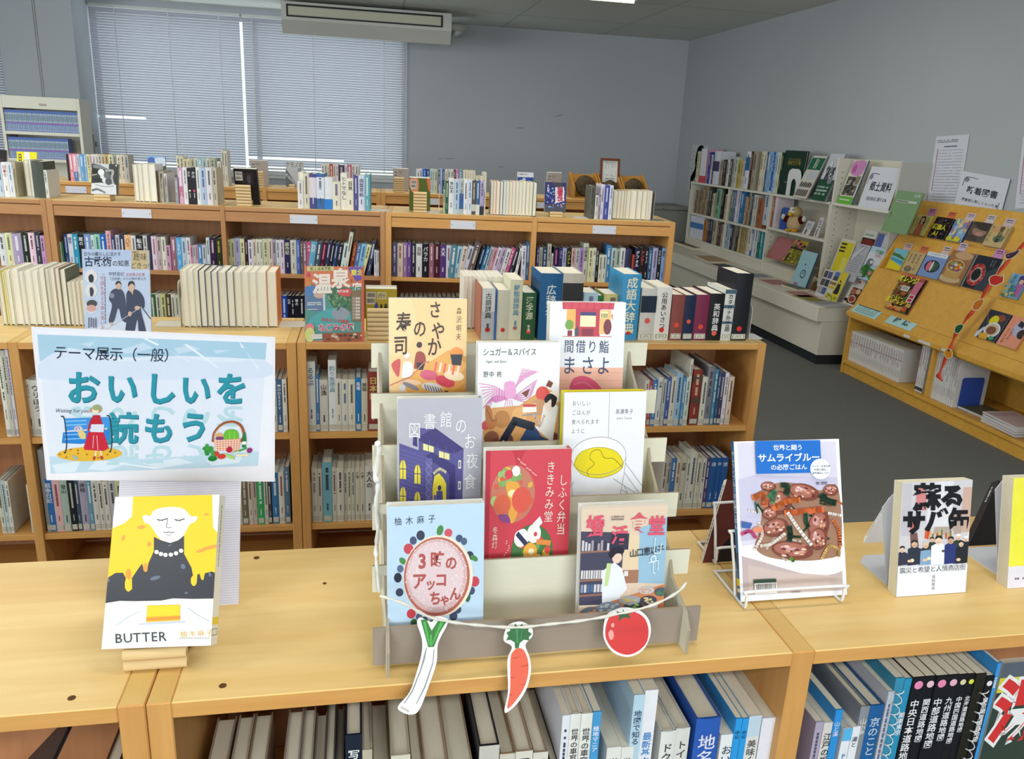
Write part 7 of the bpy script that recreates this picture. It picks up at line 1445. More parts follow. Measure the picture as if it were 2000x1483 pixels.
# plush bird
bp = onx(1557, 449, XS+.07); bz = .8755
t = thing('plush_bird', 'tan plush bird with dark red wings, white wing tips and a yellow beak', 'plush toy', (bp.x-.035, bp.y, bz), math.radians(-62)); t.scale = (1.42,)*3
m = MB(); m.ball((0, 0, .052), (.048, .042, .056), 'cdb286', nu=18, nv=12); m.ball((0, -.004, .118), (.040, .038, .036), 'c4a878', nu=16, nv=10); m.build('body', 'plush', t)
m = MB(); m.ball((-.008, -.034, .126), (.024, .014, .024), 'e4dcd0', nu=12, nv=8); m.build('face', 'plush', t)
m = MB(); m.ball((-.006, -.05, .108), (.016, .018, .010), 'e8c020', nu=10, nv=8); m.ball((-.006, -.05, .101), (.013, .014, .008), 'd8a818', nu=10, nv=8); m.build('beak', 'plush', t)
for x in (-.02, .008):
    m = MB(); m.ball((x, -.046, .134), .0045, '221a1a', nu=8, nv=6); m.build('eye', 'gloss', t)
for sx in (-1, 1):
    m = MB(); m.tube([(sx*.036, -.005, .085), (sx*.058, -.012, .068), (sx*.066, -.014, .072)], [.018, .02, .014], '4c1410', n=10); w_ = m.build('wing', 'plush', t)
    m = MB(); m.ball((sx*.072, -.018, .084), (.014, .012, .019), 'dcd8d4', nu=10, nv=8); m.build('wing_tip', 'plush', w_)
    m = MB(); m.ball((sx*.022, -.026, .008), (.018, .024, .010), 'e0a830', nu=10, nv=6); m.build('foot', 'plush', t)
def d_cardw(a): a.rectu(0, 0, 1, 1, 'd8d8dc'); a.scribble(.15, .15, .8, .4, '889', 3, 2); a.rectu(.3, .6, .5, .95, '444'); a.scribble(.2, .45, .9, .52, '667', 1, 5)
row_cover(RW, .055, (1578, 431), (1592, 433), .8755, 20, .004, d_cardw, 'small white card stand right of the plush bird', 'card_stand', cat='card', group='cards', scol='ccc', eps=.0003)
row_cover(RW, .06, (1603, 424), (1611, 425), .8755, 14, .006, d_cardw, 'white cat-print booklet at the end of the bird shelf', 'pamphlet', cat='pamphlet', scol='ccc', eps=.0003)
def d_pk(a): a.rectu(0, 0, 1, 1, 'b06a6c'); a.ell(.5, .5, .45, .5, 'b87474', 20)
def d_yf(a): a.rectu(0, 0, 1, 1, '8a8428'); a.rectu(0, .0, 1, .18, 'd0b83c'); [a.ell(.1+.8*rnd_(i), .05+.3*rnd_(i+5), .1, .05, ('d86a4c', 'e0c048', 'c85088', '3a2a40')[i % 4], 7) for i in range(20)]; a.rectu(0, .34, 1, .4, '2a2434'); [a.ell(.1+.8*rnd_(i), .45+.45*rnd_(i+5), .12, .05, ('a89c30', '7a7a28', 'c0b048')[i % 3], 7) for i in range(24)]; a.poly([(.2, .6), (.28, .56), (.3, .85), (.15, .95)], '2c2410')
row_cover(RW, .07, (1521, 461), (1556, 467), .61, 28, .012, d_pk, 'dull pink magazine in the open bay under the plush bird', 'magazine', cat='magazine', group='magazines in the open bay', scol='a06264', eps=.0003)
row_cover(RW, .07, (1556, 467), (1581, 473), .61, 28, .012, d_yf, 'yellow flower-field magazine in the open bay under the plush bird', 'magazine', cat='magazine', group='magazines in the open bay', scol='8a8428', eps=.0003)

# things lying and leaning on the white ledge
zl = .4495
def ledge(name, label, BL, TL, TR, lean, draw, th=.004, src=((0, 0), (1, 0), (0, 1)), cat='leaflet', grp='leaflets on the white ledge', scol='ccc', zb=None, wmin=0):
    zb = zl if zb is None else zb
    Pb = onz(BL[0], BL[1], zb); l = math.radians(lean); ev = Vector((-math.sin(l), 0, -math.cos(l))); h = along(Pb, -ev, 1, TL[1]); O = Pb-ev*h
    w = max(along(O, RW.ex, 0, TR[0]), .03)
    return cover_book(name, label, cat, grp, O, RW.ex, ev, w, h, th, draw, src, 'R', scol, scol, eps=.0003)
def d_ltb(a): a.rectu(0, 0, 1, 1, 'a4d0dc'); a.ell(.55, .62, .17, .12, '2c6478'); a.ell(.55, .62, .12, .085, 'a4d0dc'); a.line([(.5, .6), (.6, .6)], .03, '2c6478'); a.rectu(.2, .9, .45, .94, 'c84060'); a.ell(.5, .36, .04, .03, '2c6478')
ledge('booklet', 'tall pale blue booklet with a round emblem leaning in the open bay', (1543, 556), (1585, 488), (1598, 491), 14, d_ltb, .012, scol='34506c')
def d_col(a): a.rectu(0, 0, 1, 1, 'd8d8dc'); [a.rectu(.1+.45*(i % 2), .05+.3*(i//2), .5+.45*(i % 2), .3+.3*(i//2), ('55504c', '5a5a90', '605848', '3c4450', 'b0a89c', '4a64a0')[i]) for i in range(6)]
def d_brn(a): a.rectu(0, 0, 1, 1, '6c4a30'); [a.ell(rnd_(i), rnd_(i+3), .15, .08, ('8a6a40', '4c5a30', 'a04834', 'b09060')[i % 4], 7) for i in range(24)]
def d_wom(a): a.rectu(0, 0, 1, 1, 'd8c830'); a.rectu(0, 0, .48, 1, 'd4d0b8'); a.rectu(.1, .05, .46, .34, '5a74b8'); a.rectu(.12, .2, .44, .34, '4c4a50'); [a.ell(.1+.16*i, .45, .07, .06, '8a5a30', 10) for i in range(3)]; a.rectu(.02, .55, .45, .62, 'c8b820'); a.blob([(.62, .42), (.72, .34), (.82, .42), (.88, .72), (.56, .74), (.6, .56)], '22242c'); a.ell(.72, .36, .06, .06, 'd8b498'); a.blob([(.66, .33), (.72, .28), (.79, .34), (.72, .34)], '22242c'); [a.ell(rnd_(i), .8+.18*rnd_(i+5), .07, .03, ('b8a820', '8a9a20', 'e0d860')[i % 3], 6) for i in range(24)]
ledge('leaflet', 'brown food photo leaflet at the far end of the leaflet cluster', (1583, 566), (1606, 524), (1618, 526), 16, d_brn)
ledge('leaflet', 'white leaflet printed with a grid of small photos', (1591, 575), (1612, 525), (1630, 527), 16, d_col)
ledge('leaflet', 'yellow leaflet with a woman in black and a blue photo', (1607, 582), (1622, 527), (1658, 533), 18, d_wom, .006)
def d_yfl(a): a.rectu(0, 0, 1, 1, 'd4d2c4'); a.rectu(.08, .08, .95, 1, 'd8cc1c'); [a.rectu(.12, .12+.1*i, .5, .17+.1*i, '333') for i in range(3)]; a.rectu(.55, .5, .9, .95, 'e0d860')
def d_gry(a): a.rectu(0, 0, 1, 1, 'b4b4bc'); a.scribble(.3, .04, .8, .07, '556', 1, 2); [a.scribble(.15, .3+.06*i, .85, .325+.06*i, '8a8a94', 1, i) for i in range(8)]; a.poly([(0, .3), (.6, .05), (.7, .05), (.1, .5)], 'c8c8d0')
def d_gre(a): a.rectu(0, 0, 1, 1, 'b4d0e4'); a.poly([(0, .2), (1, .0), (1, .5), (0, .55)], 'd4dce4'); a.text('世界農業', .6, .14, .13, '3a8a5c', bold=.02); a.text('大崎耕土', .62, .25, .11, 'c8604c'); a.ell(.32, .5, .22, .14, '70747c'); a.ell(.4, .46, .1, .05, 'd8d8d8'); [a.ell(rnd_(i), .62+.3*rnd_(i+5), .15, .07, ('2f6a2c', '4a8a3c', '3a7a30')[i % 3], 8) for i in range(26)]; a.ell(.65, .78, .13, .07, 'c48a7c'); a.ell(.1, .9, .2, .06, 'a8b0b0')
def d_red(a): a.rectu(0, 0, 1, 1, 'd4d4cc'); a.rectu(.1, .2, .8, .3, '9aa494'); a.rectu(0, .42, 1, 1, '3a1c18'); a.blob([(.1, .55), (.5, .48), (.9, .55), (.85, .85), (.4, .9), (.1, .8)], '7c2c20')
def d_fdl(a): a.rectu(0, 0, 1, 1, 'dcd8d4'); a.poly([(.5, .1), (.6, .04), (.72, .14), (.56, .16)], 'c84048'); a.rectu(.3, .34, 1, .96, '5c3424'); a.ell(.46, .5, .2, .12, 'b06a50'); a.ell(.8, .46, .17, .1, 'd8b48c'); a.ell(.6, .78, .28, .15, 'd4c8bc'); a.ell(.6, .78, .22, .11, 'a83c24'); a.ell(.2, .85, .14, .06, '2a1c1a')
ledge('leaflet', 'food leaflet with bowls and a red mark, beside the wooden rack', (1644, 590), (1674, 542), (1693, 545), 20, d_fdl, .005)
br = thing('leaflet_rack', 'white stepped leaflet rack behind the leaflets in the taller bay', 'leaflet rack', (3.88, ys[4]+.02, .45))
for z0_, z1_, x_ in ((0, .16, .0), (0, .40, .03)):
    m = MB(); m.bbox((x_, 0, z0_+.0005), (x_+.006, ys[3]-ys[4]-.06, z1_), 'e0dccc', r=.001); m.build('step_panel', 'painted', br)
def onrack(name, label, off, TL, TR, BL, lean, draw, th=.004, **k):
    l = math.radians(lean); u0, z1 = RW.hit(*TL, off); u1, _ = RW.hit(*TR, off); ev = -RW.ey*math.sin(l)-Vector((0, 0, 1))*math.cos(l); O = RW.P(u0, off, z1)
    h = along(O, ev, 1, BL[1])
    return cover_book(name, label, k.get('cat', 'leaflet'), k.get('grp', 'leaflets on the stepped rack'), O, RW.ex, ev, max(u1-u0, .03), h, th, draw, k.get('src', ((0, 0), (1, 0), (0, 1))), 'R', k.get('scol', 'ccc'), 'ccc', eps=.0003)
onrack('leaflet', 'yellow flyer with bold black lettering on the stepped rack', .05, (1645, 465), (1673, 472), (1622, 532), 14, d_yfl)
onrack('leaflet', 'glossy grey flyer curling on the stepped rack', .055, (1676, 475), (1702, 479), (1638, 545), 18, d_gry, .003)
onrack('leaflet', 'flyer with a dark red dish photo high on the stepped rack', .12, (1691, 448), (1716, 451), (1682, 484), 12, d_red)
onrack('leaflet', 'blue and white flyer beside the red dish flyer', .12, (1717, 456), (1738, 460), (1709, 500), 12, lambda a: (a.rectu(0, 0, 1, 1, '5a68a8'), a.rectu(.6, 0, 1, 1, 'c8ccd4')))
onrack('leaflet', 'leaflet with green vegetables and a grey cap on the stepped rack', .045, (1704, 480), (1735, 487), (1678, 543), 18, d_gre)
def d_grn(a): a.rectu(0, 0, 1, 1, '7c9c70'); a.rectu(.72, .06, .92, .11, 'c8d0c8'); a.scribble(.75, .07, .9, .1, '556', 1, 2); a.rectu(.12, .22, .9, .27, 'c4ccc0'); a.scribble(.14, .225, .6, .265, '333', 1, 5); a.scribble(.1, .5, .14, .66, '3a4a38', 1, 3, True)
onrack('report_binder', 'large pale green report leaning against the end of the wooden rack', .0, (1754, 372), (1803, 385), (1724, 450), 16, d_grn, .012, cat='report', grp=None, scol='6c8a60')
# flat books on the white ledge
def lying(label, px, py, w, d, h, rot, col, col2=None, name='booklet', z_=None):
    p = onz(px, py, zl); t = thing(name, label, 'booklet', (p.x, p.y, zl+.0003 if z_ is None else z_), rot, 'booklets lying on the white ledge')
    m = MB(); m.box((-w/2, -d/2, 0), (w/2, d/2, .0012), col); m.box((-w/2, -d/2, h-.0012), (w/2, d/2, h), col); m.box((-w/2, d/2-.001, .0012), (w/2, d/2, h-.0012), col)
    if col2: Art(m, (-w/2, d/2, h+.0003), (1, 0, 0), (0, -1, 0), w, d, eps=.0002).rectu(.1, .2, .9, .6, col2)
    m.build('cover', 'print', t); m = MB(); m.box((-w/2+.001, -d/2+.001, .00125), (w/2-.002, d/2-.0015, h-.00125), 'd8d0b8'); m.build('page_block', 'board', t)
lying('thick brown album lying at the far end of the white ledge', 1352, 484, .22, .55, .035, .03, '5c4a28', None, 'album')
lying('tan folder lying next to the brown album on the ledge', 1390, 508, .22, .42, .015, -.05, 'b89c74')
lying('dark blue booklet lying on the tan folder end of the ledge', 1412, 521, .16, .2, .012, .1, '3c4050')
lying('pale booklet lying on the ledge behind the tall black dictionary', 1480, 540, .2, .2, .008, .05, '8a94a4')
lying('pink booklet lying on the ledge right of the tall black dictionary', 1515, 553, .2, .26, .008, .0, 'b87c78')
lying('long grey-green box file lying on the ledge', 1552, 565, .11, .25, .022, .05, '686a50', None, 'box_file')
lying('salmon booklet lying on the ledge before the leaflets', 1565, 576, .16, .25, .006, -.05, 'b88078')
lying('yellow-green booklet lying near the front corner of the ledge', 1580, 584, .15, .24, .006, .08, '8a8438')
lying('white leaflet lying at the near corner of the ledge', 1618, 594, .24, .24, .003, .15, 'b8b8bc', '9a9aa4')

# ================================================================== wooden magazine rack
RK = Row((3.53, 5.18), (3.53, 3.3), .5, .46)
LK = 2.75
rk = thing('magazine_rack', 'stepped oak rack of new books and magazines against the right wall', 'magazine rack', RK.P(0, 0, 0), RK.rz)
WB = 'rack_wood_y'
PROF = [(0, 0), (0, .43), (-.03, .434), (-.03, .452), (.025, .507), (.15, .779), (.158, .779), (.288, 1.023), (.296, 1.023), (.43, 1.258), (.445, 1.258), (.445, 0)]
for u in (0, LK-.02):
    m = MB(); m.prism([p for p in PROF], (u, 0, 0), (0, 1, 0), (0, 0, 1), (1, 0, 0), .02); m.build('side_panel', WB, rk)
def rkboard(name, a, b, th, u0=.0205, u1=LK-.0205, mat=WB):
    a, b = Vector((0, *a)), Vector((0, *b)); d = (b-a); n = Vector((0, d.z, -d.y)).normalized()
    m = MB(); A = [a, b, b+n*th, a+n*th]
    P0 = [Vector((u0, p.y, p.z)) for p in A]; P1 = [Vector((u1, p.y, p.z)) for p in A]
    m.grid(P0+P1, [(0, 1, 2, 3), (7, 6, 5, 4)]+[(i, 4+i, 4+(i+1) % 4, (i+1) % 4) for i in range(4)]); return m.build(name, mat, rk)
TIER = [((.025, .507), (.15, .779)), ((.188, .745), (.288, 1.023)), ((.328, .985), (.43, 1.258))]
for a_, b_ in TIER: rkboard('tier_board', a_, b_, .012)
for (y0_, z_, y1_) in ((.15, .752, .205), (.29, .992, .35)):
    m = MB(); m.box((.0205, y0_+.01, z_-.012), (LK-.0205, y1_+.02, z_)); m.build('tier_ledge', WB, rk)
rkboard('sloped_front', (-.03, .452), (.023, .506), .012)
m = MB(); m.bbox((.0205, -.03, .425), (LK-.0205, -.016, .451), r=.001); m.build('front_rail', WB, rk)
m = MB(); m.box((.0205, 0, .41), (LK-.0205, .43, .424)); m.build('inner_top', WB, rk)
m = MB(); m.bbox((.0205, -.004, .075), (LK-.0205, .43, .098), r=.001); m.build('bottom_shelf', WB, rk)
m = MB(); m.box((.0205, .012, 0), (LK-.0205, .03, .0745)); m.build('plinth', WB, rk)
m = MB(); m.box((.0205, .425, .099), (LK-.0205, .435, .409)); m.build('back_panel', WB, rk)
uP = RK.hit(1826, 670)[0]
for u in (uP, uP+.95):
    m = MB(); m.bbox((u-.011, .002, .099), (u+.011, .42, .4095), r=.001); m.build('partition', WB, rk)
for px0, px1, py in ((1766, 1779, 648), (1794, 1820, 660), (1840, 1863, 676)):
    u0, z_ = RK.hit(px0, py, -.031); u1 = RK.hit(px1, py, -.031)[0]
    m = MB(); m.box((u0, -.0318, .429), (u1, -.0305, .447), 'dcdcd8'); m.build('rail_label', 'print', rk)
# signs on the sloped front
def tplane(a, b, sh):
    a3, b3 = RK.P(0, *a), RK.P(0, *b); d = (b3-a3).normalized(); n = RK.ex.cross(d).normalized()
    if n.dot(EYEP-a3) < 0: n = -n
    return a3+n*sh, d, n
def tcover(pl, sh, TL, TR, BL, draw, name, label, cat, grp, th, src=((0, 0), (1, 0), (0, 1)), scol='ccc', spine='R', book=True, pages='e0d8c4'):
    p0, d, n = tplane(*pl, sh+th); O = onplane(*TL, p0, n); w = (onplane(*TR, p0, n)-O).dot(RK.ex); h = -(onplane(*BL, p0, n)-O).dot(d)
    if book: return cover_book(name, label, cat, grp, O, RK.ex, -d, w, h, th, draw, src, spine, scol, scol, pages, eps=.0003)
    t = thing(name, label, cat, group=grp, M=face_M(O-d*h, RK.ex, -d)); m = MB(); m.box((0, 0, 0), (w, th, h), scol); draw(Art(m, (0, -.0002, h), (1, 0, 0), (0, 0, -1), w, h, src, .0003)); m.build('sheet', 'print', t); return t
FR = ((-.03, .452), (.023, .506))
def d_zas(a): a.rectu(0, 0, 1, 1, 'b4dcdc'); a.text('雑 誌', .5, .2, .23, '22303c', bold=.02, sp=1.1)
tcover(FR, .0012, (1745, 612), (1800, 626), (1732, 631), d_zas, 'shelf_sign', 'pale turquoise magazine sign on the sloped front of the rack', 'sign', 'shelf signs', .0015, ((0, 0), (1, 0), (0, .42)), 'b4dcdc', book=False)
def d_lst(a): a.rectu(0, 0, 1, 1, 'b4dcdc'); a.rectu(.06, .22, .94, .4, '4c5c60'); a.scribble(.1, .06, .6, .13, '445', 1, 3); [a.scribble(.1, .46+.12*i, .9, .52+.12*i, '55686c', 1, i+3) for i in range(4)]
tcover(FR, .0012, (1683, 587), (1733, 601), (1672, 611), d_lst, 'shelf_sign', 'pale turquoise list card at the far end of the sloped front', 'sign', 'shelf signs', .0015, ((0, 0), (1, 0), (0, 1)), 'b4dcdc', book=False)
# new books
x6, x7 = lambda x, y: (1760+x*.13483, 360+y*.13483), lambda x, y: (1720+x*.16185, 460+y*.16185)
GN = 'new books on the oak rack'
def nb(tier, f, TL, TR, BL, draw, label, scol='ccc', th=.016, name='new_book', cat='book', spine='R'): return tcover(TIER[tier], .002, f(*TL), f(*TR), f(*BL), draw, name, label, cat, GN, th, scol=scol, spine=spine)
def n1(a): a.rectu(0, 0, 1, 1, 'd8d07c'); a.blob([(.36, .1), (.6, .08), (.68, .3), (.66, .6), (.36, .6), (.34, .3)], '3c2a24'); a.ell(.5, .26, .11, .12, 'e0b498'); a.blob([(.4, .42), (.62, .42), (.72, .75), (.7, 1), (.3, 1), (.32, .7)], 'd07a4c'); a.ell(.5, .42, .07, .06, 'e0b498'); a.text('生きる', .2, .2, .14, '54502c', True); a.text('言葉の力', .84, .1, .13, '54502c', True)
nb(2, x6, (248, 430), (470, 458), (135, 715), n1, 'yellow new book with a long-haired woman in orange', 'c8b838')
def n2(a): a.rectu(0, 0, 1, 1, '1c1a1c'); [a.ell(rnd_(i), rnd_(i+6), .09, .05, ('4c4420', '3a2c3c', '28241c', '5c4a5c')[i % 4], 7) for i in range(40)]; a.text('読書人', .52, .48, .26, 'd8cc3c', bold=.04); a.text('AI', .46, .78, .28, 'd8cc3c', bold=.04)
nb(2, x6, (525, 468), (768, 508), (390, 765), n2, 'black new book with yellow lettering on the top tier', '1c1a1c')
def n3(a): a.rectu(0, 0, 1, 1, '8cb4d8'); a.blob([(.4, .05), (1, 0), (1, .5), (.7, .6), (.45, .35)], 'd8b884'); [a.ell(rnd_(i)*.9, .1+.8*rnd_(i+3), .16, .09, ('6c9cd0', 'a4c8e0', 'c8d49c', '9c84b8', 'e0cc9c')[i % 5], 8, i) for i in range(26)]; a.poly([(.4, 1), (.65, .75), (.95, .85), (.9, 1)], 'dcd02c'); a.blob([(0, .85), (.3, .8), (.4, 1), (0, 1)], 'c8cc3c'); a.rectu(.92, .05, 1, .4, 'c05880')
nb(2, x6, (815, 500), (1030, 522), (655, 810), n3, 'new book with a pastel blue and yellow painting', '2c4c94')
def n4(a): a.rectu(0, 0, 1, 1, '5a4c44'); a.blob([(.05, .05), (.9, .0), (1, .35), (.6, .4), (.3, .25)], '3c342e'); a.blob([(.15, .35), (.6, .4), (.95, .45), (.8, .7), (.3, .65)], '9c7c6c'); a.ell(.6, .6, .2, .09, 'c08c84'); a.blob([(0, .7), (.5, .75), (.6, 1), (0, 1)], '4a403a')
nb(2, x6, (1065, 535), (1320, 572), (945, 810), n4, 'dark brown photo-covered new book on the top tier', '4c4038')
def n5(a): a.rectu(0, 0, 1, 1, 'c8b078'); a.ell(.4, .2, .28, .14, 'd09c6c'); a.blob([(.4, .55), (.8, .45), (.9, .7), (.5, .75)], '64785c'); a.text('タニマ人', .12, .04, .19, '3a3a30', True); a.text('昔日本', .62, .04, .26, '2f3a34', True, bold=.03); a.text('昔日本の道', .92, .1, .1, '5a3c24', True)
nb(2, x6, (1330, 578), (1600, 628), (1180, 880), n5, 'beige new book with brush lettering at the end of the top tier', 'b49868', .024)
def n6(a): a.rectu(0, 0, 1, 1, '7cc0d0'); a.poly([(0, .22), (.5, .25), (1, .4), (1, .48), (.3, .38), (0, .36)], '4a7838'); a.blob([(0, .45), (.6, .5), (1, .55), (1, .7), (.4, .62), (0, .58)], '4c98c0'); a.poly([(0, .55), (.4, .66), (1, .78), (1, 1), (0, 1)], 'e0cc1c')
nb(1, x7, (185, 150), (345, 182), (65, 390), n6, 'new book with a turquoise bay and yellow beach', 'd8c830')
def n7(a): a.rectu(0, 0, 1, 1, 'c4ac78'); a.text('大河の一滴', .72, .06, .16, '3a3428', True, bold=.01); a.text('倉田卓', .45, .08, .16, '3a3428', True); a.scribble(.15, .1, .22, .5, '5a4c38', 1, 4, True); a.ell(.36, .82, .22, .14, '6c6450'); a.ell(.36, .8, .12, .09, '8a7c60')
nb(1, x7, (365, 182), (555, 214), (262, 435), n7, 'tan new book with brush calligraphy on the middle tier', '4a4430')
def n8(a): a.rectu(0, 0, 1, 1, '7c98cc'); a.rectu(0, 0, 1, .16, 'dce0e8'); a.scribble(.2, .05, .9, .1, '9aa', 1, 3); a.ell(.5, .55, .36, .25, '2c2c38', 24); a.ell(.36, .56, .12, .2, 'd06c88', 16); a.ell(.5, .55, .05, .22, 'dcd8d0', 12); a.ell(.62, .55, .06, .21, '2f6a4c', 12); a.ell(.74, .53, .06, .18, '3f5a50', 12)
nb(1, x7, (580, 190), (825, 240), (460, 480), n8, 'pale blue new book with a round platter', '7c98cc')
def n9(a): a.rectu(0, 0, 1, 1, 'a07048'); a.ell(.6, .12, .4, .12, 'c8a478'); a.ell(.45, .86, .5, .12, 'c8b088'); a.poly([(.08, .45), (.86, .45), (.82, .85), (.15, .85)], 'c09858'); a.ell(.46, .46, .4, .2, 'd8b880', 24); a.ell(.46, .46, .36, .17, '8a6a3c', 24); [a.ell(.46+.28*(rnd_(i)*2-1), .46+.12*(rnd_(i+5)*2-1), .08, .045, ('7a9a50', 'd8d0b0', '8c4ca0', 'd8542c', 'e09c28', 'c8b498')[i % 6], 9) for i in range(20)]
nb(1, x7, (880, 172), (1145, 217), (745, 560), n9, 'new book with a round wooden lunch box of vegetables', '8a8478')
def n10(a): a.rectu(0, 0, 1, 1, '1c2230'); a.rectu(0, 0, .05, 1, '8a8a84'); a.poly([(.6, .5), (1, .2), (1, 1), (.5, 1)], '34404c'); a.ell(.36, .58, .3, .34, 'c0a494', 26); [a.ell(.36+.25*math.cos(i*.33), .58+.29*math.sin(i*.33), .055, .055, ('b8242c', 'd04a44', '8c1c24')[i % 3], 9) for i in range(19)]; a.ell(.36, .58, .15, .18, '14161e', 22); [a.text('苺の菓子', .72+.1*i, .08, .055, '8a94a4', True) for i in range(2)]
nb(1, x7, (1165, 228), (1490, 275), (1010, 620), n10, 'dark new book with a wreath of strawberries', '2a3038', spine='L')
def n11(a):
    a.rectu(0, 0, 1, 1, '5a3c2c'); [a.ell(rnd_(i), rnd_(i+4), .13, .06, ('6a4428', '3c2a20', '8a6a3c', '4a6a2c', 'a05c30', 'c8a060')[i % 6], 8) for i in range(60)]; a.rectu(0, 0, 1, .05, 'c84c5c'); a.text('オレンジ', .4, .11, .2, 'd8dc2c', bold=.05); a.rectu(.74, .1, 1, .5, 'c87088'); a.rectu(.32, .3, .62, .44, 'd8d8d4'); a.scribble(.36, .33, .58, .41, '666', 2, 4); a.rectu(.76, .48, 1, .7, 'd8d0d0'); a.rectu(.8, .5, .96, .58, 'c02848'); a.rectu(.8, .6, .96, .68, 'c02848'); a.text('蒸しなレシピ', .45, .76, .15, 'e8e02c', bold=.05); a.text('ヘルシー', .4, .65, .11, 'd8d42c', bold=.04); [a.ell(.1+.8*rnd_(i), .9+.08*rnd_(i+3), .09, .045, ('c8904c', 'd8542c', 'e0b048')[i % 3], 8) for i in range(14)]
nb(0, x7, (280, 470), (585, 522), (110, 890), n11, 'cooking magazine with bright yellow lettering on the lowest tier', '8a3c4c', .006, 'magazine', 'magazine')
def n12(a): a.rectu(0, 0, 1, 1, '7cb4d8'); a.text('青い', .25, .05, .2, '3c68a8', True); a.blob([(.55, .1), (.95, .05), (1, .5), (.7, .5)], '4a3c80'); a.blob([(.6, .4), (1, .4), (1, .9), (.7, .85)], 'b46cac'); a.ell(.78, .3, .14, .1, 'e4c4a8'); [a.ell(rnd_(i)*.7, .5+.48*rnd_(i+2), .15, .07, ('4c9cc0', '8cc8d4', 'd8cc7c', '5c8c6c')[i % 4], 8) for i in range(24)]
nb(1, x7, (1600, 450), (1790, 490), (1485, 735), n12, 'light blue new book with a purple-haired figure, right of the ribbon', '5c9cc4')
def n13(a): a.rectu(0, 0, 1, 1, '343444'); a.ell(.68, .2, .2, .12, '8c4a34'); a.blob([(.1, .25), (.3, .2), (.35, .4), (.15, .45)], '5a3c4c'); a.ell(.45, .35, .2, .2, 'e0d42c'); a.ell(.6, .64, .36, .26, 'd8dce8', 26); a.ell(.6, .64, .29, .2, 'c8b490', 24); a.ell(.58, .66, .22, .14, '7c4c38', 20); a.poly([(0, .85), (.2, .6), (.28, .65), (.12, 1), (0, 1)], 'c8d0d8'); a.blob([(.2, .85), (.5, .8), (.6, 1), (.25, 1)], 'd8a830'); a.ell(.78, .9, .12, .07, '4c9c5c'); a.line([(.05, .2), (.3, .5)], .05, '4a6a4c')
nb(0, x7, (1330, 890), (1580, 957), (1150, 1220), n13, 'navy new book with a curry plate and a yellow balloon', '343444')
def n14(a): a.rectu(0, 0, 1, 1, 'e09478'); a.ell(.75, .35, .4, .28, 'b0b4d0', 24); a.poly([(.5, .1), (.78, .15), (.76, .32), (.48, .28)], '2c2834'); a.ell(.9, .5, .22, .16, '3c2428'); a.text('さくらんぼ', .2, .42, .1, '44302c', True); a.text('つばさは、', .4, .38, .1, '44302c', True)
nb(0, x7, (1605, 965), (1840, 1030), (1432, 1318), n14, 'salmon new book with a rice ball and a cherry, lowest tier', 'd08468')
# call tags that stick up behind the new books
GT = 'reservation tags behind the new books'
def ntag(tier, f, x0, y0, x1, y1, col, label, glare=False):
    sk = .42*(y1-y0)
    def d(a):
        a.rectu(0, 0, 1, 1, col); a.scribble(.15, .12, .85, .28, '333', 1, 4); a.scribble(.12, .34, .9, .46, '444', 1, 7)
    tcover(TIER[tier], .0008, f(x0, y0), f(x1, y0+(x1-x0)*.16), f(x0-sk, y1), d, 'card_tag', label, 'tag', GT, .0012, scol=col, book=False)
ntag(2, x6, 420, 345, 530, 470, 'cc84b0', 'pink tag above the new book with the long-haired woman')
ntag(2, x6, 705, 395, 810, 510, 'd8744c', 'orange tag above the black new book with yellow lettering')
ntag(2, x6, 975, 415, 1095, 530, 'd4c0cc', 'pale tag above the pastel painting new book')
ntag(2, x6, 1270, 440, 1390, 575, 'd0c8c8', 'pale tag above the dark brown photo new book')
ntag(2, x6, 1530, 490, 1670, 630, 'd0bcc4', 'pale tag above the beige brush-lettered new book')
ntag(1, x7, 308, 88, 395, 190, 'd8b4b0', 'pale pink tag above the yellow beach new book')
ntag(1, x7, 500, 122, 598, 220, 'd87c4c', 'orange tag above the tan calligraphy new book')
ntag(1, x7, 775, 122, 870, 245, 'd8bcb4', 'pale pink tag above the round platter new book')
ntag(1, x7, 970, 85, 1065, 200, 'ccb4cc', 'lilac tag above the wooden lunch box new book')
ntag(1, x7, 1405, 160, 1515, 285, 'cc8cc0', 'mauve tag above the strawberry wreath new book')
# magazines in the rack's cubby holes
xM = (1600, 560, .21575)
GM = 'white back issues in the rack'
dat = ';'.join('%.0f %.0f e2e2e0 a88 - P B%s:.34:.37' % (258+i*22.3, 384+i*8.3, ('c88c8c', 'b4b4bc')[i % 2]) for i in range(23))+';771'
shelf(RK, .03, .0985, xM, 'in the rack cubby', GM, dat, 'back_issue', .21, noun='back issue', cat='magazine', eps=.0004, jit=.002, hard=False)
shelf(RK, .03, .0985, xM, 'beside the cubby partition', GM, '942 520 e0dcdc a66 - B444:.9:.97 P;965 526 e0dcdc a66 - B444:.9:.97 P;988 532 dcdcdc 888 - B444:.9:.97 P;1012', 'back_issue', .21, noun='back issue', cat='magazine', eps=.0004, jit=.002)
dat = ';'.join('%.0f %.0f dededc %s - P' % (1078+i*20, 552+i*8.2, ('888', 'b66', '777')[i % 3]) for i in range(11))+';1300'
k = shelf(RK, .03, .0985, xM, 'in the second cubby', GM, dat, 'back_issue', .21, noun='back issue', cat='magazine', eps=.0004, jit=.002)
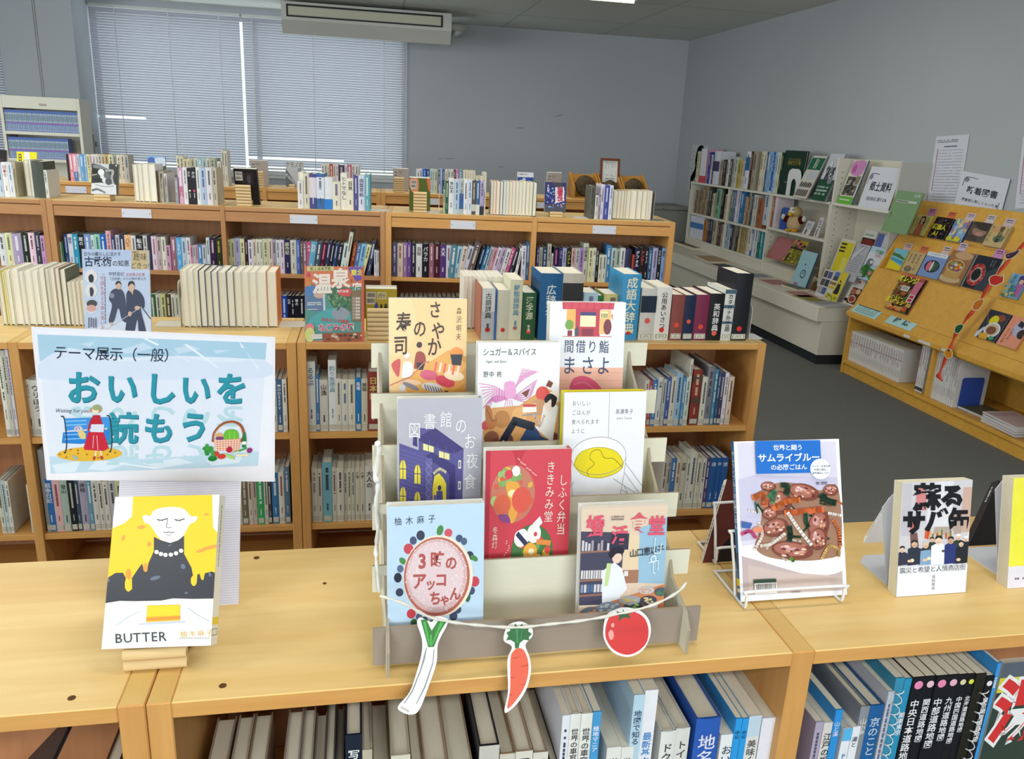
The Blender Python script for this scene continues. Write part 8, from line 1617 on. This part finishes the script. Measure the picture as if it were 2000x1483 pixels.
def d_mag(a): a.rectu(0, 0, 1, 1, 'c4cce0'); a.rectu(0, 0, 1, .02, '8a94b0'); a.scribble(.1, .07, .6, .11, '445', 1, 3); a.scribble(.2, .2, .9, .25, '445', 1, 5); a.ell(.14, .07, .04, .03, '334'); a.rectu(.7, .5, .8, .85, 'b83c44'); a.blob([(.8, .05), (1, .1), (1, .6), (.85, .5)], '8ab08c'); a.rectu(.55, .85, 1, .88, '334')
u0, z1 = RK.hit(1600+1302*.21575, 560+640*.21575, .03)
cover_book('back_issue', 'pale blue back issue facing out behind the blue and white bookends', 'magazine', GM, RK.P(u0+.006, .03, z1), RK.ex*.0+(RK.ex*.55+RK.ey*.84).normalized(), Vector((0, 0, -1)), .21, z1-.099, .004, d_mag, ((0, 0), (1, 0), (0, 1)), 'L', 'ccd', eps=.0003) if False else None
t = thing('bookend', 'blue bookend closing the magazines in the second cubby', 'bookend', RK.P(u0+.004, .06, .0988), RK.rz, 'metal bookends')
m = MB(); m.prism([(0, 0), (.15, 0), (.15, .18), (.14, .19), (.01, .19), (0, .18)], (0, 0, 0), (0, 1, 0), (0, 0, 1), (1, 0, 0), .002); m.build('upright_plate', 'blue_metal', t)
m = MB(); m.box((.002, 0, 0), (.09, .15, .001)); m.build('foot_plate', 'blue_metal', t)
def lymag(label, px, py, w, d, h, rot, cols, z0_, n):
    p = onz(px, py, z0_)
    for i in range(n):
        t = thing('back_issue', label[i] if isinstance(label, (list, tuple)) else label, 'magazine', (p.x+rnd_(i+px)*.012, p.y+rnd_(i*3+px)*.012, z0_+i*(h+.0005)+.0005), rot+(rnd_(i*7+px)-.5)*.06, 'magazines lying in the second cubby')
        m = MB(); m.bbox((-w/2, -d/2, 0), (w/2, d/2, h), 'dcdcdc', r=.0008); a = Art(m, (-w/2, d/2, h), (1, 0, 0), (0, -1, 0), w, d, eps=.0001); a.rectu(0, 0, 1, 1, cols[i % len(cols)])
        if i == n-1: [a.ell(rnd_(k_+i), rnd_(k_+3), .16, .1, ('4a4a2c', '6a5a40', '8a8a50')[k_ % 3], 8) for k_ in range(12)] if cols[0] == '5c5c3c' else a.scribble(.1, .1, .9, .3, 'a89', 2, 4)
        m.build('cover', 'print', t)
lymag(['lower magazine lying before the blue bookend', 'upper magazine with a dark green cover lying before the blue bookend'], 1912, 803, .20, .27, .006, .05, ['8a8a84', '5c5c3c'], .099, 2)
lymag(['%s magazine from the bottom of the near pile' % ordn(i+1) for i in range(8)], 1978, 840, .20, .27, .0075, -.06, ['d8d4d4', 'd0b8b8'], .099, 8)

# red ribbon with paper vegetables down the rack
GP = Vector((RK.o.x-.055, 0, .45)); GD_ = Vector((.17, 0, .56)).normalized(); GN_ = Vector((-GD_.z, 0, GD_.x))
def gp(px, py, off=0): return onplane(px, py, GP+GN_*off, GN_)
rp = [x7(1790, 40), x7(1640, 200), x7(1510, 340), x7(1400, 480), x7(1290, 640), x7(1170, 840), x7(1050, 990), x7(950, 1120), x7(890, 1230), x7(830, 1380), (1838, 722), (1833, 735), (1841, 745)]
P = [gp(*q) for q in rp]; P = [Vector(q) for q in spline([tuple(p) for p in P], 4, False)]
m = MB(); wd = [.012+.006*math.sin(i*.9) for i in range(len(P))]
side = [p+RK.ex*(w_*1.1)+GD_*(w_*.4) for p, w_ in zip(P, wd)]; sid2 = [p-RK.ex*(w_*1.1)-GD_*(w_*.4) for p, w_ in zip(P, wd)]; n_ = len(P)
bk = [p-GN_*.001 for p in side]; bk2 = [p-GN_*.001 for p in sid2]
m.grid(side+sid2+bk+bk2, [(i, i+1, n_+i+1, n_+i) for i in range(n_-1)]+[(2*n_+i+1, 2*n_+i, 3*n_+i, 3*n_+i+1) for i in range(n_-1)]+[(i+1, i, 2*n_+i, 2*n_+i+1) for i in range(n_-1)]+[(n_+i, n_+i+1, 3*n_+i+1, 3*n_+i) for i in range(n_-1)], 'd04426', 0, True)
tag(m.build('ribbon', 'gloss'), 'red ribbon hanging down the front of the oak rack', 'ribbon')
def rcut(name, label, f, outline, col, extra=()):
    o3 = [gp(*f(*q), .003) for q in spline(outline, 4, True)]; c = sum(o3, Vector())/len(o3); eyv = GD_
    M = Matrix((RK.ex, eyv, RK.ex.cross(eyv))).transposed().to_4x4(); M.translation = c
    t = thing(name, label, 'paper cut-out', group='paper vegetables on the red ribbon', M=M); sg = 1 if RK.ex.cross(eyv).dot(GN_) > 0 else -1
    uv = [((p-c).dot(RK.ex), (p-c).dot(eyv)) for p in o3]
    m = MB(); m.prism(uv, (0, 0, 0), (1, 0, 0), (0, 1, 0), (0, 0, sg), .0012, 'd8ccb0'); m.build('card', 'print', t)
    m = MB(); k_ = .86; q = [(u*k_, v*k_) for u, v in uv]; tri = tessellate_polygon([[Vector((u, v, 0)) for u, v in q]])
    for f_ in tri: m.face([(q[i][0], q[i][1], sg*.0016) for i in f_], col)
    for j, (pts, c2) in enumerate(extra):
        q = [((gp(*f(*p), .003)-c).dot(RK.ex), (gp(*f(*p), .003)-c).dot(eyv)) for p in pts]; tri = tessellate_polygon([[Vector((u, v, 0)) for u, v in q]])
        for f_ in tri: m.face([(q[i][0], q[i][1], sg*(.002+.0003*j)) for i in f_], c2)
    m.build('print', 'gloss', t)
rcut('paper_eggplant', 'paper cut-out purple eggplant on the red ribbon', x7, [(1495, 255), (1510, 225), (1560, 210), (1620, 195), (1665, 172), (1692, 180), (1660, 220), (1620, 255), (1570, 285), (1520, 290)], '3c1438', [([(1650, 185), (1680, 178), (1660, 205)], '5a4c50'), ([(1530, 245), (1560, 232), (1562, 240), (1535, 255)], '8a6a88')])
rcut('paper_pepper', 'paper cut-out red bell pepper on the red ribbon', x7, [(1305, 530), (1330, 490), (1390, 475), (1440, 485), (1475, 470), (1490, 480), (1485, 560), (1440, 590), (1385, 612), (1320, 595)], 'c0281c', [([(1440, 490), (1475, 478), (1480, 495), (1450, 505)], 'a8a860')])
rcut('paper_sweet_potato', 'paper cut-out orange sweet potato on the red ribbon', x7, [(1105, 870), (1130, 810), (1185, 775), (1240, 762), (1250, 800), (1220, 860), (1170, 905), (1115, 905)], 'c46c18')
rcut('paper_green_pepper', 'paper cut-out green pepper on the red ribbon', x7, [(892, 1150), (905, 1100), (945, 1075), (990, 1070), (1005, 1095), (980, 1140), (940, 1185), (900, 1180)], '14502c')
x8 = lambda x, y: (1780+x*.14835, 640+y*.14835)
rcut('paper_pumpkin', 'paper cut-out orange pumpkin low on the red ribbon', x8, [(430, 345), (445, 300), (490, 278), (535, 300), (548, 360), (520, 405), (465, 405)], 'd08c1c', [([(480, 285), (510, 290), (500, 318), (475, 312)], '2c2c24'), ([(470, 315), (475, 315), (474, 385), (468, 385)], 'a86810'), ([(505, 315), (510, 315), (510, 385), (504, 385)], 'a86810')])

# ================================================================== cream rack of comics in front of the pillar
Yc = 8.0
cl, cr = ony(2, 215, Yc), ony(154, 193, Yc); zt_c = ony(150, 193, Yc).z
x0, x1 = cl.x-.01, cr.x; Dc = .28
ck = thing('cream_rack', 'cream steel rack full of slim blue comics in front of the pillar', 'rack', (x0, Yc, 0))
Wc = x1-x0
for x in (0, Wc-.025):
    m = MB(); m.bbox((x, 0, 0), (x+.025, Dc, zt_c), r=.002); m.build('side_panel', 'cream_metal', ck)
z_a = ony(155, 217, Yc).z; z_s1 = ony(150, 261, Yc).z; z_s2 = ony(128, 312, Yc).z
m = MB(); m.bbox((.0255, 0, z_a), (Wc-.0255, .02, zt_c), r=.001); m.build('header_panel', 'cream_metal', ck)
m = MB(); m.box((.0255, .021, zt_c-.02), (Wc-.0255, Dc, zt_c)); m.build('top_panel', 'cream_metal', ck)
m = MB(); m.box((.0255, Dc-.015, .1), (Wc-.0255, Dc-.005, zt_c-.021)); m.build('back_panel', 'cream_metal', ck)
for z_ in (z_s1, z_s2, z_s2-.34, z_s2-.68):
    m = MB(); m.bbox((.0255, .0, z_-.028), (Wc-.0255, Dc-.016, z_), r=.001); m.build('shelf', 'cream_metal', ck)
m = MB(); px_ = ony(83, 200, Yc).x-x0; m.box((px_-.03, -.0008, zt_c-.075), (px_+.03, -.0002, zt_c-.055), 'b4ae9a'); m.build('name_plate', 'painted', ck)
def comic(i):
    m = MB(); t_, h_ = .0135, .176
    m.box((0, 0, 0), (t_, .112, h_), '6c84c4'); a = Art(m, (0, -.0003, h_), (1, 0, 0), (0, 0, -1), t_, h_, eps=.0004)
    a.rectu(0, 0, 1, .12, '5c78bc'); a.rectu(.15, .14, .85, .56, ('c4d4dc', 'b4c8d4', 'ccd8c8')[i]); a.rectu(.25, .22, .75, .48, ('8aa4c8', '94a878', '88a4b4')[i]); a.rectu(0, .58, 1, .63, 'b474c0'); a.rectu(.2, .66, .8, .9, ('a8c0dc', 'b8c8d4', 'b0c4d8')[i]); a.rectu(0, .92, 1, .95, 'd0d8e4')
    return m.build('comic_book', 'print')
protos = []
for row_i, (z_, xa, xb, n_, lab) in enumerate(((z_s1, 3.5, 157, 44, 'slim blue comic in the full upper row of the cream rack'), (z_s2, 11, 134, 37, 'slim blue comic in the lower row of the cream rack'))):
    ua, ub = ony(xa, 240+50*row_i, Yc).x, ony(xb, 245+50*row_i, Yc).x; ua = max(ua, x0+.027); ub = min(ub, x1-.027); st = (ub-ua)/n_
    for i in range(n_):
        k_ = (i*7+row_i*3) % 3
        if len(protos) < 3: o = comic(len(protos)); protos.append(o)
        else: o = protos[k_].copy(); COL.objects.link(o)
        o.location = (ua+st*i, Yc+.012, z_+.0004); o.scale = (min(st*.96/.0135, 1.1), 1, 1); tag(o, lab, 'comic', 'blue comics, %s row' % ('upper', 'lower')[row_i])
